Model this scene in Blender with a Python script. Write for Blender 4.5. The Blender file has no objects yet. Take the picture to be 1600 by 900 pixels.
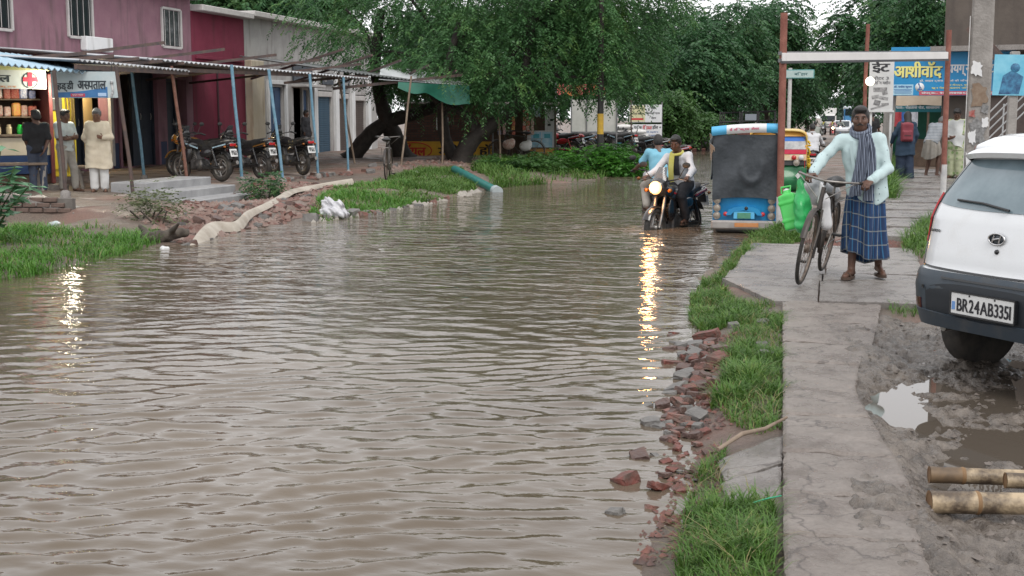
import bpy, math, random
import numpy as np
from mathutils import Vector, Matrix, Euler
R = math.radians
PI = math.pi
sc = bpy.context.scene
C = sc.collection
random.seed(7)
rng = np.random.default_rng(7)

# ------------------------------------------------------------------ camera, sky, sun, exposure
CAM_Z = 1.55
YAW = R(13.8)
PITCH = math.atan(267 / 2000)
cd = bpy.data.cameras.new('camera')
cam = bpy.data.objects.new('camera', cd)
C.objects.link(cam)
cam.location = (0, 0, CAM_Z)
cam.rotation_euler = (PI / 2 - PITCH, 0, YAW)
cd.sensor_width = 36
cd.lens = 45
cd.clip_start = 0.1
cd.clip_end = 3000
sc.camera = cam

SUN_EL, SUN_AZ = R(52), R(150)
w = bpy.data.worlds.new('World')
sc.world = w
w.use_nodes = True
nt = w.node_tree
bg = nt.nodes['Background']
sky = nt.nodes.new('ShaderNodeTexSky')
sky.sky_type = 'NISHITA'
sky.sun_disc = False
sky.sun_elevation = SUN_EL
sky.sun_rotation = SUN_AZ
sky.air_density = 1.0
sky.dust_density = 1.0
sky.ozone_density = 1.0
hs = nt.nodes.new('ShaderNodeHueSaturation')      # an overcast sky: nearly grey, a little lavender
hs.inputs['Saturation'].default_value = 0.22
hs.inputs['Value'].default_value = 1.0
nt.links.new(sky.outputs[0], hs.inputs['Color'])
oc = nt.nodes.new('ShaderNodeMix')                 # the cloud layer: an even bright grey over the clear sky
oc.data_type = 'RGBA'
oc.inputs[0].default_value = 0.8
oc.inputs[7].default_value = (9.5, 9.5, 9.7, 1)
nt.links.new(hs.outputs[0], oc.inputs[6])
nt.links.new(oc.outputs[2], bg.inputs[0])
bg.inputs[1].default_value = 0.148
sl = bpy.data.lights.new('sun', 'SUN')
sun = bpy.data.objects.new('sun', sl)
C.objects.link(sun)
sl.energy = 1.5
sl.angle = R(25)
sl.color = (1.0, 0.96, 0.9)
sun.rotation_euler = (PI / 2 - SUN_EL, 0, PI - SUN_AZ)
sun.location = (0, 0, 30)
sc.view_settings.view_transform = 'Standard'
sc.view_settings.look = 'None'
sc.view_settings.exposure = 0.0
sc.view_settings.gamma = 1.0
sc.cycles.use_denoising = True
sc.cycles.max_bounces = 6
sc.cycles.diffuse_bounces = 3
sc.cycles.glossy_bounces = 3
sc.cycles.transmission_bounces = 4
sc.cycles.transparent_max_bounces = 6
sc.cycles.sample_clamp_indirect = 4.0

# ------------------------------------------------------------------ materials
_m = {}


def mat(name, c1, c2=None, scale=4.0, rough=0.6, bump=0.0, bscale=40.0, metal=0.0, coat=0.0, spec=0.5,
        rough2=None, emit=None, estr=0.0, alpha=1.0, trans=0.0, sub=0.0, contrast=(0.35, 0.65), detail=5.0, stretch=None):
    if name in _m:
        return _m[name]
    m = bpy.data.materials.new(name)
    m.use_nodes = True
    n, l = m.node_tree.nodes, m.node_tree.links
    p = n['Principled BSDF']
    p.inputs['Base Color'].default_value = (*c1, 1)
    p.inputs['Roughness'].default_value = rough
    p.inputs['Metallic'].default_value = metal
    p.inputs['Coat Weight'].default_value = coat
    p.inputs['Coat Roughness'].default_value = 0.06
    p.inputs['Specular IOR Level'].default_value = spec
    p.inputs['Alpha'].default_value = alpha
    p.inputs['Transmission Weight'].default_value = trans
    if emit:
        p.inputs['Emission Color'].default_value = (*emit, 1)
        p.inputs['Emission Strength'].default_value = estr
    tc = n.new('ShaderNodeTexCoord')
    vec = tc.outputs['Object']
    if stretch:
        mp = n.new('ShaderNodeMapping')
        mp.inputs['Scale'].default_value = stretch
        l.new(vec, mp.inputs[0])
        vec = mp.outputs[0]
    if c2 is not None or rough2 is not None:
        t = n.new('ShaderNodeTexNoise')
        t.inputs['Scale'].default_value = scale
        t.inputs['Detail'].default_value = detail
        t.inputs['Roughness'].default_value = 0.65
        l.new(vec, t.inputs['Vector'])
        r = n.new('ShaderNodeMapRange')
        r.inputs[1].default_value, r.inputs[2].default_value = contrast
        l.new(t.outputs[0], r.inputs[0])
        if c2 is not None:
            x = n.new('ShaderNodeMix')
            x.data_type = 'RGBA'
            x.inputs[6].default_value = (*c1, 1)
            x.inputs[7].default_value = (*c2, 1)
            l.new(r.outputs[0], x.inputs[0])
            l.new(x.outputs[2], p.inputs['Base Color'])
        if rough2 is not None:
            y = n.new('ShaderNodeMapRange')
            y.inputs[3].default_value, y.inputs[4].default_value = rough, rough2
            l.new(r.outputs[0], y.inputs[0])
            l.new(y.outputs[0], p.inputs['Roughness'])
    if bump:
        t2 = n.new('ShaderNodeTexNoise')
        t2.inputs['Scale'].default_value = bscale
        t2.inputs['Detail'].default_value = 6
        l.new(vec, t2.inputs['Vector'])
        b = n.new('ShaderNodeBump')
        b.inputs['Strength'].default_value = min(1.0, bump)
        b.inputs['Distance'].default_value = 0.02
        l.new(t2.outputs[0], b.inputs['Height'])
        l.new(b.outputs[0], p.inputs['Normal'])
    _m[name] = m
    return m


def leaf_mat(name, c1, c2, c3, scale=1.2):
    """leaves: hue varies from clump to clump and leaf to leaf, some light passes through"""
    if name in _m:
        return _m[name]
    m = bpy.data.materials.new(name)
    m.use_nodes = True
    n, l = m.node_tree.nodes, m.node_tree.links
    p = n['Principled BSDF']
    p.inputs['Roughness'].default_value = 0.45
    p.inputs['Specular IOR Level'].default_value = 0.35
    tc = n.new('ShaderNodeTexCoord')
    t = n.new('ShaderNodeTexNoise')
    t.inputs['Scale'].default_value = scale
    t.inputs['Detail'].default_value = 8
    t.inputs['Roughness'].default_value = 0.75
    l.new(tc.outputs['Object'], t.inputs['Vector'])
    r = n.new('ShaderNodeValToRGB')
    e = r.color_ramp.elements
    e[0].position, e[0].color = 0.36, (*c1, 1)
    e[1].position, e[1].color = 0.7, (*c3, 1)
    k = e.new(0.54)
    k.color = (*c2, 1)
    l.new(t.outputs[0], r.inputs[0])
    l.new(r.outputs[0], p.inputs['Base Color'])
    tr = n.new('ShaderNodeBsdfTranslucent')
    l.new(r.outputs[0], tr.inputs[0])
    mx = n.new('ShaderNodeMixShader')
    mx.inputs[0].default_value = 0.3
    l.new(p.outputs[0], mx.inputs[1])
    l.new(tr.outputs[0], mx.inputs[2])
    l.new(mx.outputs[0], n['Material Output'].inputs[0])
    _m[name] = m
    return m


# ------------------------------------------------------------------ objects
def tag(o, label=None, cat=None, group=None, kind=None):
    if label: o['label'] = label
    if cat: o['category'] = cat
    if group: o['group'] = group
    if kind: o['kind'] = kind
    return o


def thing(name, label, cat, loc=(0, 0, 0), rotz=0.0, group=None, rot=None):
    o = bpy.data.objects.new(name, None)
    C.objects.link(o)
    o.location = loc
    o.rotation_euler = rot if rot else (0, 0, rotz)
    o.empty_display_size = 0.2
    return tag(o, label, cat, group)


def link(name, me, m, parent=None, loc=(0, 0, 0), rot=(0, 0, 0), scale=(1, 1, 1)):
    o = bpy.data.objects.new(name, me)
    C.objects.link(o)
    if m is not None and not me.materials:
        for mm in (m if isinstance(m, (list, tuple)) else [m]):
            me.materials.append(mm)
    if parent is not None: o.parent = parent
    o.location, o.rotation_euler, o.scale = loc, rot, scale
    return o


_kids = {}


def copy_tree(o, parent=None, label=None, loc=None, rotz=None, swap=None):
    """a copy of a thing with copies of its parts and sub-parts; swap changes paint on the copies"""
    c = o.copy()
    C.objects.link(c)
    c.parent = parent
    if label: c['label'] = label
    if loc is not None: c.location = loc
    if rotz is not None: c.rotation_euler = (0, 0, rotz)
    if swap and c.type == 'MESH':
        for i, s in enumerate(c.material_slots):
            nm = s.material.name if s.material else None
            if nm in swap:
                s.link = 'OBJECT'
                s.material = swap[nm]
    for ch in list(o.children):
        copy_tree(ch, c, swap=swap)
    return c


def np_mesh(name, V, F, smooth=True, uv=None):
    """V (n,3), F (m,3 or 4) int"""
    V = np.asarray(V, dtype=np.float32)
    F = np.asarray(F, dtype=np.int32)
    me = bpy.data.meshes.new(name)
    me.vertices.add(len(V))
    me.vertices.foreach_set('co', V.ravel())
    k = F.shape[1]
    me.loops.add(F.size)
    me.loops.foreach_set('vertex_index', F.ravel())
    me.polygons.add(len(F))
    me.polygons.foreach_set('loop_start', np.arange(0, F.size, k, dtype=np.int32))
    me.polygons.foreach_set('loop_total', np.full(len(F), k, dtype=np.int32))
    me.update(calc_edges=True)
    me.validate()
    if uv is not None:
        ul = me.uv_layers.new(name='UVMap')
        ul.data.foreach_set('uv', np.asarray(uv, dtype=np.float32)[F.ravel()].ravel())
    if smooth:
        me.polygons.foreach_set('use_smooth', np.ones(len(F), dtype=bool))
    return me


def frame_from(d, up=(0, 0, 1)):
    d = Vector(d).normalized()
    u = Vector(up)
    if abs(d.dot(u)) > 0.98: u = Vector((1, 0, 0)) if abs(d.x) < 0.9 else Vector((0, 1, 0))
    x = d.cross(u).normalized()
    y = x.cross(d).normalized()
    return x, y, d


class MB:
    """collects shapes and links them as ONE mesh object"""

    def __init__(s):
        s.v, s.f, s.sm, s.mi = [], [], [], []
        s.M = Matrix()
        s.cur = 0

    def add(s, vs, fs, smooth=False):
        b = len(s.v)
        s.v += [tuple(s.M @ Vector(v)) for v in vs]
        s.f += [tuple(b + i for i in f) for f in fs]
        s.sm += [smooth] * len(fs)
        s.mi += [s.cur] * len(fs)
        return s

    def box(s, c, d, rot=(0, 0, 0), bev=0.0, taper=1.0):
        hx, hy, hz = d[0] / 2, d[1] / 2, d[2] / 2
        b = min(bev, hx * .49, hy * .49, hz * .49)
        Rm = Euler(rot).to_matrix()
        cv = Vector(c)
        if b <= 0:
            vs = [(x * hx * (taper if z > 0 else 1), y * hy * (taper if z > 0 else 1), z * hz) for x in (-1, 1) for y in (-1, 1) for z in (-1, 1)]
            fs = [(0, 1, 3, 2), (4, 6, 7, 5), (0, 4, 5, 1), (2, 3, 7, 6), (0, 2, 6, 4), (1, 5, 7, 3)]
        else:
            vs, idx = [], {}
            for x in (-1, 1):
                for y in (-1, 1):
                    for z in (-1, 1):
                        tp = taper if z > 0 else 1
                        for ax in range(3):
                            p = [x * hx * tp, y * hy * tp, z * hz]
                            for q in range(3):
                                if q != ax: p[q] -= (x, y, z)[q] * b
                            idx[(x, y, z, ax)] = len(vs)
                            vs.append(tuple(p))
            g = lambda x, y, z, a: idx[(x, y, z, a)]
            fs = []
            for q in (-1, 1):
                fs.append([g(q, -1, -1, 0), g(q, 1, -1, 0), g(q, 1, 1, 0), g(q, -1, 1, 0)][::q])
                fs.append([g(-1, q, -1, 1), g(-1, q, 1, 1), g(1, q, 1, 1), g(1, q, -1, 1)][::q])
                fs.append([g(-1, -1, q, 2), g(1, -1, q, 2), g(1, 1, q, 2), g(-1, 1, q, 2)][::q])
                for p in (-1, 1):
                    fs.append([g(q, p, -1, 0), g(q, p, 1, 0), g(q, p, 1, 1), g(q, p, -1, 1)])
                    fs.append([g(q, -1, p, 0), g(q, 1, p, 0), g(q, 1, p, 2), g(q, -1, p, 2)])
                    fs.append([g(-1, q, p, 1), g(1, q, p, 1), g(1, q, p, 2), g(-1, q, p, 2)])
                    for k in (-1, 1):
                        fs.append([g(q, p, k, 0), g(q, p, k, 1), g(q, p, k, 2)])
        return s.add([tuple(Rm @ Vector(v) + cv) for v in vs], fs)

    def bar(s, a, b, wd, ht=None, bev=0.0):
        a, b = Vector(a), Vector(b)
        x, y, d = frame_from(b - a)
        Rm = Matrix((x, y, d)).transposed()
        e = Rm.to_euler()
        return s.box((a + b) / 2, (wd, ht or wd, (b - a).length), e, bev)

    def tube(s, pts, r, n=8, cap=True, smooth=True, closed=False):
        pts = [Vector(p) for p in pts]
        rs = r if isinstance(r, (list, tuple)) else [r] * len(pts)
        vs, fs = [], []
        m = len(pts)
        prev = None
        for i, p in enumerate(pts):
            if closed: d = pts[(i + 1) % m] - pts[i - 1]
            else: d = pts[min(i + 1, m - 1)] - pts[max(i - 1, 0)]
            if d.length < 1e-9: d = Vector((0, 0, 1))
            d.normalize()
            if prev is None:
                x, _, _ = frame_from(d)
                y = d.cross(x)
            else:
                x = prev - d * prev.dot(d)
                if x.length < 1e-6: x, y, _ = frame_from(d)
                x.normalize()
                y = d.cross(x)
            prev = x
            for k in range(n):
                a = 2 * PI * k / n
                vs.append(tuple(p + (x * math.cos(a) + y * math.sin(a)) * rs[i]))
        rng_ = m if closed else m - 1
        for i in range(rng_):
            j = (i + 1) % m
            for k in range(n):
                k2 = (k + 1) % n
                fs.append((i * n + k, i * n + k2, j * n + k2, j * n + k))
        s.add(vs, fs, smooth)
        if cap and not closed:
            s.add(vs[:n], [tuple(range(n))[::-1]])
            s.add(vs[-n:], [tuple(range(n))])
        return s

    def lathe(s, prof, c=(0, 0, 0), axis='z', n=20, smooth=True, closed=False):
        """prof list of (radius, height)"""
        vs, fs = [], []
        for r, h in prof:
            for k in range(n):
                a = 2 * PI * k / n
                x, y = r * math.cos(a), r * math.sin(a)
                p = {'z': (x, y, h), 'x': (h, x, y), 'y': (y, h, x)}[axis]
                vs.append((p[0] + c[0], p[1] + c[1], p[2] + c[2]))
        m = len(prof)
        for i in range(m if closed else m - 1):
            j = (i + 1) % m
            for k in range(n):
                k2 = (k + 1) % n
                fs.append((i * n + k, i * n + k2, j * n + k2, j * n + k))
        s.add(vs, fs, smooth)
        if not closed:
            if prof[0][0] > 1e-5: s.add(vs[:n], [tuple(range(n))[::-1]])
            if prof[-1][0] > 1e-5: s.add(vs[-n:], [tuple(range(n))])
        return s

    def torus(s, c, R_, r, axis='x', n=28, m=8, sq=1.0):
        prof = [(R_ + r * math.cos(2 * PI * i / m), sq * r * math.sin(2 * PI * i / m)) for i in range(m)]
        return s.lathe(prof, c, axis, n, True, True)

    def prism(s, poly, a, b, axis='x', smooth=False):
        """poly of 2-D points extruded along axis from a to b; for x the points are (y,z), y (x,z), z (x,y)"""
        def P(u, v, h): return {'x': (h, u, v), 'y': (u, h, v), 'z': (u, v, h)}[axis]
        n = len(poly)
        vs = [P(u, v, a) for u, v in poly] + [P(u, v, b) for u, v in poly]
        s.add(vs, [(i, (i + 1) % n, n + (i + 1) % n, n + i) for i in range(n)], smooth)
        s.add(vs, [tuple(range(n))[::-1], tuple(range(n, 2 * n))])
        return s

    def grid(s, fn, nu, nv, smooth=True, thick=0.0):
        """sheet fn(u,v)->point; thick gives it a back"""
        vs = [tuple(fn(i / nu, j / nv)) for i in range(nu + 1) for j in range(nv + 1)]
        fs = [(i * (nv + 1) + j, (i + 1) * (nv + 1) + j, (i + 1) * (nv + 1) + j + 1, i * (nv + 1) + j + 1) for i in range(nu) for j in range(nv)]
        s.add(vs, fs, smooth)
        if thick:
            V3 = [Vector(v) for v in vs]
            ns = [Vector((0, 0, 0)) for _ in V3]
            for f in fs:
                nn = (V3[f[1]] - V3[f[0]]).cross(V3[f[3]] - V3[f[0]])
                for q in f: ns[q] += nn
            b2 = [tuple(v - q.normalized() * thick) for v, q in zip(V3, ns)]
            s.add(b2, [f[::-1] for f in fs], smooth)
            rim = [i * (nv + 1) for i in range(nu + 1)] + [nu * (nv + 1) + j for j in range(1, nv + 1)] + \
                  [i * (nv + 1) + nv for i in range(nu - 1, -1, -1)] + [j for j in range(nv - 1, 0, -1)]
            k = len(vs)
            al = vs + b2
            s.add(al, [(rim[i], rim[(i + 1) % len(rim)], rim[(i + 1) % len(rim)] + k, rim[i] + k) for i in range(len(rim))])
        return s

    def mesh(s, name):
        me = bpy.data.meshes.new(name)
        me.from_pydata(s.v, [], s.f)
        me.polygons.foreach_set('use_smooth', s.sm)
        if any(s.mi): me.polygons.foreach_set('material_index', s.mi)
        me.update()
        return me

    def build(s, name, m, parent=None, **k):
        return link(name, s.mesh(name), m, parent, **k)


# ------------------------------------------------------------------ smooth bodies: a distance field turned into one skin
def sdf_mesh(name, prims, vox=0.012, clip=None, wrinkle=None):
    lo, hi = np.full(3, 1e9), np.full(3, -1e9)
    for p in prims:
        if p[0] == 'c':
            a, b, ra, rb = np.array(p[1], float), np.array(p[2], float), p[3], p[4]
            l_, h_ = np.minimum(a - ra, b - rb), np.maximum(a + ra, b + rb)
        else:
            c, r = np.array(p[1], float), np.array(p[2], float)
            m_ = r.max() if (len(p) > 3 and p[3] is not None) else r
            l_, h_ = c - m_, c + m_
        if p[-1] >= 0:
            lo, hi = np.minimum(lo, l_), np.maximum(hi, h_)
    lo -= 4 * vox
    hi += 4 * vox
    n = np.ceil((hi - lo) / vox).astype(int) + 1
    ax = [(lo[i] + vox * np.arange(n[i])).astype(np.float32) for i in range(3)]
    D = np.full(n, 0.5, dtype=np.float32)
    for p in prims:
        k = abs(p[-1])
        if p[0] == 'c':
            a, b, ra, rb = np.array(p[1], float), np.array(p[2], float), p[3], p[4]
            l_, h_ = np.minimum(a - ra, b - rb), np.maximum(a + ra, b + rb)
        else:
            c, r = np.array(p[1], float), np.array(p[2], float)
            m_ = r.max() if (len(p) > 3 and p[3] is not None) else r
            l_, h_ = c - m_, c + m_
        e = k + 3 * vox
        i0 = np.clip(np.floor((l_ - e - lo) / vox).astype(int), 0, n)
        i1 = np.clip(np.ceil((h_ + e - lo) / vox).astype(int) + 1, 0, n)
        if (i1 <= i0).any(): continue
        X, Y, Z = np.meshgrid(ax[0][i0[0]:i1[0]], ax[1][i0[1]:i1[1]], ax[2][i0[2]:i1[2]], indexing='ij', sparse=True)
        if p[0] == 'c':
            ab = b - a
            t = np.clip(((X - a[0]) * ab[0] + (Y - a[1]) * ab[1] + (Z - a[2]) * ab[2]) / max(ab @ ab, 1e-9), 0, 1)
            d = np.sqrt((X - a[0] - t * ab[0]) ** 2 + (Y - a[1] - t * ab[1]) ** 2 + (Z - a[2] - t * ab[2]) ** 2) - (ra + (rb - ra) * t)
        else:
            x, y, z = X - c[0], Y - c[1], Z - c[2]
            if len(p) > 4 and p[3] is not None:
                Rm = np.array(Euler(p[3]).to_matrix())
                x, y, z = (Rm[0, 0] * x + Rm[1, 0] * y + Rm[2, 0] * z, Rm[0, 1] * x + Rm[1, 1] * y + Rm[2, 1] * z, Rm[0, 2] * x + Rm[1, 2] * y + Rm[2, 2] * z)
            if p[0] == 'e':
                k0 = np.sqrt((x / r[0]) ** 2 + (y / r[1]) ** 2 + (z / r[2]) ** 2)
                k1 = np.sqrt((x / r[0] ** 2) ** 2 + (y / r[1] ** 2) ** 2 + (z / r[2] ** 2) ** 2) + 1e-6
                d = k0 * (k0 - 1) / k1
            else:
                q = min(r) * 0.35
                qx, qy, qz = np.abs(x) - r[0] + q, np.abs(y) - r[1] + q, np.abs(z) - r[2] + q
                d = np.sqrt(np.maximum(qx, 0) ** 2 + np.maximum(qy, 0) ** 2 + np.maximum(qz, 0) ** 2) + np.minimum(np.maximum(qx, np.maximum(qy, qz)), 0) - q
        S = D[i0[0]:i1[0], i0[1]:i1[1], i0[2]:i1[2]]
        if p[-1] < 0:      # carve
            S[...] = np.maximum(S, -d)
        else:
            kk = max(k, 1e-4)
            h = np.clip(0.5 + 0.5 * (S - d) / kk, 0, 1)
            S[...] = S + (d - S) * h - kk * h * (1 - h)
    if clip is not None or wrinkle is not None:
        X, Y, Z = np.meshgrid(*ax, indexing='ij', sparse=True)
        if wrinkle is not None: D = D + wrinkle(X, Y, Z).astype(np.float32)
        if clip is not None: D = np.maximum(D, clip(X, Y, Z).astype(np.float32))
    # surface nets
    ins = D < 0
    cnt = np.zeros(n - 1, dtype=np.float32)
    acc = np.zeros((*(n - 1), 3), dtype=np.float32)
    sl = lambda o: tuple(slice(o[i], n[i] - 1 + o[i]) for i in range(3))
    for axis in range(3):
        o1, o2 = [q for q in range(3) if q != axis]
        for u in (0, 1):
            for v in (0, 1):
                s0 = [0, 0, 0]
                s0[o1], s0[o2] = u, v
                s1 = list(s0)
                s1[axis] = 1
                A, B = D[sl(s0)], D[sl(s1)]
                cr = (A < 0) != (B < 0)
                t = np.where(cr, A / np.where(cr, A - B, 1), 0)
                cnt += cr
                acc[..., axis] += np.where(cr, t, 0)
                acc[..., o1] += np.where(cr, u, 0)
                acc[..., o2] += np.where(cr, v, 0)
    act = cnt > 0
    ids = np.full(n - 1, -1, dtype=np.int32)
    ids[act] = np.arange(act.sum())
    cell = np.argwhere(act)
    V = lo + vox * (cell + acc[act] / cnt[act][:, None])
    Fs = []
    for axis in range(3):
        o1, o2 = [(1, 2), (2, 0), (0, 1)][axis]
        A = np.take(ins, range(0, n[axis] - 1), axis)
        B = np.take(ins, range(1, n[axis]), axis)
        e = np.argwhere(A != B)
        e = e[(e[:, o1] > 0) & (e[:, o2] > 0) & (e[:, o1] < n[o1] - 1) & (e[:, o2] < n[o2] - 1)]
        if len(e) == 0: continue
        fl = ins[tuple(e.T)]
        def idx(du, dv):
            q = e.copy()
            q[:, o1] -= du
            q[:, o2] -= dv
            return ids[tuple(q.T)]
        q = np.stack([idx(1, 1), idx(0, 1), idx(0, 0), idx(1, 0)], 1)
        q[~fl] = q[~fl][:, ::-1]
        Fs.append(q)
    F = np.concatenate(Fs)
    F = F[(F >= 0).all(1)]
    return np_mesh(name, V, F)


def vnoise(x, y, seed=0, oct_=4, gain=0.5):
    """value noise on arrays"""
    out = np.zeros(np.broadcast(x, y).shape)
    a = 1.0
    for o in range(oct_):
        xi, yi = np.floor(x).astype(np.int64), np.floor(y).astype(np.int64)
        fx, fy = x - xi, y - yi
        fx, fy = fx * fx * (3 - 2 * fx), fy * fy * (3 - 2 * fy)
        def h(i, j):
            q = (i * 374761393 + j * 668265263 + (seed + o) * 982451653) & 0xffffffff
            q = ((q ^ (q >> 13)) * 1274126177) & 0xffffffff
            return ((q ^ (q >> 16)) & 0xffff) / 65535.0 - 0.5
        v = (h(xi, yi) * (1 - fx) + h(xi + 1, yi) * fx) * (1 - fy) + (h(xi, yi + 1) * (1 - fx) + h(xi + 1, yi + 1) * fx) * fy
        out = out + a * v
        a *= gain
        x, y = x * 2.03 + 11.3, y * 2.03 + 5.7
    return out


# ------------------------------------------------------------------ writing
_gl = {}


def _glyph(body):
    """outline of one letter with its marks, filled: points, faces, width"""
    if body in _gl: return _gl[body]
    cu = bpy.data.curves.new('lettering', 'FONT')
    cu.body = body
    cu.resolution_u = 3
    o = bpy.data.objects.new('lettering', cu)
    C.objects.link(o)
    bpy.context.view_layer.update()
    me = bpy.data.meshes.new_from_object(o.evaluated_get(bpy.context.evaluated_depsgraph_get()))
    V = np.array([v.co[:2] for v in me.vertices]) if len(me.vertices) else np.zeros((0, 2))
    F = [list(p.vertices) for p in me.polygons]
    bpy.data.objects.remove(o)
    bpy.data.curves.remove(cu)
    bpy.data.meshes.remove(me)
    _gl[body] = (V, F)
    return _gl[body]


def lettering(text, width, height, bold=0.0):
    """flat painted lettering fitted to width x height, centred, facing -Y in x,z; '~' before a letter writes its half form;
    heavy strokes are several coats, each a hair above the last"""
    import unicodedata
    toks = []
    half = False
    for ch in text:
        if ch == '~':
            half = True
        elif toks and unicodedata.category(ch) in ('Mn', 'Mc'):
            toks[-1][0] += ch
        else:
            toks.append([ch, half])
            half = False
    V, F, x = [], [], 0.0
    for i, (t, hf) in enumerate(toks):
        if t == ' ':
            x += .3
            continue
        vs, fs = _glyph(t)
        if len(vs) == 0: continue
        vs = vs.copy()
        if not ('\u0900' <= t[0] <= '\u097f'): x += .10
        x0, x1 = vs[:, 0].min(), vs[:, 0].max()
        if hf:
            x1 -= .15
            vs[:, 0] = np.minimum(vs[:, 0], x1)
        b = len(V)
        V += [(p[0] - x0 + x, p[1], -.0003 * (i % 2)) for p in vs]
        F += [[b + q for q in f] for f in fs]
        x += x1 - x0 - (.015 if '\u0900' <= t[0] <= '\u097f' else 0)
    V = np.array(V)
    c0, c1 = V[:, :2].min(0), V[:, :2].max(0)
    k = min(.04, bold * 1.1)
    V[:, :2] = (V[:, :2] - (c0 + c1) / 2) / (c1 - c0 + 2 * k) * (width, height)
    kx, ky = k * width / (c1 - c0 + 2 * k)[0], k * height / (c1 - c0 + 2 * k)[1]
    mb = MB()
    coats = [(0, 0)] if bold <= 0 else [(-kx, -ky * .4), (kx, -ky * .4), (kx, ky * .4), (-kx, ky * .4), (0, 0)]
    for j, (dx, dz) in enumerate(coats):
        mb.add([(p[0] + dx, p[2] - .0006 * j, p[1] + dz) for p in V], F)
    return mb


def text_on(name, text, width, height, m, parent, loc, rot=(0, 0, 0), bold=0.0):
    return lettering(text, width, height, bold).build(name, m, parent, loc=loc, rot=rot)

# ================================================================== THE GROUND AND THE FLOOD
WL = -0.12                                     # flood level
XR = np.array([(-.55, -10), (-.55, 2.5), (-.6, 4.5), (-.64, 5.2), (-.71, 6.1), (-.8, 7.2), (-.88, 8.8), (-1.05, 10.5), (-1.22, 12.6), (-1.28, 14.9), (-1.18, 16.8),
               (-.9, 18.4), (-.62, 20), (-.25, 25.3), (-.1, 29.7), (-.5, 33), (-2, 45), (-5, 65), (-8.1, 86), (-8.15, 90)])
XL = np.array([(-9.2, -10), (-9.2, 2.5), (-8.9, 8), (-8.64, 10.5), (-8.2, 11.4), (-8.13, 12.4), (-8.4, 14.2), (-8.34, 15), (-8.39, 16.2), (-8.2, 17.5), (-8.05, 19.4),
               (-7.7, 20.5), (-7.55, 23.1), (-7.7, 27.8), (-7.6, 30.6), (-6.3, 32.5), (-5.5, 38.6), (-5.9, 42.6), (-7.3, 51.8), (-9.1, 65), (-8.9, 75), (-8.15, 87), (-8.1, 90)])


def sst(a, b, x):
    t = np.clip((x - a) / (b - a), 0, 1)
    return t * t * (3 - 2 * t)


def ground_z(X, Y):
    X, Y = np.asarray(X, float), np.asarray(Y, float)
    nz = vnoise(X * 1.7, Y * 1.7, 3, 4)
    xr = np.interp(Y, XR[:, 1], XR[:, 0]) + 0.10 * vnoise(X * 0 + 3.3, Y * 2.2, 9, 3)
    xl = np.interp(Y, XL[:, 1], XL[:, 0]) + 0.25 * vnoise(X * 0 + 7.7, Y * 1.4, 5, 3)
    s, q = X - xr, xl - X
    right = -.12 + .12 * sst(0, .35, s) - .055 * sst(18, 22, Y) * (1 - sst(.8, 1.3, X)) * sst(0, .35, s)
    right = right + sst(18, 30, Y) * sst(.9, 1.5, X) * .1
    right = right - .16 * sst(-.02, .14, X) * (1 - sst(10.0, 11.0, Y)) * sst(0, .35, s)        # the mud lies lower than the walk
    right = right - .045 * sst(0.0, .2, s) * (1 - sst(17.5, 19, Y)) * (1 - sst(.9, 1.3, X))  # slabs stand on this
    left = -.12 + (.2 - .09 * (1 - sst(14.8, 15.8, Y))) * sst(0, 1.6, q) + .05 * sst(2, 6, q)
    left = left + .05 * sst(0, .4, q) * (1 - sst(14.6, 15.6, Y))
    a = 2.4 + 2.2 * sst(20.4, 21.3, Y)
    left = left + .03 * sst(a, a + .8, q) * sst(17.6, 18.2, Y) * (1 - sst(23, 27, Y))
    left = left - .26 * np.exp(-(((X + 11.0) / 1.3) ** 2 + ((Y - 22.4) / 1.9) ** 2) * 1.2)
    left = left - .24 * sst(1.9, 2.6, q) * sst(15.0, 15.6, Y) * (1 - sst(17.5, 17.9, Y))
    left = left + .1 * sst(3.5, 6, q) * sst(28, 36, Y)
    bed = -.12 - .33 * sst(-.05, .7, np.minimum(-s, -q))
    z = np.where(s > 0, right, np.where(q > 0, left, bed))
    amp = np.where(s > -1.2, .02, .07)
    return z + nz * amp * np.where((s > -1) | (q > -1), 1, .3)


def bearing(px, d):
    """where a thing seen px along the horizon and d metres away stands on the map"""
    xc = (px - 800) / 2000 * d
    return (-d * math.sin(YAW) * 1.0 + xc * math.cos(YAW), d * math.cos(YAW) + xc * math.sin(YAW))


def B3(px, py, d):
    """the same with its height (level line of sight at 183)"""
    x, y = bearing(px, d)
    return (x, y, CAM_Z + (183 - py) / 2000 * d * 1.009)


def gz(x, y): return float(ground_z(np.array([x]), np.array([y]))[0])


def lines(segs):
    out = [segs[0][0]]
    for a, b, st in segs:
        n = max(1, int(round((b - a) / st)))
        out += list(a + (b - a) * (np.arange(1, n + 1) / n))
    return np.array(out)


def sheet(name, xs, ys, zf, m, **k):
    X, Y = np.meshgrid(xs, ys, indexing='xy')
    Z = zf(X, Y)
    nx, ny = len(xs), len(ys)
    i = np.arange(ny - 1)[:, None] * nx + np.arange(nx - 1)[None]
    F = np.stack([i, i + 1, i + nx + 1, i + nx], -1).reshape(-1, 4)
    me = np_mesh(name, np.stack([X, Y, Z], -1).reshape(-1, 3), F)
    return link(name, me, m, **k)


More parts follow.
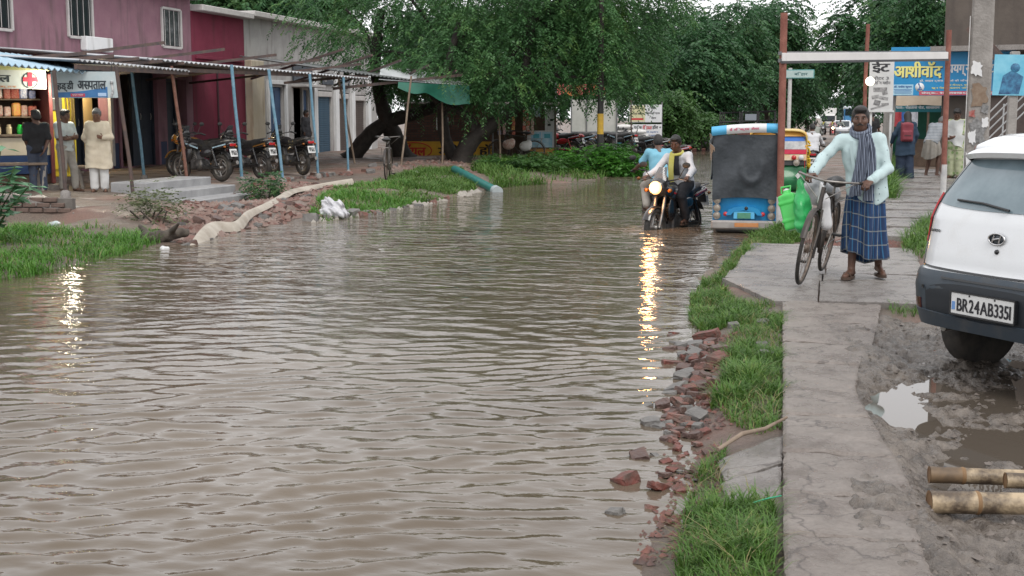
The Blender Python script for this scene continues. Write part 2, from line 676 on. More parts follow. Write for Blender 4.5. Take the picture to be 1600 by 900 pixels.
def ground_material():
    m = bpy.data.materials.new('wet_earth')
    m.use_nodes = True
    n, l = m.node_tree.nodes, m.node_tree.links
    p = n['Principled BSDF']
    tc = n.new('ShaderNodeTexCoord')
    def noise(sc_, det=6, rgh=.6):
        t = n.new('ShaderNodeTexNoise')
        t.inputs['Scale'].default_value, t.inputs['Detail'].default_value, t.inputs['Roughness'].default_value = sc_, det, rgh
        l.new(tc.outputs['Object'], t.inputs['Vector'])
        return t.outputs[0]
    def ramp(src, a, b, pa=.38, pb=.62):
        r = n.new('ShaderNodeValToRGB')
        r.color_ramp.elements[0].position, r.color_ramp.elements[0].color = pa, (*a, 1)
        r.color_ramp.elements[1].position, r.color_ramp.elements[1].color = pb, (*b, 1)
        l.new(src, r.inputs[0])
        return r.outputs[0]
    base = ramp(noise(.9), (.11, .084, .066), (.21, .165, .13))
    fine = ramp(noise(48, 9, .85), (.07, .053, .043), (.27, .215, .175))
    mx = n.new('ShaderNodeMix')
    mx.data_type = 'RGBA'
    mx.inputs[0].default_value = .6
    l.new(base, mx.inputs[6])
    l.new(fine, mx.inputs[7])
    # brick dust trodden into the left bank
    red = n.new('ShaderNodeMix')
    red.data_type = 'RGBA'
    red.inputs[7].default_value = (.26, .13, .1, 1)
    f = n.new('ShaderNodeMapRange')
    f.inputs[1].default_value, f.inputs[2].default_value, f.inputs[4].default_value = .5, .66, .6
    l.new(noise(.55, 4), f.inputs[0])
    l.new(f.outputs[0], red.inputs[0])
    l.new(mx.outputs[2], red.inputs[6])
    l.new(red.outputs[2], p.inputs['Base Color'])
    rr = n.new('ShaderNodeMapRange')
    rr.inputs[1].default_value, rr.inputs[2].default_value, rr.inputs[3].default_value, rr.inputs[4].default_value = .35, .65, .3, .85
    l.new(noise(1.6), rr.inputs[0])
    l.new(rr.outputs[0], p.inputs['Roughness'])
    b = n.new('ShaderNodeBump')
    b.inputs['Strength'].default_value, b.inputs['Distance'].default_value = .9, .03
    l.new(noise(42, 9, .8), b.inputs['Height'])
    l.new(b.outputs[0], p.inputs['Normal'])
    return m


EARTH = ground_material()
gx = lines([(-500, -60, 40), (-60, -22, 3), (-22, -12, .25), (-12, -6.4, .1), (-6.4, -1.7, .35), (-1.7, 1.4, .05), (1.4, 6, .25), (6, 30, 2), (30, 500, 40)])
gy = lines([(-20, 2.5, 2.5), (2.5, 18, .07), (18, 36, .13), (36, 60, .5), (60, 130, 2), (130, 400, 20), (400, 1600, 100)])
tag(sheet('ground', gx, gy, ground_z, EARTH), kind='structure')


# ---- the flood: a rippled sheet of muddy water
def ripples(X, Y):
    z = np.zeros(X.shape)
    r = np.random.default_rng(12)
    d = np.sqrt(X ** 2 + Y ** 2)
    wx = X + .30 * vnoise(X * .9, Y * .9, 41, 2)
    wy = Y + .30 * vnoise(X * .9 + 9, Y * .9, 42, 2)
    for i in range(46):
        lam = .07 * (6.0 ** r.random())
        th = PI / 2 + (.28 if i % 2 else -.22) + r.normal() * .46
        k = 2 * PI / lam
        ph = r.random() * 6.28
        a = .0076 * lam ** .95 * (1.35 if lam < .2 else .42)
        c = np.sin(k * (wx * math.cos(th) + wy * math.sin(th)) + ph)
        fade = np.clip(1.6 - d * (.0035 / lam) * 6, 0, 1)
        z += a * (c + .22 * c * c) * fade
    env = .45 + 1.5 * np.clip(vnoise(X * .45, Y * .3, 77, 3) + .40, 0, 1)
    xr = np.interp(Y, XR[:, 1], XR[:, 0])
    xl = np.interp(Y, XL[:, 1], XL[:, 0])
    env *= .3 + .7 * sst(.0, 1.0, xr - X) * sst(0, 2.2, X - xl)
    # wakes round the ridden motorbikes
    for (cx, cy) in ((-2.35, 19.6), (-3.1, 22.9)):
        env += 3.0 * np.exp(-(((X - cx) / 1.6) ** 2 + ((Y - cy + .6) / 1.6) ** 2))
    return WL + z * env * .62


def water_material():
    m = bpy.data.materials.new('muddy_water')
    m.use_nodes = True
    n, l = m.node_tree.nodes, m.node_tree.links
    p = n['Principled BSDF']
    tc = n.new('ShaderNodeTexCoord')
    t = n.new('ShaderNodeTexNoise')
    t.inputs['Scale'].default_value, t.inputs['Detail'].default_value = .45, 5
    l.new(tc.outputs['Object'], t.inputs['Vector'])
    r = n.new('ShaderNodeValToRGB')
    r.color_ramp.elements[0].position, r.color_ramp.elements[0].color = .35, (.100, .077, .055, 1)
    r.color_ramp.elements[1].position, r.color_ramp.elements[1].color = .68, (.15, .119, .088, 1)
    l.new(t.outputs[0], r.inputs[0])
    l.new(r.outputs[0], p.inputs['Base Color'])
    p.inputs['Roughness'].default_value = .03
    p.inputs['IOR'].default_value = 1.36
    mp = n.new('ShaderNodeMapping')
    mp.inputs['Scale'].default_value = (.55, 1, 1)
    l.new(tc.outputs['Object'], mp.inputs[0])
    t2 = n.new('ShaderNodeTexNoise')
    t2.inputs['Scale'].default_value, t2.inputs['Detail'].default_value = 8.5, 4
    l.new(mp.outputs[0], t2.inputs['Vector'])
    b = n.new('ShaderNodeBump')
    b.inputs['Strength'].default_value, b.inputs['Distance'].default_value = .10, .06
    l.new(t2.outputs[0], b.inputs['Height'])
    # beyond the bend the current runs choppier
    sp = n.new('ShaderNodeSeparateXYZ')
    l.new(tc.outputs['Object'], sp.inputs[0])
    mr = n.new('ShaderNodeMapRange')
    mr.inputs[1].default_value, mr.inputs[2].default_value, mr.inputs[3].default_value, mr.inputs[4].default_value = 8, 18, 0, .8
    l.new(sp.outputs[1], mr.inputs[0])
    t3 = n.new('ShaderNodeTexNoise')
    t3.inputs['Scale'].default_value, t3.inputs['Detail'].default_value = 3.6, 3
    t3.inputs['Distortion'].default_value = .6
    l.new(mp.outputs[0], t3.inputs['Vector'])
    b3 = n.new('ShaderNodeBump')
    b3.inputs['Distance'].default_value = .09
    l.new(mr.outputs[0], b3.inputs['Strength'])
    l.new(t3.outputs[0], b3.inputs['Height'])
    l.new(b.outputs[0], b3.inputs['Normal'])
    l.new(b3.outputs[0], p.inputs['Normal'])
    return m


WATER = water_material()
wx_ = lines([(-14, -9.2, .3), (-9.2, .4, .028)])
ys_, y_ = [2.2], 2.2
while y_ < 95:
    y_ += max(.019, .00042 * y_ * y_) if y_ < 45 else 1.2
    ys_.append(y_)
tag(sheet('flood_water', wx_, np.array(ys_), ripples, WATER), kind='structure')

# ---- churned mud beside the walk, with pools standing in it
def mud_z(X, Y):
    a = vnoise(X * 3.2, Y * 2.4, 21, 3)
    b = vnoise(X * 14 + .8 * Y, Y * 9, 22, 3)
    ridge = np.abs(vnoise(X * 7 - Y * 3, Y * 5 + X * 2, 23, 2))
    z = -.072 + .048 * a + .030 * b - .06 * ridge + .022 * vnoise(X * 34 + 2 * Y, Y * 21, 24, 2)
    for cx, cy, rx, ry, dz in ((.45, 7.55, .15, .62, .11), (.72, 8.2, .10, .35, .03), (1.0, 6.7, .4, .5, .075), (.40, 9.4, .1, .3, .05), (.5, 6.0, .1, .2, .04), (1.3, 8.0, .4, .6, .05)):
        z = z - dz * np.exp(-(((X - cx) / rx) ** 2 + ((Y - cy) / ry) ** 2) * 1.2)
    z = z + .062 * sst(.62, .34, X) * (1 - .9 * np.exp(-(((X - .40) / .22) ** 2 + ((Y - 7.55) / .7) ** 2)))
    edge = sst(.08, .16, X) * sst(11.2, 10.4, Y)
    return z * edge + (-.06) * (1 - edge)


MUD = mat('churned_mud', (.078, .065, .055), (.195, .166, .142), 9, rough=.1, rough2=.45, bump=.8, bscale=70, detail=10)
tag(sheet('mud', lines([(.06, 2.6, .014)]), lines([(4.2, 11.2, .018)]), mud_z, MUD), kind='structure')
POOL = mat('pool_water', (.10, .082, .065), None, rough=.015, spec=.7)
tag(sheet('puddle', lines([(.12, 2.6, .3)]), lines([(4.4, 10.6, .3)]), lambda X, Y: X * 0 - .103, POOL), kind='structure')

# ---- concrete walk: every cast slab is a piece of it
def concrete(name, c1, c2, c3, crack=2.2):
    """wet worn concrete: broad stains, fine straw-like specks, hairline cracks, wet patches"""
    m = mat(name, c1, c2, 3.2, rough=.12, rough2=.5, bump=.0, detail=10)
    n, l = m.node_tree.nodes, m.node_tree.links
    p = n['Principled BSDF']
    src = p.inputs['Base Color'].links[0].from_socket
    tc = [x for x in n if x.type == 'TEX_COORD'][0]
    mp = n.new('ShaderNodeMapping')
    mp.inputs['Scale'].default_value = (1.0, 2.4, 1)
    mp.inputs['Rotation'].default_value = (0, 0, .5)
    l.new(tc.outputs['Object'], mp.inputs[0])
    t = n.new('ShaderNodeTexNoise')
    t.inputs['Scale'].default_value, t.inputs['Detail'].default_value, t.inputs['Roughness'].default_value = 38, 8, .8
    t.inputs['Distortion'].default_value = 1.2
    l.new(mp.outputs[0], t.inputs['Vector'])
    r = n.new('ShaderNodeMapRange')
    r.inputs[1].default_value, r.inputs[2].default_value, r.inputs[4].default_value = .46, .62, .75
    l.new(t.outputs[0], r.inputs[0])
    x = n.new('ShaderNodeMix')
    x.data_type = 'RGBA'
    x.inputs[7].default_value = (*c3, 1)
    l.new(r.outputs[0], x.inputs[0])
    l.new(src, x.inputs[6])
    v = n.new('ShaderNodeTexVoronoi')
    v.feature = 'DISTANCE_TO_EDGE'
    v.inputs['Scale'].default_value = crack
    w_ = n.new('ShaderNodeTexNoise')
    w_.inputs['Scale'].default_value, w_.inputs['Detail'].default_value = 5, 6
    l.new(tc.outputs['Object'], w_.inputs['Vector'])
    av = n.new('ShaderNodeVectorMath')
    av.operation = 'MULTIPLY_ADD'
    av.inputs[1].default_value = (.35, .35, .35)
    l.new(w_.outputs[1], av.inputs[0])
    l.new(tc.outputs['Object'], av.inputs[2])
    l.new(av.outputs[0], v.inputs['Vector'])
    cr = n.new('ShaderNodeMapRange')
    cr.inputs[1].default_value, cr.inputs[2].default_value, cr.inputs[3].default_value, cr.inputs[4].default_value = .0, .012, .75, 0
    l.new(v.outputs['Distance'], cr.inputs[0])
    y = n.new('ShaderNodeMix')
    y.data_type = 'RGBA'
    y.inputs[7].default_value = (.06, .05, .045, 1)
    l.new(cr.outputs[0], y.inputs[0])
    l.new(x.outputs[2], y.inputs[6])
    l.new(y.outputs[2], p.inputs['Base Color'])
    b = n.new('ShaderNodeBump')
    b.inputs['Strength'].default_value, b.inputs['Distance'].default_value = .75, .012
    l.new(t.outputs[0], b.inputs['Height'])
    l.new(b.outputs[0], p.inputs['Normal'])
    return m


CONC = concrete('wet_concrete', (.185, .155, .136), (.295, .258, .232), (.12, .097, .082), 1.3)
CONC2 = concrete('grey_slab', (.20, .18, .168), (.31, .288, .27), (.13, .115, .105), .8)


def slab_mesh(poly, z, th, seed, n=14, rough_=.006, tilt=(0, 0)):
    """a cast slab over a quadrilateral, worn top and ragged edges"""
    P = [np.array(p, float) for p in poly]
    me = MB()
    c = sum(P) / 4
    def fn(u, v):
        p = P[0] * (1 - u) * (1 - v) + P[1] * u * (1 - v) + P[2] * u * v + P[3] * (1 - u) * v
        e = min(u, v, 1 - u, 1 - v)
        j = vnoise(np.array([p[0] * 9]), np.array([p[1] * 9]), seed, 3)[0]
        q = vnoise(np.array([p[0] * 13 + 40]), np.array([p[1] * 13]), seed, 2)[0]
        if e < .02: p = p + (c - p) / max(np.linalg.norm(c - p), 1e-6) * (.003 + .03 * abs(q) ** 1.5)
        zz = z + rough_ * j * 2 - (.012 if e < .02 else 0) + tilt[0] * (p[0] - c[0]) + tilt[1] * (p[1] - c[1])
        return (p[0], p[1], zz)
    me.grid(fn, n, n, True, 0)
    vs = [fn(*q) for q in [(i / n, 0) for i in range(n)] + [(1, i / n) for i in range(n)] + [(1 - i / n, 1) for i in range(n)] + [(0, 1 - i / n) for i in range(n)]]
    m = len(vs)
    me.add(vs + [(a, b, cc - th) for a, b, cc in vs], [(i, m + i, m + (i + 1) % m, (i + 1) % m) for i in range(m)])
    return me


walk = tag(bpy.data.objects.new('walkway', None), kind='structure')
C.objects.link(walk)
ye = [3.4, 4.05, 4.75, 5.3, 6.0, 6.75, 7.4, 8.25, 9.0, 9.95, 11.05]
def wl(y): return -.13 - .035 * (y - 5)
for i in range(len(ye) - 1):
    a, b = ye[i], ye[i + 1]
    xw = lambda y: float(np.interp(y, [3.4, 6.0, 6.8, 7.6, 8.6, 9.4, 11.1], [.42, .38, .24, .21, .26, .38, .5])) + .02 * math.sin(y * 5)
    xr0, xr1 = xw(a), xw(b)
    jg = lambda q: .05 * math.sin(q * 3.1)
    slab_mesh([(wl(a), a), (xr0, a + .03 + jg(i)), (xr1, b + .03 + jg(i + 1)), (wl(b), b)], .0 + .003 * math.sin(i * 1.7), .13, i, 26, .009, (-.02, 0)).build('slab', CONC, walk)
cols = [(-.93, -.004), (.004, .98)]
rows = [11.08, 12.55, 13.15, 14.7, 16.0]
for j in range(4):
    for i, (xa, xb) in enumerate(cols):
        dx = .09 * (j - 1.5)
        xa_ = xa + (.55 if (j == 0 and i == 0) else 0)
        slab_mesh([(xa_ + dx * .3, rows[j]), (xb + dx * .3, rows[j]), (xb + dx * .3, rows[j + 1]), (xa + dx * .3, rows[j + 1])], .004 + .006 * ((i + j) % 2), .1, 40 + j * 2 + i, 20, .004,
                  (.006 * (-1) ** j, .006 * (-1) ** i)).build('slab', CONC2, walk)
rows2 = [17.2, 18.6, 20.1, 21.6, 23.2, 24.9, 26.8, 28.6, 30.6, 32.6, 34.8]
for j in range(10):
    x0 = .78 + .04 * j
    slab_mesh([(x0, rows2[j]), (2.6 + .06 * j, rows2[j]), (2.6 + .06 * j, rows2[j + 1]), (x0 + .04, rows2[j + 1])], .03 + .022 * j * (1.0 if j > 5 else .8), .12, 60 + j, 16, .006, (0, -.006)).build('slab', CONC2, walk)
# two slabs that have slid off towards the water
slab_mesh([(-.47, 5.95), (-.17, 6.36), (-.15, 5.86), (-.40, 5.62)], -.03, .07, 81, 14, .004, (.12, .02)).build('slab', CONC2, walk)
slab_mesh([(-.42, 5.58), (-.16, 5.80), (-.14, 5.38), (-.36, 5.25)], -.035, .07, 82, 14, .004, (.10, .03)).build('slab', CONC2, walk)

# ---- grass
def inside(px, py, poly):
    c = np.zeros(px.shape, bool)
    n = len(poly)
    for i in range(n):
        x0, y0 = poly[i]
        x1, y1 = poly[(i + 1) % n]
        k = ((y0 > py) != (y1 > py)) & (px < (x1 - x0) * (py - y0) / ((y1 - y0) if y1 != y0 else 1e-9) + x0)
        c ^= k
    return c


def scatter(poly, n, clump=.5, seed=0, fs=3.0):
    r = np.random.default_rng(seed)
    P = np.array(poly)
    lo, hi = P.min(0), P.max(0)
    out = []
    tot = 0
    while tot < n:
        q = lo + r.random((n * 3, 2)) * (hi - lo)
        d = vnoise(q[:, 0] * fs, q[:, 1] * fs, seed, 2) + .5
        q = q[inside(q[:, 0], q[:, 1], poly) & (d > clump * r.random(len(q)))]
        out.append(q)
        tot += len(q)
    return np.concatenate(out)[:n]


def grass(name, poly, n, hgt, width, m, seed=0, clump=.7, zoff=0, hvar=.5, bend=1.0, fs=3.0):
    r = np.random.default_rng(seed + 100)
    q = scatter(poly, n, clump, seed, fs)
    z = ground_z(q[:, 0], q[:, 1]) + zoff - .01
    h = hgt * (1 - hvar + 2 * hvar * r.random(n) ** 1.3) * (.6 + .9 * np.clip(vnoise(q[:, 0] * fs, q[:, 1] * fs, seed, 2) + .5, 0, 1))
    a = r.random(n) * 2 * PI
    bx, by = np.cos(a), np.sin(a)
    b = bend * (.3 + r.random(n)) * h
    sx, sy = -by * width * (.6 + .8 * r.random(n)), bx * width * (.6 + .8 * r.random(n))
    V = np.zeros((n, 7, 3))
    for i, (t, wd) in enumerate(((0, 1), (.45, .85), (.8, .5))):
        ox, oy, oz = bx * b * t ** 2, by * b * t ** 2, h * (t - .25 * bend * t ** 3)
        V[:, 2 * i] = np.stack([q[:, 0] + ox - sx * wd, q[:, 1] + oy - sy * wd, z + oz], 1)
        V[:, 2 * i + 1] = np.stack([q[:, 0] + ox + sx * wd, q[:, 1] + oy + sy * wd, z + oz], 1)
    V[:, 6] = np.stack([q[:, 0] + bx * b, q[:, 1] + by * b, z + h * (1 - .3 * bend)], 1)
    base = np.arange(n)[:, None] * 7
    F = np.concatenate([base + np.array(t) for t in ((0, 1, 3), (0, 3, 2), (2, 3, 5), (2, 5, 4), (4, 5, 6))])
    return tag(link(name, np_mesh(name, V.reshape(-1, 3), F, False), m), kind='stuff')


GRASS = leaf_mat('grass_blades', (.045, .11, .018), (.10, .21, .036), (.28, .30, .10), 11)
GRASSY = leaf_mat('grass_blades_bright', (.05, .14, .018), (.10, .26, .034), (.25, .34, .09), 7)
gR1 = [(-1.06, 10.44), (-1.22, 12.05), (-1.18, 13.36), (-1.06, 15.35), (-1.0, 17.4), (-.55, 18.3), (-.42, 17.2), (-.82, 15.2), (-.93, 13.42), (-.95, 12.3), (-.75, 11.3), (-.38, 11.0), (-.6, 9.89), (-.89, 9.88)]
gR2 = [(-.70, 9.0), (-.58, 10.3), (-.27, 10.6), (-.27, 9.11), (-.23, 7.77), (-.19, 6.62), (-.31, 6.45), (-.46, 6.7), (-.56, 7.14), (-.57, 7.88)]
gR3 = [(-.50, 4.6), (-.53, 5.03), (-.54, 5.35), (-.55, 6.07), (-.44, 6.16), (-.40, 5.71), (-.40, 5.3), (-.16, 5.22), (-.13, 4.3), (-.46, 4.2)]
grass('grass', gR1, 8200, .075, .0040, GRASS, 1, .9, fs=2.5)
grass('grass', gR2, 6000, .07, .0032, GRASS, 2, .9, fs=3.5)
grass('grass', gR3, 3600, .075, .0026, GRASS, 3, .8, fs=5)
grass('grass', [(-.60, 7.1), (-.42, 7.2), (-.33, 7.7), (-.42, 8.1), (-.6, 7.9)], 1100, .13, .0035, GRASS, 4, .5)
grass('grass', [(-1.05, 17.3), (-.85, 18.3), (-.38, 18.4), (-.30, 16.9), (-.5, 16.2)], 2000, .13, .005, GRASS, 5, .6)
grass('grass', [(.87, 15.6), (1.0, 17.4), (1.5, 20.21), (1.9, 20.25), (1.5, 15.41), (1.06, 14.9)], 2600, .15, .005, GRASS, 6, .6)
grass('grass', [(.5, 11.3), (1.4, 11.9), (1.4, 10.9), (.57, 10.75)], 900, .08, .004, GRASS, 7, .8)
grass('grass', [(.95, 24.0), (1.0, 39.6), (1.9, 44), (1.6, 33.4), (1.35, 28.56), (1.25, 24)], 5000, .34, .012, GRASS, 8, .6)
grass('grass', [(-8.35, 9.9), (-12, 10), (-12.5, 14.6), (-10.2, 15.0), (-9.4, 16.0), (-8.6, 15.6), (-8.2, 13.4), (-8.1, 11.7)], 15000, .12, .0055, GRASSY, 9, .8, fs=1.5)
grass('grass', [(-8.15, 19.2), (-10.02, 25.1), (-10.16, 28.24), (-9.26, 27.88), (-7.7, 24), (-7.55, 21.3), (-7.7, 19.3)], 9000, .10, .007, GRASSY, 10, .8, fs=1.2)
grass('grass', [(-10.17, 28.73), (-10.63, 32.5), (-9.87, 34.23), (-7.75, 28.2), (-7.55, 24.42), (-8.0, 23.5), (-8.6, 25.3)], 8000, .13, .008, GRASS, 11, .8, fs=1.2)
grass('grass', [(-7.6, 29.6), (-9.5, 34), (-11.0, 42.2), (-10.05, 46), (-7, 46), (-5.9, 41), (-6, 34.5), (-6.8, 31.6)], 14000, .26, .011, GRASS, 12, .8, fs=.9)
DRY = leaf_mat('dry_stalks', (.16, .15, .06), (.28, .24, .11), (.38, .33, .18), 12)
for k, (pg, n_, h_, w_) in enumerate(((gR1, 420, .10, .0026), (gR2, 380, .10, .0022), (gR3, 160, .09, .002), ([(-8.3, 10.2), (-11.5, 10.5), (-12, 14.4), (-9.4, 15.8), (-8.3, 13.4)], 700, .16, .004), ([(-8.1, 19.2), (-10, 25), (-9.3, 28), (-7.7, 24)], 420, .15, .005))):
    grass('dry_grass', pg, n_, h_, w_, DRY, 30 + k, .6, bend=1.5, fs=4)
grass('grass', [(-9, 46), (-14, 62), (-9.5, 72), (-7.5, 56)], 4000, .4, .03, GRASS, 13, .8, fs=.6)

# ================================================================== THE LEFT SIDE: SHOPHOUSES
def wall_mat(name, c1, c2, dirt=(.06, .05, .045), scale=1.5):
    """painted plaster with grime in patches and streaks"""
    m = mat(name, c1, c2, scale, rough=.85, bump=.25, bscale=18, detail=8)
    n, l = m.node_tree.nodes, m.node_tree.links
    p = n['Principled BSDF']
    src = p.inputs['Base Color'].links[0].from_socket
    tc = [x for x in n if x.type == 'TEX_COORD'][0]
    mp = n.new('ShaderNodeMapping')
    mp.inputs['Scale'].default_value = (3, 3, .5)
    l.new(tc.outputs['Object'], mp.inputs[0])
    t = n.new('ShaderNodeTexNoise')
    t.inputs['Scale'].default_value, t.inputs['Detail'].default_value = 1.3, 8
    l.new(mp.outputs[0], t.inputs['Vector'])
    r = n.new('ShaderNodeMapRange')
    r.inputs[1].default_value, r.inputs[2].default_value, r.inputs[4].default_value = .52, .75, .7
    l.new(t.outputs[0], r.inputs[0])
    x = n.new('ShaderNodeMix')
    x.data_type = 'RGBA'
    x.inputs[7].default_value = (*dirt, 1)
    l.new(r.outputs[0], x.inputs[0])
    l.new(src, x.inputs[6])
    l.new(x.outputs[2], p.inputs['Base Color'])
    return m


MAUVE = wall_mat('mauve_plaster', (.215, .105, .138), (.26, .14, .17))
MAROON = wall_mat('maroon_plaster', (.165, .017, .042), (.20, .026, .055), (.07, .02, .025))
CREAM = wall_mat('cream_plaster', (.50, .43, .31), (.56, .50, .40), (.20, .14, .09))
GREYW = wall_mat('grey_whitewash', (.34, .33, .32), (.43, .42, .41), (.17, .15, .14))
WHITEW = wall_mat('white_paint', (.62, .63, .64), (.7, .7, .7), (.3, .28, .26))
DADO = wall_mat('blue_dado', (.035, .05, .10), (.05, .065, .13))
DARKB = mat('dark_blue_door', (.018, .026, .042), (.03, .04, .06), 3, rough=.5)
BLUED = mat('blue_door', (.02, .055, .13), (.03, .075, .17), 2.5, rough=.5)
BLUESH = mat('blue_shutter', (.035, .085, .14), (.06, .12, .18), 3, rough=.45, metal=.3)
BROWNSH = mat('brown_shutter', (.075, .055, .05), (.11, .085, .075), 3, rough=.55, metal=.2)
YELLOW = mat('yellow_paint', (.62, .42, .05), (.72, .52, .08), 3, rough=.5)
YELLOWP = mat('pale_yellow_wall', (.72, .5, .2), (.78, .58, .27), 2, rough=.7)
TRIM = mat('grey_trim', (.42, .40, .39), (.5, .48, .46), 5, rough=.7)
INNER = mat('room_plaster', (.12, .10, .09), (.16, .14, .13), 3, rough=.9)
BLACK = mat('black_rubber', (.018, .018, .018), (.028, .027, .026), 20, rough=.6)
FX = -18.6


def facade(t, y0, y1, z0, z1, openings, m, th=.28, name='wall'):
    """front wall of a building in the plane X = FX with real openings, and a dark room behind each"""
    mb = MB()
    cur = y0
    for (a, b, zb, zt) in sorted(openings):
        if a > cur: mb.box((FX - th / 2, (cur + a) / 2, (z0 + z1) / 2), (th, a - cur, z1 - z0))
        mb.box((FX - th / 2, (a + b) / 2, (zt + z1) / 2), (th, b - a, z1 - zt))
        if zb > z0 + .01: mb.box((FX - th / 2, (a + b) / 2, (zb + z0) / 2), (th, b - a, zb - z0))
        cur = b
    if y1 > cur: mb.box((FX - th / 2, (cur + y1) / 2, (z0 + z1) / 2), (th, y1 - cur, z1 - z0))
    w_ = mb.build(name, m, t)
    s = MB()
    s.box((FX - 5, (y0 + y1) / 2, (z0 + z1) / 2), (.2, y1 - y0, z1 - z0))
    for yy in (y0 + .1, y1 - .1): s.box((FX - 2.65, yy, (z0 + z1) / 2), (4.5, .2, z1 - z0))
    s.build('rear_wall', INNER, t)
    r = MB()
    r.box((FX - 2.4, (y0 + y1) / 2, z1 + .09), (5.6, y1 - y0 - .02, .18), bev=.02)
    r.build('roof_slab', TRIM, t)
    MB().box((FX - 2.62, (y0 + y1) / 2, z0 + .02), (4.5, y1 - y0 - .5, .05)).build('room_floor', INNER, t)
    return w_


def door(t, a, b, zb, zt, m, leaves=2, depth=.12, panels=True, name='door'):
    n = leaves
    wd = (b - a - .1) / n
    f = MB()
    for yy in (a + .03, b - .03): f.box((FX - depth + .02, yy, (zb + zt) / 2), (.1, .06, zt - zb))
    f.box((FX - depth + .02, (a + b) / 2, zt - .03), (.1, b - a - .12, .06))
    f.build('door_frame', TRIM if m is not DARKB else DARKB, t)
    for i in range(n):
        mb = MB()
        yc = a + .05 + wd * (i + .5)
        mb.box((FX - depth - .02, yc, (zb + zt - .06) / 2), (.04, wd - .01, zt - zb - .08), bev=.005)
        if panels:
            for k in range(3):
                hh = (zt - zb - .2) / 3
                mb.box((FX - depth + .005, yc, zb + .08 + hh * (k + .5)), (.014, wd * .7, hh * .8), bev=.006)
        d = mb.build(name, m, t)
        h = MB().tube([(FX - depth + .03, yc + wd * .36, (zb + zt) / 2 - .1), (FX - depth + .045, yc + wd * .36, (zb + zt) / 2), (FX - depth + .03, yc + wd * .36, (zb + zt) / 2 + .08)], .008, 6)
        h.build('handle', TRIM, d)


def shutter(t, a, b, zb, zt, m, depth=.1):
    mb = MB()
    n = int((zt - zb) / .085)
    hh = (zt - zb) / n
    s = MB().box((FX - depth - .03, (a + b) / 2, (zb + zt) / 2), (.02, b - a - .1, zt - zb)).build('shutter', m, t)
    me = None
    for k in range(n):
        if me is None: me = MB().box((0, 0, 0), (.03, b - a - .12, hh * .86), bev=.012).mesh('slat')
        link('slat', me, m, s, (FX - depth, (a + b) / 2, zb + hh * (k + .5)))
    g = MB()
    for yy in (a + .03, b - .03): g.box((FX - depth + .03, yy, (zb + zt) / 2), (.1, .06, zt - zb))
    g.box((FX - depth + .05, (a + b) / 2, zt - .09), (.16, b - a - .13, .2), bev=.02)
    g.build('shutter_frame', TRIM, t)


# mauve house
t = thing('shophouse', 'mauve plastered shophouse with dark doors behind the tea stall', 'building', (0, 0, 0))
Z0 = .1
facade(t, 23.5, 35.5, Z0, 5.0, [(28.7, 29.7, .3, 2.55), (29.7, 30.75, .3, 2.55), (31.3, 33.25, .2, 2.95), (33.9, 35.1, .2, 2.65)], MAUVE)
for a, b in ((23.5, 28.6), (30.95, 31.2), (33.35, 33.8)):
    MB().box((FX + .012, (a + b) / 2, .48), (.03, b - a, .75), bev=.006).build('dado', DADO, t)
door(t, 28.7, 29.66, .3, 2.55, DARKB, 1)
MB().box((FX - .55, 30.2, 1.4), (.06, 1.3, 2.4)).build('inner_wall', YELLOWP, t)
f = MB()
f.box((FX + .02, 30.83, 1.4), (.14, .14, 2.3), bev=.01)
f.box((FX + .018, 30.2, 2.62), (.13, 1.3, .12), bev=.01)
f.build('door_surround', TRIM, t)
door(t, 32.05, 33.25, .2, 2.95, DARKB, 2)
f = MB()
for yy in (31.25, 33.32): f.box((FX + .02, yy, 1.57), (.1, .12, 2.75), bev=.01)
f.box((FX + .02, 32.28, 3.0), (.1, 2.2, .12), bev=.01)
f.build('door_surround', MAUVE, t)
door(t, 33.9, 34.55, .2, 2.65, DARKB, 1)
for yy in (26.2, 29.6, 34.3):   # shallow windows above the awnings
    fr = MB()
    for dy in (-.55, .55): fr.box((FX + .02, yy + dy, 4.1), (.08, .07, 1.1), bev=.01)
    for dz in (-.55, .55): fr.box((FX + .018, yy, 4.1 + dz), (.08, 1.03, .07), bev=.01)
    wnd = fr.build('window', TRIM, t)
    MB().box((FX + .008, yy, 4.1), (.012, 1.0, 1.0)).build('pane', mat('dark_glass', (.02, .025, .03), rough=.08, spec=.7), wnd)
    for k in range(4): MB().tube([(FX + .03, yy - .4 + .27 * k, 3.6), (FX + .03, yy - .4 + .27 * k, 4.6)], .01, 6).build('bar', TRIM, wnd)
MB().box((FX + .10, 30.2, 3.42), (.2, 1.25, .36), bev=.02).build('air_vent_box', WHITEW, t)

# maroon house
t = thing('shophouse', 'deep maroon painted shop wall behind the row of parked motorbikes', 'building')
facade(t, 35.52, 39.1, Z0, 4.7, [], MAROON)
MB().tube([(FX + .05, 37.05, .12), (FX + .05, 37.05, 3.2)], .03, 8).build('drain_pipe', mat('dark_pipe', (.04, .015, .02), rough=.5), t)
MB().box((FX + .03, 37.3, 3.35), (.08, 3.2, .10), bev=.01).build('cornice', MAROON, t)

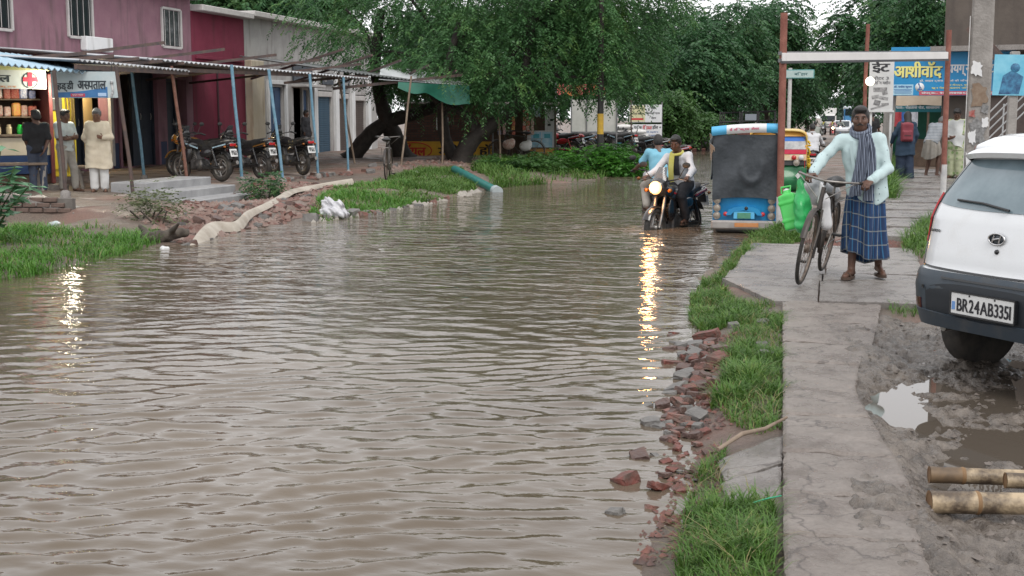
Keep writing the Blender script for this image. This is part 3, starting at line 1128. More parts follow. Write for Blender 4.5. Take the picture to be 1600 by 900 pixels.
# grey and white row with the blue doors
t = thing('shop_row', 'grey whitewashed row of small shops with blue and brown shutters', 'building')
MB().box((FX + .06, 39.62, 1.75), (.36, .95, 3.3), bev=.02).build('cream_pillar', CREAM, t)
facade(t, 39.12, 51.8, Z0, 4.8, [(40.85, 42.2, .2, 2.65), (43.0, 44.5, .2, 2.6), (45.2, 46.7, .2, 2.55), (47.3, 48.5, .2, 2.5), (49.0, 50.4, .2, 2.45)], GREYW)
door(t, 40.85, 42.2, .2, 2.65, BLUED, 2)
f = MB()
for yy in (40.78, 42.27): f.box((FX + .03, yy, 1.45), (.12, .14, 2.6), bev=.01)
f.box((FX + .028, 41.52, 2.74), (.12, 1.6, .14), bev=.01)
f.build('door_surround', WHITEW, t)
MB().box((FX + .28, 43.75, 2.66), (.6, 1.8, .08), bev=.01).build('ledge', TRIM, t)
door(t, 43.95, 44.5, .2, 2.6, BLUED, 1)
shutter(t, 45.2, 46.7, .2, 2.5, BLUESH)
shutter(t, 47.3, 48.5, .2, 2.45, BROWNSH)
shutter(t, 49.0, 50.4, .2, 2.4, BROWNSH)
for yy in (44.85, 47.0, 48.75, 50.6):
    MB().box((FX + .05, yy, 1.7), (.14, .34, 3.15), bev=.015).build('pilaster', WHITEW, t)
for a, b, z, hh, nm in ((42.9, 44.6, 3.12, .6, 'DARK'), (45.6, 46.7, 2.98, .42, 'A'), (47.5, 48.4, 2.85, .3, 'B')):
    s = MB().box((FX + .06, (a + b) / 2, z), (.05, b - a, hh), bev=.008).build('name_board', mat('slate_board', (.05, .06, .08), (.08, .09, .11), 4, rough=.5), t)
    lettering('दुकान' if nm == 'A' else ('जनरल स्टोर' if nm == 'DARK' else 'औषधि'), (b - a) * .8, hh * .5, .02).build('lettering', TRIM, s, loc=(FX + .09, (a + b) / 2, z), rot=(0, 0, PI / 2))
vs_ = MB().box((FX + .09, 47.0, 1.55), (.02, .3, 1.7), bev=.004).build('door_notice', WHITEW, t)
for k, ch in enumerate(('अ', 'ग', 'ट', 'स', 'र', 'म')):
    lettering(ch, .2, .19, .03).build('lettering', BLACK, vs_, loc=(FX + .105, 47.0, 2.25 - .27 * k), rot=(0, 0, PI / 2))

# veranda floor, steps and the broken front wall
APRON = mat('apron_concrete', (.24, .195, .165), (.36, .30, .265), 1.6, rough=.5, rough2=.9, bump=.4, bscale=30, detail=9)
vf = MB()
def vfn(u, v):
    x = -18.7 + 6.35 * u
    y = 24.3 + 12.5 * v
    e = .25 * float(vnoise(np.array([y * .8]), np.array([3.3]), 6, 3)[0]) if u > .99 else 0
    return (x + e + (-.55 * (v > .85) * (v - .85) / .15 if u > .99 else 0), y, .155 - .01 * u + .008 * math.sin(9 * u + 7 * v))
vf.grid(vfn, 24, 40, True, .14)
tag(vf.build('veranda_floor', APRON), kind='structure')
tag(MB().box((-15.7, 21.75, .06), (6.4, 4.4, .14), bev=.02).build('terrace', APRON), kind='structure')
STEPC = mat('step_cement', (.25, .25, .255), (.36, .36, .365), 3, rough=.6, bump=.3, bscale=40, detail=9)
t = thing('steps', 'three grey cement steps leading up to the veranda', 'steps', (-12.3, 21.6, 0))
for i, (xe, z, yy) in enumerate(((-12.3, .34, 0), (-11.78, .18, .05), (-11.25, .03, .1))):
    MB().box(((-13.05 if i == 0 else xe - .6) / 2 + xe / 2 + 12.3, 1.25 + yy, z - .2), (xe - (-13.05 if i == 0 else xe - .6), 2.6, .4), bev=.018).build('step', STEPC, t)
OLDBR = mat('old_brick', (.085, .06, .05), (.16, .11, .09), 8, rough=.85, bump=.4, bscale=30)
MORTAR = mat('old_mortar', (.12, .11, .10), (.17, .155, .14), 6, rough=.9, bump=.3)
t = thing('brick_wall', 'low broken brick retaining wall below the tea stall terrace', 'wall', (-11.5, 17.85, -.12), R(8))
MB().box((-1.5, .09, .19), (3.0, .12, .42)).build('mortar_core', MORTAR, t)
bme = None
for r_ in range(5):
    for k in range(13):
        if r_ == 4 and k in (0, 5): continue
        if bme is None: bme = MB().box((0, 0, 0), (.215, .1, .068), bev=.008).mesh('brick')
        link('brick', bme, OLDBR, t, (-.12 - .23 * k - (.11 if r_ % 2 else 0), .03 + random.uniform(-.008, .008), .05 + .083 * r_), (0, random.uniform(-.01, .01), random.uniform(-.02, .02)))
slab_mesh([(-3.1, -.06), (-.9, -.06), (-.9, .5), (-3.1, .5)], .46, .07, 90, 12, .008, (.0, .02)).build('coping_slab', CONC2, t)
slab_mesh([(-.8, -.02), (.25, .0), (.2, .4), (-.75, .5)], .30, .07, 91, 12, .008, (-.28, .05)).build('coping_slab', CONC2, t)
slab_mesh([(.05, -.1), (.75, .1), (.6, .5), (.0, .4)], .16, .08, 92, 12, .01, (-.25, .1)).build('coping_slab', CONC2, t)

# ---- awnings and the posts that carry them
TIN = mat('weathered_tin', (.40, .41, .43), (.55, .56, .58), 3, rough=.45, metal=.35, detail=8)
TINBLUE = mat('pale_blue_sheet', (.30, .46, .58), (.40, .55, .66), 2.5, rough=.4, detail=8)
RUST = mat('rusty_iron', (.13, .055, .04), (.20, .10, .075), 9, rough=.75, bump=.3, detail=8)
DPOLE = mat('dark_iron', (.055, .045, .045), (.12, .075, .06), 6, rough=.65, detail=8)
BPOLE = mat('blue_painted_iron', (.085, .21, .30), (.19, .33, .43), 7, rough=.55, detail=8)
GREYIRON = mat('grey_iron', (.12, .13, .14), (.2, .2, .2), 6, rough=.6)
WOOD = mat('weathered_wood', (.14, .10, .07), (.26, .20, .15), 6, rough=.8, bump=.4, stretch=(1, 1, .2))


def awning(name, label, A, B, A2, B2, m, waves, beam=True, amp=.022, sag=0.0):
    """corrugated sheet: front edge A-B, back edge A2-B2"""
    A, B, A2, B2 = map(Vector, (A, B, A2, B2))
    t = thing(name, label, 'awning', A.lerp(B, .5))
    o = t.location
    n = waves * 4
    mb = MB()
    def fn(u, v):
        p = A.lerp(B, u).lerp(A2.lerp(B2, u), v) - o
        return p + Vector((0, 0, amp * math.sin(u * waves * 2 * PI) - sag * math.sin(PI * u) * (1 - v)))
    mb.grid(fn, n, 6, True, .012)
    mb.build('corrugated_sheet', m, t)
    if beam:
        d = Vector((0, 0, -.09))
        MB().bar(A - o + d + (A2 - A) * .02, B - o + d + (B2 - B) * .02, .06, .08).build('beam', DPOLE, t)
        MB().bar(A - o + d + (A2 - A) * .5, B - o + d + (B2 - B) * .5, .06, .08).build('beam', DPOLE, t)
        for k in range(5):
            u = .06 + .22 * k
            p = A.lerp(B, u) - o
            q = A2.lerp(B2, u) - o
            MB().bar(p + Vector((0, 0, -.05)), q + Vector((0, 0, -.05)), .05, .06).build('rafter', DPOLE, t)
    return t


AWA, AWB = (-13.36, 23.6, 2.72), (-12.35, 33.9, 2.60)
awning('tin_awning', 'long weathered tin awning over the parked motorbikes on blue posts', AWA, AWB, (-18.6, 24.6, 3.12), (-18.6, 36.0, 3.02), TIN, 60)
awning('tin_awning', 'short tin awning on two rusty posts above the cement steps', (-13.0, 20.6, 2.56), (-13.15, 25.0, 2.52), (-16.2, 20.6, 2.74), (-16.2, 25.0, 2.72), TIN, 26)
awning('blue_awning', 'pale blue corrugated sheet roof sloping down over the tea stall', (-13.55, 18.0, 2.47), (-13.0, 21.7, 2.33), (-15.9, 19.2, 2.86), (-15.5, 23.4, 2.74), TINBLUE, 24, False, .03)
TARPG = mat('green_tarp', (.015, .11, .075), (.02, .15, .10), 3, rough=.4)
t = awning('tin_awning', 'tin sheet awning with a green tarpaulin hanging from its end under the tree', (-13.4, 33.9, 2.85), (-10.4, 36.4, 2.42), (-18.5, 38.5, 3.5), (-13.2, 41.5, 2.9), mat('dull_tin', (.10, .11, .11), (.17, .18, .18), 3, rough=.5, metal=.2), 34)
o_ = t.location
mb = MB()
def tf(u, v):
    p = Vector((-12.0, 35.1, 2.52)).lerp(Vector((-10.3, 36.5, 2.44)), u) - o_
    return p + Vector((.05 + .10 * math.sin(9 * u) * v, -.03 - .06 * math.sin(7 * u + 1) * v, .02 - (.16 + .46 * u + .08 * math.sin(11 * u)) * v))
mb.grid(tf, 22, 8, True, .006)
mb.build('tarpaulin', TARPG, t)
mb = MB()
mb.grid(lambda u, v: Vector((-12.4 + 2.2 * u, 34.7 + 1.9 * u, 2.56 - .13 * u)).lerp(Vector((-13.5 + 1.3 * u, 38 + 2.0 * u, 3.1 - .2 * u)), v) - o_ + Vector((0, 0, .045)), 8, 6, True, .006)
mb.build('sheet_edge', mat('bright_tin', (.6, .63, .66), (.7, .72, .74), 3, rough=.35), t)





def post(name, label, base, top, r, m, n=8, foot=True, group=None, cat='post'):
    t = thing(name, label, cat, base, group=group)
    d = Vector(top) - Vector(base)
    L = [Vector((0, 0, 0)), d * .3 + Vector((.01, .008, 0)), d * .65 + Vector((-.008, .01, 0)), d]
    MB().tube(L, r, n).build('shaft', m, t)
    if foot: MB().lathe([(r * 2.6, -.05), (r * 2.5, .05), (r * 1.6, .09)], n=10).build('footing', CONC2, t)
    return t


def leaning(name, label, px0, px1, ytop, d, zb, r, m):
    """a post whose foot and head stand at the given bearings"""
    x0, y0 = bearing(px0, d)
    x1, y1 = bearing(px1, d)
    post(name, label, (x0, y0, zb), (x1, y1, CAM_Z + (183 - ytop) / 2000 * d), r, m)
leaning('iron_post', 'dark iron post in front of the man in the pale shirt', 103, 94, 112, 22.0, .22, .034, DPOLE)
leaning('iron_post', 'dark rusty post rising beside the cement steps, under the hospital sign', 209, 190, 105, 23.0, .1, .034, DPOLE)
leaning('iron_post', 'rusty brown post standing at the far end of the cement steps', 294, 275, 105, 27.0, .15, .036, RUST)
leaning('blue_post', 'thin pale blue post standing far back on the veranda', 227, 213, 104, 29.5, .15, .036, BPOLE)
leaning('blue_post', 'pale blue post right behind the two overlapping motorbikes', 379, 368, 103, 28.6, .15, .038, BPOLE)
leaning('blue_post', 'pale blue post in front of the motorbike parked on its own', 443, 425, 110, 28.4, .14, .035, BPOLE)
leaning('blue_post', 'blue grey post behind the tail of the motorbike parked on its own', 498, 488, 117, 30.8, .13, .034, BPOLE)
leaning('blue_post', 'blue grey post at the outer end of the long tin awning', 545, 540, 122, 33.6, .1, .032, BPOLE)
for i, (b, tp, lab) in enumerate((((-11.6, 34.2), (-11.5, 34.9, 2.7), 'thin wooden prop nearest the parked bicycle'), ((-11.0, 36.2), (-11.1, 36.6, 2.5), 'thin wooden prop under the hanging green tarpaulin'),
                                 ((-10.6, 38.0), (-10.75, 38.1, 2.1), 'short leaning prop in front of the painted yellow wall'), ((-9.6, 37.6), (-9.65, 37.6, 2.0), 'thin pale prop left of the spreading tree trunk'),
                                 ((-13.2, 34.8), (-13.6, 34.6, 2.8), 'thin prop between the shutters and the leaning trunk'))):
    post('wooden_prop', lab, (*b, gz(*b)), tp, .03, WOOD, 7, False)

# ---- tea stall
t = thing('tea_stall', 'small lit stall with shelves of snacks and a blue and white counter', 'stall', (-14.85, 22.3, .27), R(48))
CREAMB = mat('cream_board', (.62, .55, .42), (.7, .62, .5), 4, rough=.6)
BLUEB = mat('blue_board', (.015, .04, .12), (.02, .055, .16), 3, rough=.5)
DWOOD = mat('dark_wood', (.07, .045, .03), (.12, .08, .055), 7, rough=.7, bump=.2)
REDB = mat('red_brown_board', (.14, .03, .03), (.2, .05, .045), 5, rough=.6)
def tb(name, c, d, m, bev=.008): return MB().box(c, d, bev=bev).build(name, m, t)
tb('counter_top', (-1.15, -.02, .93), (2.4, .5, .045), WOOD)
tb('counter_panel', (-1.15, -.2, .72), (2.36, .04, .34), CREAMB)
tb('counter_skirt', (-1.15, -.2, .37), (2.36, .035, .36), BLUEB)
tb('counter_base', (-1.15, -.17, .09), (2.36, .05, .18), DWOOD)
tb('back_panel', (-1.15, .95, 1.05), (2.4, .05, 2.1), DWOOD)
tb('shelf', (-1.15, .45, 1.28), (2.3, .34, .03), WOOD)
tb('shelf', (-1.15, .45, 1.62), (2.3, .34, .03), WOOD)
tb('side_panel', (.03, .35, 1.05), (.05, 1.2, 2.1), REDB)
tb('corner_post', (.03, -.28, 1.05), (.07, .06, 2.1), REDB)
tb('side_panel', (-2.36, .35, 1.05), (.05, 1.2, 2.1), DWOOD)
tb('stall_roof', (-1.15, .3, 2.2), (2.6, 1.5, .05), DWOOD)
tb('valance', (-1.25, -.48, 2.23), (2.5, .03, .14), mat('lime_tarp', (.45, .47, .2), (.55, .56, .28), 3, rough=.6), .004)
tb('plinth', (-1.15, .3, -.11), (2.8, 1.6, .2), CONC2)
M_stall = t.matrix_basis.copy()
def stall_at(x, y, z): return tuple(M_stall @ Vector((x, y, z)))
M_stall = Matrix.Translation((-14.85, 22.3, .27)) @ Matrix.Rotation(R(48), 4, 'Z')

yb = thing('yellow_cabinet', 'bright yellow metal cabinet beside the lit tea stall', 'cabinet', stall_at(.36, .5, 0), R(48))
YL = mat('bright_yellow', (.62, .48, .02), (.74, .58, .04), 3, rough=.45)
MB().box((0, 0, 1.05), (.56, .5, 1.9), bev=.015).build('body', YL, yb)
MB().box((-.12, -.265, .75), (.26, .02, 1.0), bev=.006).build('door', YL, yb)
MB().box((-.1, -.27, 1.62), (.25, .04, .42), bev=.06).build('meter_box', mat('meter_grey', (.09, .09, .085), (.13, .13, .12), 4, rough=.4), yb)
MB().box((-.1, -.293, 1.7), (.11, .01, .13)).build('label', WHITEW, yb)
for k, xx in enumerate((.08, .14, .19, .23)):
    MB().tube([(xx, -.275, 2.0), (xx + .02, -.29, 1.4), (xx - .01, -.285, .9), (xx + .01, -.275, .2)], .016, 6).build('cable', mat('brown_cable', (.16, .10, .03), (.25, .17, .05), 8, rough=.6), yb)
PACK = [mat('packet_red', (.55, .05, .04), (.65, .3, .2), 30, rough=.3), mat('packet_pink', (.6, .3, .32), (.75, .6, .6), 30, rough=.3), mat('packet_orange', (.65, .25, .04), (.7, .5, .25), 30, rough=.3),
        mat('packet_white', (.6, .57, .5), (.5, .2, .15), 26, rough=.3), mat('packet_blue', (.1, .16, .45), (.5, .5, .6), 28, rough=.3), mat('packet_yellow', (.6, .45, .06), (.7, .2, .08), 28, rough=.3)]
pk = [MB().box((0, 0, .09), (.13, .07, .18), bev=.03).mesh('packet'), MB().box((0, 0, .11), (.16, .09, .22), bev=.035).mesh('packet'), MB().lathe([(.05, 0), (.055, .02), (.055, .13), (.035, .15), (.04, .16), (.04, .18), (0.001, .185)], n=12).mesh('jar')]
wheres = {0: 'on the lower shelf of the tea stall', 1: 'on the upper shelf of the tea stall', 2: 'on the counter of the tea stall'}
for row, z in enumerate((1.295, 1.635)):
    for k in range(14):
        i = random.randrange(2)
        mm = PACK[random.randrange(6)]
        p = stall_at(-.14 - .155 * k, .42 + random.uniform(-.04, .04), z)
        me = pk[i].copy()
        me.materials.clear()
        o = link('snack_packet', me, mm, None, (p[0], p[1], p[2] + .27 * 0), (0, 0, R(48) + random.uniform(-.3, .3)), (1, 1, random.uniform(.85, 1.25)))
        tag(o, 'shiny snack packet standing in the row ' + wheres[row], 'packet', 'snack packets ' + wheres[row])
JARG = mat('jar_glass', (.45, .35, .22), (.6, .5, .3), 18, rough=.15)
for k in range(7):
    p = stall_at(-.5 - .2 * k, -.02, .955)
    me = pk[2].copy()
    o = link('jar', me, JARG if k else mat('green_bottle', (.02, .5, .06), rough=.2), None, p)
    if k == 0:
        tag(o, 'bright green bottle standing on the tea stall counter', 'bottle')
    else:
        tag(o, 'clear sweet jar with a lid on the tea stall counter', 'jar', 'sweet jars on the tea stall counter')
p = stall_at(-.26, -.05, .955)
o = MB().box((0, 0, .11), (.34, .22, .22), bev=.01).build('carton', CREAMB, None, loc=p, rot=(0, 0, R(48)))
tag(o, 'cream cardboard carton at the right end of the tea stall counter', 'carton')
lam = thing('bulb', 'glowing white bulb hanging under the blue sheet roof', 'lamp', stall_at(.12, -.55, 1.93))
MB().lathe([(.02, .09), (.022, .05), (.045, .02), (.05, -.01), (.035, -.045), (.001, -.06)], n=14).build('glass', mat('lit_bulb', (1, 1, 1), emit=(1, .97, .88), estr=12), lam)
MB().lathe([(.024, .08), (.024, .13), (.01, .14)], n=10).build('socket', BLACK, lam)
MB().tube([(0, 0, .13), (.02, .01, .5)], .006, 5).build('wire', BLACK, lam)
pl = bpy.data.lights.new('bulb_light', 'POINT')
pl.energy, pl.color, pl.shadow_soft_size = 80, (1, .90, .70), .12
pl.specular_factor = .25
po = bpy.data.objects.new('bulb_light', pl)
C.objects.link(po)
po.location = Vector(stall_at(.12, -.68, 1.88))

SIGNG = mat('pale_sign_vinyl', (.42, .47, .47), (.5, .54, .53), 3, rough=.5)
t = thing('hospital_sign', 'grey hospital sign with a red cross above the tea stall shelves', 'sign', stall_at(-1.2, -.36, 1.99), R(48))
MB().box((0, 0, 0), (2.3, .03, .36), bev=.004).build('board', SIGNG, t)
text_on('lettering', 'हड्डी अस्पताल', 1.7, .24, mat('sign_black', (.03, .04, .05), rough=.6), t, (-.35, -.019, .01), bold=.03)
text_on('lettering', 'डॉक्टर', .5, .06, mat('sign_orange', (.5, .2, .08), rough=.6), t, (.35, -.019, -.14), bold=.02)
MB().tube([(.85 + .14 * math.cos(a), -.02, -.02 + .14 * math.sin(a)) for a in np.linspace(0, 2 * PI, 24)], .008, 5).build('ring', mat('sign_black', (.03, .04, .05)), t)
c = MB()
c.box((.85, -.021, -.0), (.08, .012, .26)); c.box((.85, -.022, -.0), (.26, .012, .08))
c.build('cross', mat('cross_red', (.5, .03, .06), rough=.5), t)
# hanging sign turned to the street
p0, p1 = Vector((-13.72, 20.80, 0)), Vector((-12.53, 21.10, 0))
ang = math.atan2(p1.y - p0.y, p1.x - p0.x)
t = thing('hospital_sign', 'pale blue bone hospital sign hanging above the man in the cream kurta', 'sign', ((p0.x + p1.x) / 2, (p0.y + p1.y) / 2, 2.13), ang)
MB().box((0, 0, 0), (1.2, .025, .47), bev=.004).build('board', mat('sign_sky', (.40, .50, .53), (.50, .56, .57), 2.5, rough=.5), t)
b = MB()
b.grid(lambda u, v: (-.48 + .9 * u, -.0155, -.235 + (.09 + .10 * u * u) * v + .01), 10, 1)
b.build('blue_swoosh', mat('sign_blue', (.03, .13, .33), (.06, .2, .42), 3, rough=.5), t)
MB().box((-.12, -.016, -.185), (.26, .008, .055), bev=.003).build('red_tag', mat('sign_red', (.55, .05, .09), rough=.5), t)
text_on('lettering', 'मुख्य सड़क', .2, .03, WHITEW, t, (-.12, -.022, -.185), bold=.02)
MB().box((.32, -.0165, -.175), (.15, .008, .06), bev=.003).build('blue_tag', mat('sign_paleblue', (.4, .55, .75), rough=.5), t)
text_on('lettering', 'हड्डी', .30, .21, mat('sign_black', (.03, .04, .05)), t, (-.34, -.017, -.025), bold=.045)
text_on('lettering', 'अ~सपताल', .52, .17, mat('sign_black', (.03, .04, .05)), t, (.14, -.017, -.005), bold=.045)
for xx, ss in ((.5, 1), (-.53, .7)):
    m_ = MB()
    m_.lathe([(.001, -.0), (.03 * ss, .01), (.03 * ss, .05), (.001, .07)], (xx, -.018, .06 * ss - .05), n=8)
    m_.tube([(xx, -.02, .02 * ss), (xx + .02, -.02, -.1), (xx - .01, -.02, -.21)], .022 * ss, 6)
    m_.build('bone_print', mat('sign_bone', (.12, .14, .15), (.6, .6, .6), 12, rough=.6), t)
for xx in (-.5, .5): MB().tube([(xx, 0, .23), (xx, .02, .42)], .006, 5).build('wire', BLACK, t)

# benches
WB = mat('bench_grey', (.22, .20, .18), (.33, .30, .27), 6, rough=.75)
def bench(label, loc, rz, L, h, name='bench'):
    t = thing(name, label, 'bench', loc, rz)
    MB().box((0, 0, h), (L, .42, .05), bev=.01).build('seat', WOOD, t)
    for s in (-1, 1):
        q = MB()
        for yy in (-.16, .16): q.bar((s * (L / 2 - .12), yy, h - .03), (s * (L / 2 - .05), yy * 1.1, 0), .06, .05)
        q.bar((s * (L / 2 - .1), -.16, h - .1), (s * (L / 2 - .1), .16, h - .1), .09, .04)
        q.build('leg', WB, t)
    return t
bench('long wooden bench with grey legs in front of the tea stall', (-14.75, 20.75, .13), R(48), 1.5, .56)
bench('small grey stool behind the man in the pale shirt', (-14.0, 22.4, .13), R(30), .5, .46, 'stool')

lam = thing('bulb', 'small lit bulb over the pale yellow doorway', 'lamp', (-19.0, 29.85, 2.45))
MB().lathe([(.02, .09), (.022, .05), (.045, .02), (.05, -.01), (.035, -.045), (.001, -.06)], n=12).build('glass', mat('lit_bulb', (1, 1, 1)), lam)
MB().lathe([(.024, .08), (.024, .16), (.01, .17)], n=8).build('socket', BLACK, lam)
pl = bpy.data.lights.new('doorway_light', 'POINT')
pl.energy, pl.color, pl.shadow_soft_size = 70, (1, .88, .62), .05
po = bpy.data.objects.new('doorway_light', pl)
C.objects.link(po)
po.location = (-18.85, 29.9, 2.3)

# ================================================================== TREES
def foliage_arrays(blobs, n, K, Ls, lw, ll, droop, seed, hollow=.55, spread=1.0):
    """n drooping sprays of K leaves through the volume of the blobs, with gaps; returns V,F"""
    r = np.random.default_rng(seed)
    vol = np.array([b[1][0] * b[1][1] * b[1][2] for b in blobs]) ** .7
    pick = r.choice(len(blobs), n, p=vol / vol.sum())
    c = np.array([b[0] for b in blobs])[pick]
    rad = np.array([b[1] for b in blobs])[pick]
    d = r.normal(size=(n, 3))
    d /= np.linalg.norm(d, axis=1)[:, None]
    rr = (hollow + (1 - hollow) * r.random(n) ** .6) * (1 + .16 * r.normal(size=n))
    p = c + d * rad * rr[:, None]
    keep = (vnoise(p[:, 0] * .9 + 3 * p[:, 2] * .3, p[:, 1] * .9 + p[:, 2] * 1.3, seed, 2) > -.17) | (r.random(n) < .18)
    p, d = p[keep], d[keep]
    n = len(p)
    a = np.arctan2(d[:, 1], d[:, 0]) + r.normal(size=n) * .7
    el = -.25 + .4 * d[:, 2] + .3 * r.normal(size=n)
    D = np.stack([np.cos(a) * np.cos(el), np.sin(a) * np.cos(el), np.sin(el)], 1)
    S = np.stack([-np.sin(a), np.cos(a), 0 * a], 1)
    L = Ls * (.6 + .8 * r.random(n))
    V = np.zeros((n, K, 4, 3))
    for k in range(K):
        t = (k + .5) / K
        sg = 1 if k % 2 else -1
        base = p + D * (L * t)[:, None] + np.array([0, 0, -1]) * (droop * L * t * t)[:, None]
        dirv = D * .55 + S * sg * (.8 + .2 * r.random(n))[:, None] + np.array([0, 0, -1]) * (.35 + .35 * r.random(n))[:, None] * spread
        dirv /= np.linalg.norm(dirv, axis=1)[:, None]
        nrm = np.cross(dirv, np.array([0, 0, 1.0]) + .6 * r.normal(size=(n, 3)))
        nrm /= np.linalg.norm(nrm, axis=1)[:, None] + 1e-6
        l_ = (ll * (.7 + .6 * r.random(n)))[:, None]
        w_ = (lw * (.7 + .6 * r.random(n)))[:, None]
        V[:, k, 0] = base
        V[:, k, 1] = base + dirv * l_ * .45 + nrm * w_
        V[:, k, 2] = base + dirv * l_
        V[:, k, 3] = base + dirv * l_ * .5 - nrm * w_
    F = np.arange(n * K * 4).reshape(-1, 4)
    return V.reshape(-1, 3), F


BARK = mat('dark_wet_bark', (.018, .014, .012), (.04, .032, .026), 8, rough=.75, bump=.8, bscale=25, detail=9)
BARK2 = mat('grey_bark', (.045, .036, .03), (.09, .075, .06), 6, rough=.85, bump=.7, bscale=20, detail=8)
NEEM = leaf_mat('neem_leaves', (.028, .082, .030), (.072, .178, .058), (.21, .34, .09), .8)
NEEM2 = leaf_mat('deep_leaves', (.022, .068, .03), (.052, .138, .052), (.135, .235, .075), .5)
MANGO = leaf_mat('fresh_leaves', (.03, .08, .02), (.06, .14, .035), (.13, .22, .06), .9)


def tree(name, label, base, trunks, blobs, n, K, Ls, lw, ll, droop, leafm, bark=BARK, seed=1, hollow=.55, group=None):
    t = thing(name, label, 'tree', base, group=group)
    b = np.array(base)
    mb = MB()
    for pts, rad in trunks:
        P = [Vector(p) - Vector(base) for p in pts]
        Q, rs = [], []
        m = len(P)
        for i in range(m - 1):       # soften the bends
            p0, p1, p2, p3 = P[max(i - 1, 0)], P[i], P[i + 1], P[min(i + 2, m - 1)]
            for k in range(4):
                u = k / 4
                Q.append(.5 * ((2 * p1) + (p2 - p0) * u + (2 * p0 - 5 * p1 + 4 * p2 - p3) * u * u + (3 * p1 - p0 - 3 * p2 + p3) * u ** 3))
                rs.append((rad[0] + (rad[1] - rad[0]) * (i + u) / (m - 1)) * (1 + .07 * math.sin(5 * i + 9 * u)))
        Q.append(P[-1])
        rs.append(rad[1])
        if pts[0][2] < base[2] + .3: rs[0] *= 1.35
        mb.tube(Q, rs, 10)
    mb.build('trunk', bark, t)
    V, F = foliage_arrays(blobs, n, K, Ls, lw, ll, droop, seed, hollow)
    link('crown', np_mesh('crown', V - b, F, False), leafm, t)
    return t


def limbs(origin, blobs, r0):
    """limbs that run from the fork out to the leaf clumps"""
    out = []
    o = Vector(origin)
    for i, (c, r) in enumerate(blobs):
        c = Vector(c)
        mid = o.lerp(c, .5) + Vector((.2 * math.sin(i * 3), .2 * math.cos(i * 5), .15))
        out.append(([tuple(o), tuple(mid), tuple(c)], (r0, r0 * .25)))
    return out


# the leaning tree and the spreading tree over the left bank
d = 42
bA = B3(548, 250, d)
blA = [(B3(600, 60, 41), (1.8, 1.6, 1.5)), (B3(545, 20, 42), (2.0, 1.8, 1.6)), (B3(660, 95, 41), (1.6, 1.5, 1.3)), (B3(690, 20, 42), (2.2, 2.0, 1.9)), (B3(620, -25, 42), (2.4, 2.0, 1.5)), (B3(740, -15, 42), (2.4, 2.0, 1.5)), (B3(645, 100, 40), (.9, .9, .55))]
fk = B3(607, 190, d)
tree('neem_tree', 'dark tree with a leaning trunk beside the shuttered shops, under the green tarpaulin', bA,
     [([bA, B3(575, 215, d), fk, B3(650, 178, d), B3(690, 160, d), B3(720, 120, d), B3(730, 60, d)], (.30, .12)),
      ([B3(632, 250, d + .6), B3(618, 215, d + .4), fk, B3(596, 150, d), B3(590, 90, d), B3(600, 20, d)], (.36, .12))] + limbs(B3(590, 90, d), blA[:3], .1) + limbs(B3(720, 120, d), blA[3:], .1),
     blA, 3400, 16, .42, .022, .12, .7, NEEM, seed=3)
d = 39
bB = B3(720, 258, d)
blB = [(B3(745, 90, 39), (1.7, 1.5, 1.25)), (B3(830, 80, 39), (1.8, 1.6, 1.4)), (B3(905, 85, 39.5), (1.4, 1.4, 1.25)), (B3(965, 75, 40.5), (1.3, 1.4, 1.3)), (B3(700, 118, 38.5), (1.1, 1.1, .9)), (B3(790, 130, 38.5), (1.2, 1.1, .75)), (B3(860, 128, 39), (1.0, 1.0, .7)),
       (B3(960, 130, 39.5), (1.0, 1.0, .75)), (B3(790, 0, 39.5), (2.4, 2.0, 1.7)), (B3(890, 0, 40), (2.2, 2.0, 1.7)), (B3(980, -10, 41), (2.0, 1.8, 1.6)), (B3(840, -25, 40), (2.6, 2.2, 1.5)), (B3(950, -25, 41), (2.2, 2.0, 1.4)), (B3(745, 165, 38.5), (.8, .8, .4)), (B3(1000, 105, 41), (.8, .9, .9))]
fkB = B3(768, 196, d)
tree('neem_tree', 'spreading dark tree whose low boughs arch over the flooded bank', bB,
     [([bB, B3(728, 232, d), B3(745, 212, d), fkB, B3(800, 172, d), B3(840, 150, d), B3(880, 100, d)], (.34, .10)),
      ([B3(740, 214, d), B3(738, 190, d), B3(715, 172, d), B3(690, 166, d), B3(670, 140, d)], (.17, .08)),
      ([B3(712, 250, d + .8), B3(696, 215, d + .8), B3(692, 165, d + .6), B3(700, 110, d), B3(720, 40, d)], (.22, .10)),
      ([B3(800, 172, d), B3(815, 130, d), B3(830, 60, d), B3(840, -20, d)], (.16, .08))] + limbs(B3(815, 130, d), blB[:8], .08) + limbs(B3(830, 40, d), blB[8:], .1),
     blB, 6600, 16, .40, .02, .115, .75, NEEM, seed=5)
# climber-covered pole striped yellow and black
px_, py_, pz_ = B3(937, 257, 38)
t = thing('painted_pole', 'pole with yellow and black bands rising from the green bushes', 'pole', (px_, py_, gz(px_, py_) - .1))
YB = mat('band_yellow', (.55, .34, .03), (.42, .26, .04), 9, rough=.6)
zt = [0, .55, 1.15, 1.75, 2.2]
for k in range(4):
    MB().lathe([(.105 - .004 * k, zt[k]), (.103 - .004 * k, zt[k + 1])], n=14).build('band', YB if k % 2 == 0 else BLACK, t)
MB().lathe([(.09, 2.2), (.07, 5.8)], n=12).build('shaft', BARK, t)
V, F = foliage_arrays([((0, 0, 2.9), (.38, .38, .75)), ((.05, 0, 3.9), (.45, .42, .8)), ((-.1, 0, 4.8), (.5, .5, .8))], 330, 14, .35, .022, .11, 1.0, 8, .4)
link('climber', np_mesh('climber', V, F, False), NEEM, t)

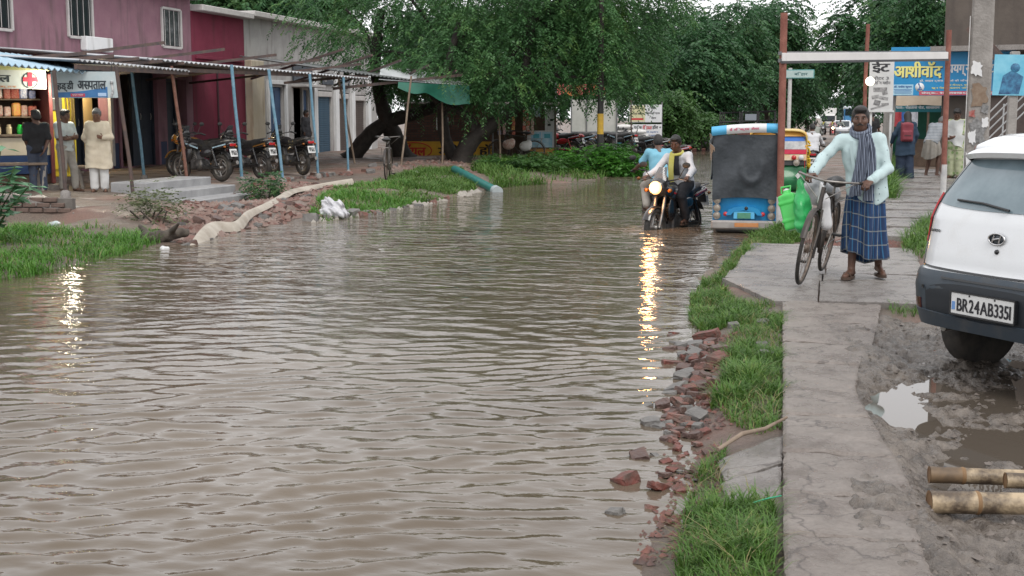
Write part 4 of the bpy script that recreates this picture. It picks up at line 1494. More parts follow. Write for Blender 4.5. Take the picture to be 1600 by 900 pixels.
# bushes on the left bank
def bush(name, label, blobs, n, lw, ll, m, seed, K=9, Ls=.3, droop=.2, hollow=.35, cat='bush'):
    c = np.array([b[0] for b in blobs]).mean(0)
    base = (c[0], c[1], gz(c[0], c[1]))
    t = thing(name, label, cat, base)
    V, F = foliage_arrays(blobs, n, K, Ls, lw, ll, droop, seed, hollow, .1)
    link('foliage', np_mesh('foliage', V - np.array(base), F, False), m, t)
    st = MB()
    for i, b in enumerate(blobs):
        for k in range(3):
            st.tube([(b[0][0] - base[0] + .1 * k - .1, b[0][1] - base[1], -.05), (b[0][0] - base[0] + .2 * math.sin(k * 4), b[0][1] - base[1] + .2 * math.cos(k * 4), b[0][2] - base[2])], .012, 5)
    st.build('stems', BARK2, t)
    return t


def gb(px, d, r, h):
    x, y = bearing(px, d)
    return ((x, y, gz(x, y) + h * .45), (r, r, h * .6))
BUSHM = leaf_mat('bush_leaves', (.03, .10, .015), (.06, .20, .025), (.13, .30, .05), 2.0)
bush('bush', 'bright green rounded bush at the water edge, nearest the striped pole', [gb(905, 37, .8, .62), gb(940, 37.5, .75, .68), gb(968, 37, .7, .6)], 1300, .035, .12, BUSHM, 21)
bush('bush', 'bright green bush at the tip of the bank where the water bends', [gb(980, 41, .6, .65), gb(958, 42.5, .7, .7)], 700, .035, .12, BUSHM, 22)
bush('bush', 'darker green bush behind the teal pipe, below the snack kiosk', [gb(800, 35, .8, .42), gb(850, 35.5, .85, .5)], 900, .03, .12, leaf_mat('bush_leaves_dark', (.02, .06, .012), (.04, .11, .02), (.08, .17, .035), 2.0), 23)
bush('weed_bush', 'pale dry weed bush at the end of the left grass bank', [((-9.35, 16.6, .22), (.42, .38, .36)), ((-9.7, 16.9, .2), (.3, .3, .3))], 420, .012, .055, leaf_mat('dry_weed', (.05, .08, .03), (.14, .17, .08), (.26, .26, .15), 5), 24, 8, .2)
bush('weed_bush', 'dark low weeds growing beside the cement steps', [((-10.9, 23.6, .2), (.4, .35, .25)), ((-11.3, 24.2, .15), (.3, .3, .2))], 260, .02, .07, NEEM2, 25, 8, .2)
# broad-leaved plant at the left edge
t = thing('broadleaf_plant', 'broad leaved pale green plant at the left edge above the grass bank', 'plant', (*bearing(-22, 15.2), gz(*bearing(-22, 15.2))))
BROAD = leaf_mat('broad_leaves', (.10, .24, .12), (.17, .34, .20), (.28, .44, .30), 6)
stems = MB()
lv = MB()
rr_ = random.Random(5)
for k in range(13):
    a = rr_.random() * 6.28
    sx, sy, sz = .55 * math.cos(a) * rr_.random() + .12, .4 * math.sin(a) * rr_.random(), .45 + .75 * rr_.random()
    stems.tube([(0, 0, 0), (sx * .5, sy * .5, sz * .6), (sx, sy, sz)], [.014, .009, .006], 5)
    for j in range(9):
        b = rr_.random() * 6.28
        ll_ = .15 + .12 * rr_.random()
        dr = Vector((math.cos(b), math.sin(b), .1 - .5 * rr_.random())).normalized()
        x_, y_, _ = frame_from(dr)
        o = Vector((sx, sy, sz)) * (.55 + .5 * rr_.random())
        w_ = ll_ * .33
        lv.add([tuple(o), tuple(o + dr * ll_ * .35 + x_ * w_ - y_ * .01), tuple(o + dr * ll_ * .75 + x_ * w_ * .7), tuple(o + dr * ll_ * 1.1 + Vector((0, 0, -.02))), tuple(o + dr * ll_ * .75 - x_ * w_ * .7), tuple(o + dr * ll_ * .35 - x_ * w_ - y_ * .01), tuple(o + dr * ll_ * .5 - y_ * .015)],
               [(0, 1, 6), (1, 2, 6), (2, 3, 6), (3, 4, 6), (4, 5, 6), (5, 0, 6)])
stems.build('stems', mat('green_stem', (.06, .10, .03), rough=.6), t)
lv.build('leaves', BROAD, t)

# trees beyond the bend
def far_tree(label, px, d, top, low, wid, m, seed, n=2200, lw=.06, ll=.26, name='tree', bark=BARK2, trunk_h=None, group=None):
    x, y = bearing(px, d)
    z0 = gz(x, y)
    zt_, zl = CAM_Z + (183 - top) / 2000 * d, CAM_Z + (183 - low) / 2000 * d
    rr = np.random.default_rng(seed)
    bl = []
    for i in range(9):
        f = i / 8
        z = zl + (zt_ - zl) * (.15 + .7 * rr.random())
        q = 1 - abs((z - zl) / (zt_ - zl) - .45)
        bl.append(((x + wid * .62 * q * rr.normal() * .7, y + wid * .5 * rr.normal() * .5, z), (wid * .42, wid * .42, (zt_ - zl) * .2)))
    bl.append(((x, y, (zt_ + zl) / 2), (wid * .5, wid * .5, (zt_ - zl) * .34)))
    fz = z0 + (zl - z0) * .9 + .4
    return tree(name, label, (x, y, z0), [([(x, y, z0), (x + .1, y, (z0 + fz) / 2), (x, y + .1, fz), (x + .2, y, (zt_ + zl) / 2)], (wid * .07, wid * .03))] + limbs((x, y, fz), bl[:6], wid * .03), bl, n, 12, .8, lw, ll, .5, m, bark, seed, .4, group)


far_tree('tall dark green tree behind the pharmacy boards', 1075, 72, 20, 188, 4.2, NEEM2, 31, 2600)
far_tree('dark tree with a wide crown left of the tall dark tree', 1035, 82, 10, 175, 4.5, NEEM2, 32, 2600)
far_tree('dark leafy tree above the roof of the blue rickshaw', 1140, 78, 5, 190, 4.6, NEEM2, 33, 2800)
far_tree('tall tree right above the rack of the blue rickshaw, by the rusty sign post', 1195, 84, 0, 190, 4.2, NEEM2, 34, 2600)
far_tree('light green young tree behind the pharmacy boards', 1045, 58, 138, 196, 1.5, MANGO, 35, 900, .045, .2)
far_tree('light green shrubby tree over the red brown wall', 1090, 64, 168, 206, 1.6, MANGO, 36, 700, .045, .2)
far_tree('roadside tree with a dark trunk behind the auto rickshaw', 1256, 100, 60, 192, 3.2, NEEM2, 37, 2300)
far_tree('dark tree overhanging the road before the red post', 1345, 76, -70, 172, 2.2, NEEM2, 38, 1700)
far_tree('dark green tree behind the blue diagnostics board', 1440, 64, -60, 190, 3.8, NEEM2, 39, 2200)
far_tree('tall tree over the narrow white board at the right', 1385, 90, -60, 120, 3.4, NEEM2, 47, 1600)
far_tree('pale distant tree at the end of the road', 1309, 230, 145, 185, 3.4, leaf_mat('hazy_leaves', (.07, .12, .09), (.11, .17, .13), (.16, .22, .17), .4), 40, 900, .14, .5)  # distance haze is put into these paled leaf greens
far_tree('tree showing over the roof of the grey shop row', 500, 66, -40, 110, 5.0, NEEM, 41, 2400)
far_tree('tree behind the maroon shop wall, above its roof', 380, 62, -70, 60, 4.5, NEEM2, 42, 1800)
far_tree('large tree behind the snack kiosk and white board', 900, 68, 5, 165, 5.0, NEEM2, 43, 2600)
far_tree('large tree behind the brick wall with the painted band', 800, 66, 0, 170, 5.0, NEEM2, 44, 2600)
far_tree('large tree behind the green tarpaulin awning', 690, 70, -5, 160, 5.0, NEEM2, 45, 2400)
far_tree('tree beside the far end of the road, left of the bus', 1215, 150, 70, 195, 4.5, NEEM2, 46, 1300, .1, .4)
# a far wood closing the view: one mass
rr_ = np.random.default_rng(50)
bl = []
for i in range(60):
    a = -70 + i * 2.4
    x, y = 330 * math.sin(R(a)), 330 * math.cos(R(a))
    if abs(math.degrees(math.atan2(x, y)) - .6) < 1.3: continue
    bl.append(((x, y, 4 + 2 * rr_.random()), (9, 9, 6 + 3 * rr_.random())))
V, F = foliage_arrays(bl, 9000, 8, 2.2, .35, 1.1, .4, 51, .5)
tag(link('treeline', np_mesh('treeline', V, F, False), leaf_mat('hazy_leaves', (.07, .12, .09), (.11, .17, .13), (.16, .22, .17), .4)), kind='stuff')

# ================================================================== BEYOND THE LEFT BANK
# brick wall with the painted band
t = thing('brick_wall', 'dark brick wall with a painted yellow advertising band under the trees', 'wall', (-13.2, 42.6, .1), R(7))
bm_ = bpy.data.materials.new('sooty_brick')
bm_.use_nodes = True
n_, l_ = bm_.node_tree.nodes, bm_.node_tree.links
br = n_.new('ShaderNodeTexBrick')
br.inputs['Color1'].default_value = (.075, .038, .03, 1)
br.inputs['Color2'].default_value = (.12, .06, .045, 1)
br.inputs['Mortar'].default_value = (.06, .05, .045, 1)
br.inputs['Scale'].default_value = 1.0
br.inputs['Brick Width'].default_value, br.inputs['Row Height'].default_value, br.inputs['Mortar Size'].default_value = .24, .085, .012
tc_ = n_.new('ShaderNodeTexCoord')
mp_ = n_.new('ShaderNodeMapping')
mp_.inputs['Rotation'].default_value = (PI / 2, 0, 0)
l_.new(tc_.outputs['Object'], mp_.inputs[0])
l_.new(mp_.outputs[0], br.inputs['Vector'])
l_.new(br.outputs[0], n_['Principled BSDF'].inputs['Base Color'])
n_['Principled BSDF'].inputs['Roughness'].default_value = .9
bp_ = n_.new('ShaderNodeBump')
bp_.inputs['Strength'].default_value = .6
l_.new(br.outputs['Fac'], bp_.inputs['Height'])
bp_.invert = True
l_.new(bp_.outputs[0], n_['Principled BSDF'].inputs['Normal'])
MB().box((.85, 0, .95), (3.7, .24, 1.9)).build('wall', bm_, t)
MB().box((.85, 0, 1.93), (3.8, .3, .07), bev=.01).build('coping', CONC2, t)
MB().box((.85, -.128, .32), (3.66, .012, .60)).build('painted_band', mat('band_paint', (.62, .36, .03), (.50, .28, .03), 3, rough=.7), t)
text_on('lettering', 'रॉयल', .85, .44, mat('band_red', (.5, .03, .02), rough=.7), t, (-.72, -.137, .32), bold=.05)
MB().tube([(-.70 + .60 * math.cos(a), -.137, .31 + .27 * math.sin(a)) for a in np.linspace(0, 2 * PI, 32)], .018, 4).build('ring', mat('band_red', (.5, .03, .02)), t)
text_on('lettering', 'मैरेज', 1.25, .44, mat('band_black', (.015, .012, .012), rough=.7), t, (.75, -.137, .32), bold=.05)
text_on('lettering', 'हॉल', .8, .44, mat('band_black', (.015, .012, .012)), t, (1.95, -.137, .32), bold=.05)
p = MB().box((.28, -.13, 1.22), (.42, .016, .42)).build('poster', WHITEW, t)
MB().box((.28, -.14, 1.25), (.3, .008, .26)).build('poster_print', mat('poster_blue', (.12, .25, .5), (.5, .55, .6), 12, rough=.6), p)

# snack kiosk
kx, ky = bearing(822, 42.5)
t = thing('snack_kiosk', 'roadside snack kiosk with pale panels and strips of packets under the tree', 'kiosk', (kx, ky, .12), R(6))
OR = mat('orange_panel', (.5, .25, .05), (.6, .32, .08), 4, rough=.6)
MB().box((.50, -.35, .2), (.95, .05, .42), bev=.008).build('base_panel', OR, t)
MB().box((.50, -.34, .72), (.95, .05, .55), bev=.008).build('front_panel', WHITEW, t)
for xx in (.38, .74): 
    q = MB().box((xx, -.372, .70), (.33, .012, .5)).build('poster', mat('poster_sky', (.25, .5, .66), (.5, .68, .76), 5, rough=.5), t)
    MB().box((xx, -.381, .82), (.2, .006, .14)).build('poster_print', mat('poster_teal', (.05, .3, .35), (.1, .4, .5), 9), q)
MB().box((.82, -.33, 1.34), (.32, .05, .72), bev=.008).build('door_panel', WHITEW, t)
for k in range(2): MB().box((.8 + .08 * k, -.36, 1.18 + .16 * k), (.1, .012, .07)).build('sticker', BLACK, t)
MB().box((-.1, .45, .85), (2.1, .05, 1.7)).build('back_panel', DWOOD, t)
MB().box((-.1, .05, .95), (2.0, .7, .04)).build('shelf', DWOOD, t)
MB().box((-.1, .1, 1.86), (2.4, 1.5, .06), (.06, 0, 0), .01).build('kiosk_roof', DWOOD, t)
for xx in (-1.05, -.42, .06, 1.0): MB().bar((xx, -.42, 0), (xx, -.42, 1.85), .05).build('corner_post', DWOOD if xx > -1 else GREYIRON, t)
mb = MB()
mb.grid(lambda u, v: (.1 + .34 * u + .12 * v, -.62 + .12 * math.sin(7 * u + 4 * v), 2.2 - .62 * v - .2 * u * v + .05 * math.sin(9 * u)), 10, 10, True, .006)
mb.build('hanging_tarp', mat('torn_tarp', (.30, .48, .58), (.65, .7, .72), 7, rough=.4), t)
pm = MB().box((0, 0, 0), (.10, .04, .14), bev=.018).mesh('packet')
for j, (xx, mms) in enumerate(((-.83, (3, 4)), (-.66, (3, 1)), (-.36, (2, 0)), (.0, (0, 3)), (.12, (3, 0)), (.26, (3, 3)))):
    s = thing('packet_strip', ['strip of dull silver snack packets at the left post of the kiosk', 'strip of pale pink packets, second from the left post of the kiosk', 'strip of orange and red packets hanging in the kiosk', 'strip of red and white packets left of the kiosk panels',
                               'strip of white and red packets close to the kiosk panels', 'strip of plain white packets hanging beside the kiosk door panel'][j], 'snack packets', tuple(Matrix.Translation((kx, ky, .12)) @ Matrix.Rotation(R(6), 4, 'Z') @ Vector((xx, -.47, 1.72))), R(6))
    MB().tube([(0, .02, .1), (0, .02, -.85)], .004, 4).build('string', BLACK, s)
    for k in range(6):
        me = pm.copy()
        me.materials.clear()
        link('packet', me, PACK[mms[k % 2]], s, (.012 * math.sin(k * 3), 0, -.05 - .148 * k), (0, random.uniform(-.15, .15), 0))
# plain white board on posts, sacks, pharmacy boards
wx0, wy0 = bearing(927, 49)
t = thing('white_board', 'large blank dirty white board on posts behind the striped pole', 'board', (wx0, wy0, gz(wx0, wy0)), R(12))
MB().box((0, 0, 1.55), (1.72, .05, 1.2), bev=.006).build('board', mat('dirty_white', (.44, .45, .42), (.56, .56, .53), 2, rough=.6, detail=8), t)
for xx in (-.86, -.28, .86): MB().bar((xx, -.05, -.1), (xx, -.05, 2.2), .05).build('post', GREYIRON, t)
MB().box((0, -.045, .92), (1.7, .04, .05)).build('rail', GREYIRON, t)
ox_, oy_ = bearing(905, 51)
t = thing('banner', 'orange and pink banner strip hanging above the white board', 'banner', (ox_, oy_, 2.2), R(12))
mb = MB()
mb.grid(lambda u, v: (1.9 * u - .9, .03 * math.sin(9 * u), .62 - .42 * v + .03 * math.sin(12 * u)), 20, 3, True, .008)
mb.build('cloth', mat('orange_cloth', (.55, .2, .03), (.5, .08, .2), 2.5, rough=.7), t)
for xx in (-.95, 1.05): MB().bar((xx, .03, -2.2), (xx, .03, .7), .05).build('pole', GREYIRON, t)
SACK = mat('sack_white', (.55, .54, .52), (.66, .65, .63), 9, rough=.75, bump=.3, bscale=60)
sm_ = sdf_mesh('sack', [('e', (0, 0, .1), (.36, .24, .115), None, .01), ('e', (.30, 0, .1), (.1, .16, .07), None, .05), ('e', (-.30, 0, .1), (.1, .16, .07), None, .05)], .02)
sx0, sy0 = bearing(968, 51)
for r_ in range(6):
    for k in range(3):
        if r_ == 5 and k == 2: continue
        o = link('sack', sm_, SACK, None, (sx0 - .62 + .62 * k + (.1 if r_ % 2 else 0), sy0 + .1 * k + random.uniform(-.04, .04), gz(sx0, sy0) + .1 + .19 * r_ - .0), (random.uniform(-.04, .04), random.uniform(-.06, .06), R(10) + random.uniform(-.12, .12)))
        tag(o, 'full white sack in the tall pile beside the pharmacy boards', 'sack', 'white sacks piled beside the pharmacy boards')
qx, qy = bearing(1007, 53)
t = thing('pharmacy_boards', 'two pharmacy advertising boards one above the other on thin posts', 'sign', (qx, qy, gz(qx, qy)), R(4))
z_ = lambda py: CAM_Z + (183 - py) / 2000 * 53 - gz(qx, qy)
SW = mat('board_white', (.66, .68, .70), (.72, .73, .74), 2, rough=.5)
u_ = MB().box((0, 0, (z_(164) + z_(191)) / 2), (1.32, .04, z_(164) - z_(191)), bev=.005).build('upper_board', SW, t)
MB().box((-.33, -.0215, (z_(164) + z_(191)) / 2), (.62, .006, z_(165) - z_(190)), bev=.001).build('yellow_panel', mat('board_cream', (.62, .58, .34), (.66, .63, .42), 2, rough=.5), u_)
TB = mat('ink_black', (.03, .03, .035), rough=.6)
TR = mat('ink_red', (.55, .04, .05), rough=.6)
TBL = mat('ink_blue', (.04, .12, .35), rough=.6)
text_on('lettering', 'न्यू मेडिकल', .5, .10, TB, u_, (-.33, -.026, z_(170)), bold=.02)
text_on('lettering', 'श्री लाल पैथोिलक', .54, .13, TB, u_, (-.33, -.026, z_(178)), bold=.03)
MB().box((-.33, -.026, z_(186)), (.48, .006, .075)).build('red_strip', TR, u_)
text_on('lettering', 'संजय', .2, .09, TB, u_, (.33, -.0225, z_(169)), bold=.03)
text_on('lettering', 'डायग्नोिस्टक', .5, .12, TB, u_, (.33, -.0225, z_(177)), bold=.03)
text_on('lettering', 'सेंटर', .2, .10, TB, u_, (.33, -.0225, z_(184)), bold=.03)
l2 = MB().box((.07, 0, (z_(194) + z_(214)) / 2), (1.2, .04, z_(194) - z_(214)), bev=.005).build('lower_board', SW, t)
text_on('lettering', 'प्रिया', .32, .18, TB, l2, (-.31, -.0225, z_(199)), bold=.04)
text_on('lettering', 'मेिडकल', .38, .20, TR, l2, (.07, -.0225, z_(198.5)), bold=.04)
text_on('lettering', 'हॉल +', .36, .19, TB, l2, (.46, -.0225, z_(198.5)), bold=.04)
text_on('lettering', 'दवा - अंग्रेजी देशी, आयुर्वेदिक', .9, .08, TBL, l2, (.08, -.0225, z_(206)), bold=.03)
text_on('lettering', 'होमियोपैथिक दवा उपलब्ध है', .85, .08, TBL, l2, (.08, -.0225, z_(211)), bold=.03)
rs = MB().box((.07, 0, (z_(215) + z_(221)) / 2), (1.2, .035, z_(215) - z_(221)), bev=.004).build('red_board', mat('board_red', (.5, .03, .07), (.56, .05, .09), 3, rough=.5), t)
text_on('lettering', 'प्रो. डॉ. सुमन कुमार', .8, .09, SW, rs, (.07, -.02, z_(218)), bold=.03)
for xx in (-.60, .66): MB().bar((xx, .04, -.1), (xx, .04, z_(160)), .045).build('post', GREYIRON, t)
post('iron_post', 'thin dark post in front of the pharmacy boards', (*bearing(986, 50), -.1), (*bearing(984, 50), 2.2), .028, DPOLE, 8, False)

# the low red-brown wall, the tractor and a shed roof beyond the bend
x, y = bearing(1102, 70)
t = thing('brick_wall', 'low red brown wall beyond the bend under the light green shrub', 'wall', (x, y, gz(x, y)), R(10))
MB().box((0, 0, .55), (7.5, .25, 1.3)).build('wall', mat('red_wall', (.10, .03, .025), (.15, .055, .045), 2, rough=.85), t)
MB().box((0, 0, 1.22), (7.6, .32, .08), bev=.01).build('coping', CONC2, t)
x, y = bearing(1090, 88)
t = thing('shed', 'brown brick shed with a pale roof edge behind the low wall', 'shed', (x, y, gz(x, y)), R(10))
MB().box((0, 1.5, .9), (7, 3, 1.9)).build('wall', mat('shed_brick', (.16, .085, .06), (.22, .12, .09), 2, rough=.85), t)
MB().box((0, 1.4, 1.92), (7.4, 3.6, .12), bev=.02).build('roof', TIN, t)
MB().box((-1.2, -.015, 1.2), (.9, .03, .6)).build('window', BLACK, t)
x, y = bearing(1072, 66)
t = thing('tractor', 'dark tractor with big rear wheels parked beyond the bend', 'tractor', (x, y, gz(x, y)), R(-60))
TRD = mat('tractor_dark', (.03, .03, .04), (.06, .05, .06), 5, rough=.5)
for s in (-1, 1):
    wq = MB().torus((s * .62, -.7, .68), .5, .18, 'x', 26, 8).build('wheel', BLACK, t)
    MB().lathe([(.001, s * .62 - .1), (.36, s * .62 - .1), (.36, s * .62 + .1), (.001, s * .62 + .1)], (0, -.7, .68), 'x', 20).build('rim', mat('rim_grey', (.25, .24, .22), (.3, .28, .25), 5), wq)
    MB().torus((s * .55, 1.15, .38), .28, .1, 'x', 22, 8).build('wheel', BLACK, t)
    MB().prism([(-1.35, .75), (-1.2, 1.25), (-.7, 1.42), (-.1, 1.3), (-.1, 1.2), (-.7, 1.32), (-1.1, 1.18), (-1.25, .75)], s * .45, s * .8, 'x').build('mudguard', TRD, t)
MB().box((0, .75, .95), (.5, 1.5, .55), bev=.12).build('bonnet', TRD, t)
MB().box((0, .0, .6), (.45, 2.2, .35), bev=.08).build('chassis', TRD, t)
MB().box((0, -.75, 1.12), (.45, .4, .1), bev=.04).box((0, -.95, 1.35), (.45, .08, .4), bev=.03).build('seat', WHITEW, t)
MB().torus((0, -.15, 1.4), .19, .02, 'y', 20, 6).build('steering_wheel', BLACK, t)
MB().tube([(.15, 1.0, 1.2), (.15, 1.0, 1.75)], .035, 8).build('exhaust', BLACK, t)

# ================================================================== THE RIGHT SIDE: POSTS, BOARDS, STAIR
RUSTP = mat('red_oxide_iron', (.17, .055, .04), (.27, .11, .08), 6, rough=.7, bump=.3, detail=9)
P1, P2 = (-.64, 18.7), (1.93, 23.0)
t = thing('hoarding', 'white roadside hoarding on two rusty red posts, its bottom edge just in view', 'hoarding', (*P1, 0))
dx, dy = P2[0] - P1[0], P2[1] - P1[1]
hl = math.hypot(dx, dy)
ha = math.atan2(dy, dx)
RH = Matrix.Rotation(ha, 4, 'Z') @ Matrix.Rotation(-math.atan(.19 / hl), 4, 'Y')
for i, (u, zb, rad) in enumerate(((0, -.2, .05), (hl, -.15, .045))):
    mb = MB()
    mb.tube([(u * dx / hl, u * dy / hl, zb), (u * dx / hl - .012, u * dy / hl, 1.2), (u * dx / hl - .02, u * dy / hl, 3.0)], rad, 12)
    pt = mb.build('post', RUSTP, t)
    MB().tube([(u * dx / hl, u * dy / hl, zb), (u * dx / hl - .002, u * dy / hl, .42 if i == 0 else .75)], rad + .005, 12).build('painted_foot', mat('chalky_white', (.42, .42, .42), (.58, .57, .55), 9, rough=.8), pt)
mb = MB()
mb.M = RH
mb.box((hl / 2, -.02, 2.385), (hl - .02, .03, .12), (0, 0, 0), .004)
mb.build('board', mat('hoarding_white', (.60, .59, .58), (.68, .67, .66), 1.5, rough=.5), t)
mb = MB()
mb.M = RH
for zz in (2.34, 2.44): mb.box((hl / 2, .025, zz), (hl, .04, .05))
for k in range(1, 4): mb.box((hl * k / 4, .028, 2.39), (.04, .036, .07))
mb.build('back_frame', GREYIRON, t)
mb = MB()
mb.M = RH
mb.box((hl / 2, -.02, 2.315), (hl, .045, .035))
mb.build('bottom_edge', mat('edge_dark', (.06, .06, .065), rough=.6), t)

def board_text(parent, text, w, h, m, x, z, y=-.02, bold=.02):
    return text_on('lettering', text, w, h, m, parent, (x, y, z), bold=bold)

# direction sign over the road
x, y = bearing(1229, 60)
t = thing('street_sign', 'small teal sign on a pale pole beyond the auto rickshaw', 'sign', (x, y, -.1), R(-4))
MB().tube([(0, 0, 0), (0, 0, 3.9)], .09, 10).build('pole', mat('chalky_white', (.42, .42, .42), (.58, .57, .55), 9), t)
q = MB().box((.45, -.11, 3.62), (1.3, .05, .40), bev=.01).build('sign_panel', mat('sign_teal', (.10, .30, .30), (.14, .36, .36), 4, rough=.5), t)
MB().box((.45, -.137, 3.62), (1.22, .006, .32)).build('sign_border', mat('sign_pale', (.38, .5, .48), (.45, .56, .54), 4), q)
board_text(q, 'बिहार', .6, .18, mat('sign_teal_dark', (.03, .12, .13)), .5, 3.62, -.142)

# concrete posts
CPOLE = mat('pole_concrete', (.26, .245, .23), (.36, .34, .32), 4, rough=.8, bump=.5, bscale=35, detail=9)
x, y = bearing(1381, 31.5)
t = thing('concrete_post', 'slim grey concrete post holding the edge of the blue diagnostics board', 'post', (x, y, gz(x, y)), R(8))
MB().box((.05, 0, 1.5), (.24, .2, 3.1), (0, .035, 0), .02).build('shaft', CPOLE, t)
x, y = bearing(1522, 17.6)
t = thing('utility_pole', 'thick concrete utility pole with torn poster scraps behind the white car', 'pole', (x, y, -.1), R(-6))
mb = MB()
mb.box((0, 0, 3.0), (.315, .24, 6.2), (0, 0, 0), .03, .82)
mb.build('shaft', mat('old_pole', (.20, .185, .17), (.34, .32, .30), 3.5, rough=.85, bump=.5, bscale=30, detail=10), t)
mb = MB()
mb.box((0, 0, .18), (.36, .29, .5), bev=.03)
mb.build('footing', DPOLE, t)
SCR = [mat('scrap_white', (.62, .63, .64), (.70, .70, .70), 14, rough=.8), mat('scrap_brown', (.19, .13, .09), (.26, .2, .15), 18, rough=.9), mat('scrap_red', (.28, .05, .04), (.4, .2, .18), 15, rough=.8), mat('scrap_grey', (.12, .12, .12), (.3, .3, .3), 25, rough=.9)]
rs_ = random.Random(4)
def scrap(cx, cz, wd, hh, m, k):
    pts = []
    n_ = 23
    for i in range(n_):
        a = 2 * PI * i / n_
        rr = .62 + .5 * rs_.random()
        pts.append((cx + wd / 2 * rr * max(-1, min(1, 1.35 * math.cos(a))), cz + hh / 2 * rr * max(-1, min(1, 1.35 * math.sin(a)))))
    MB().prism(pts, -.122 - .0012 * k - .003, -.1205 - .003, 'y').build('poster_scrap', m, t)
for k, (cx, cz, wd, hh, mi) in enumerate(((0, 1.95, .24, .30, 1), (-.09, 1.02, .09, .36, 0), (.10, 1.05, .09, .34, 0), (.01, 1.08, .07, .32, 2), (.0, 1.45, .22, .42, 3), (-.07, 1.38, .1, .2, 0), (.09, 1.58, .08, .14, 0), (-.02, .84, .2, .16, 3), (-.09, .62, .1, .3, 0), (.06, .6, .12, .2, 0), (-.05, 2.3, .15, .2, 0), (.08, 1.75, .1, .12, 3), (-.08, 1.7, .08, .1, 2))):
    scrap(cx, cz - .1 + .1, wd, hh, SCR[mi], k)
MB().box((-.158, 0, 1.7), (.012, .2, 2.6)).build('painted_edge', mat('chalky_white', (.42, .42, .42), (.58, .57, .55), 9), t)

# red post with a round lamp, and the boards
x, y = bearing(1345, 29)
t = post('red_post', 'thin red post with a round lit lamp left of the white poster board', (x, y, gz(x, y)), (x + .02, y, 3.6), .045, RUSTP, 10, False)
MB().tube([(.02, -.05, 2.35), (.10, -.12, 2.40)], .012, 6).build('lamp_arm', GREYIRON, t)
lm = MB().lathe([(.001, -.05), (.08, -.03), (.10, 0), (.08, .03), (.001, .05)], (.10, -.16, 2.40), 'y', 16).build('lamp', mat('lit_lamp', (1, .95, .85), emit=(1, .88, .66), estr=3), t)
x, y = bearing(1370, 29.5)
t = thing('poster_board', 'tall white poster board with black lettering beside the blue board', 'sign', (x, y, 0), R(2))
z_ = lambda py, dd=29.5: CAM_Z + (183 - py) / 2000 * dd
PW = mat('poster_white', (.55, .56, .56), (.64, .64, .64), 3, rough=.6)
MB().box((0, 0, (z_(90) + z_(173)) / 2), (.54, .03, z_(90) - z_(173)), bev=.004).build('board', PW, t)
board_text(t, 'ईट', .40, .30, TB, -.02, z_(106), -.0175, .05)
board_text(t, 'मोटर 3', .36, .09, mat('ink_grey', (.15, .15, .16)), -.02, z_(123), -.0175, .03)
board_text(t, 'बोरिंग मशीन', .40, .09, mat('ink_grey', (.15, .15, .16)), 0, z_(130), -.0175, .03)
pr = MB()
for k, (a, b, wd, hh) in enumerate(((-.02, 141, .30, .10), (.08, 145, .12, .12), (-.12, 152, .16, .08), (.06, 154, .2, .07), (-.08, 161, .14, .12), (.10, 163, .16, .05), (-.02, 167, .4, .04))):
    pr.box((a, -.0165 - .0004 * k, z_(b)), (wd, .005, hh), (0, .3 * math.sin(k * 5), 0))
pr.build('machine_print', mat('print_grey', (.08, .08, .085), (.4, .4, .4), 9, rough=.6), t)
MB().box((0, 0, z_(174)), (.6, .06, .04)).build('bottom_rail', PW, t)
for xx in (-.2, .24): MB().bar((xx, .04, gz(x, y)), (xx, .04, z_(92)), .05).build('post', WHITEW, t)

x, y = bearing(1462, 31)
t = thing('diagnostics_board', 'bright blue diagnostics centre board with yellow and white lettering', 'sign', (x, y, 0), R(4))
z_ = lambda py, dd=31: CAM_Z + (183 - py) / 2000 * dd
X_ = lambda px: (px - 1462) / 2000 * 31
BB = mat('board_blue', (.010, .21, .46), (.015, .25, .52), 2, rough=.45)
MB().box((X_(1478), 0, (z_(76) + z_(150)) / 2), (X_(1570) - X_(1386), .04, z_(76) - z_(150)), bev=.005).build('board', BB, t)
YT = mat('ink_yellow', (.72, .66, .16), (.75, .72, .3), 8, rough=.5)
board_text(t, 'आशीवाॅद', 1.12, .42, mat('ink_navy', (.01, .03, .09)), X_(1427) + .015, z_(111) - .015, -.022, .07)
board_text(t, 'आशीवाॅद', 1.12, .42, YT, X_(1427), z_(111), -.0235, .055)
board_text(t, 'डायग्नो~िस्टक', 1.35, .36, SW, X_(1509), z_(109), -.0225, .035) if False else board_text(t, 'डायग्नोिस्टक सेंटर', 1.72, .36, SW, X_(1522), z_(109), -.0225, .035)
board_text(t, 'डॉ. साहब द्वारा मरीजों की जाँच की सुविधा', 1.5, .07, SW, X_(1478), z_(127.5), -.0225, .02)
board_text(t, 'जाँच केन्द्र, एक्स-रे, ई.सी.जी.', 1.0, .06, YT, X_(1500), z_(134), -.0225, .02)
board_text(t, 'खून पेशाब बलगम जाँच की सुविधा', 1.3, .06, YT, X_(1490), z_(138.5), -.0225, .02)
pn = MB().box((X_(1405.5), -.0215, z_(141)), (.48, .006, .25), bev=.002).build('pale_panel', mat('panel_sky', (.30, .52, .66), (.36, .58, .7), 4, rough=.5), t)
board_text(pn, 'डॉ. राकेश कुमार', .42, .07, TBL, X_(1405.5), z_(136.5), -.0265, .04)
for k in range(4): MB().box((X_(1405.5), -.026, z_(140.5 + 1.9 * k)), (.42 - .04 * (k % 2), .003, .011)).build('small_print', TBL, pn)
MB().lathe([(.001, -.024), (.105, -.024), (.105, -.02)], (X_(1430.5), 0, z_(137)), 'y', 24).build('roundel', SW, t)
e_ = MB()
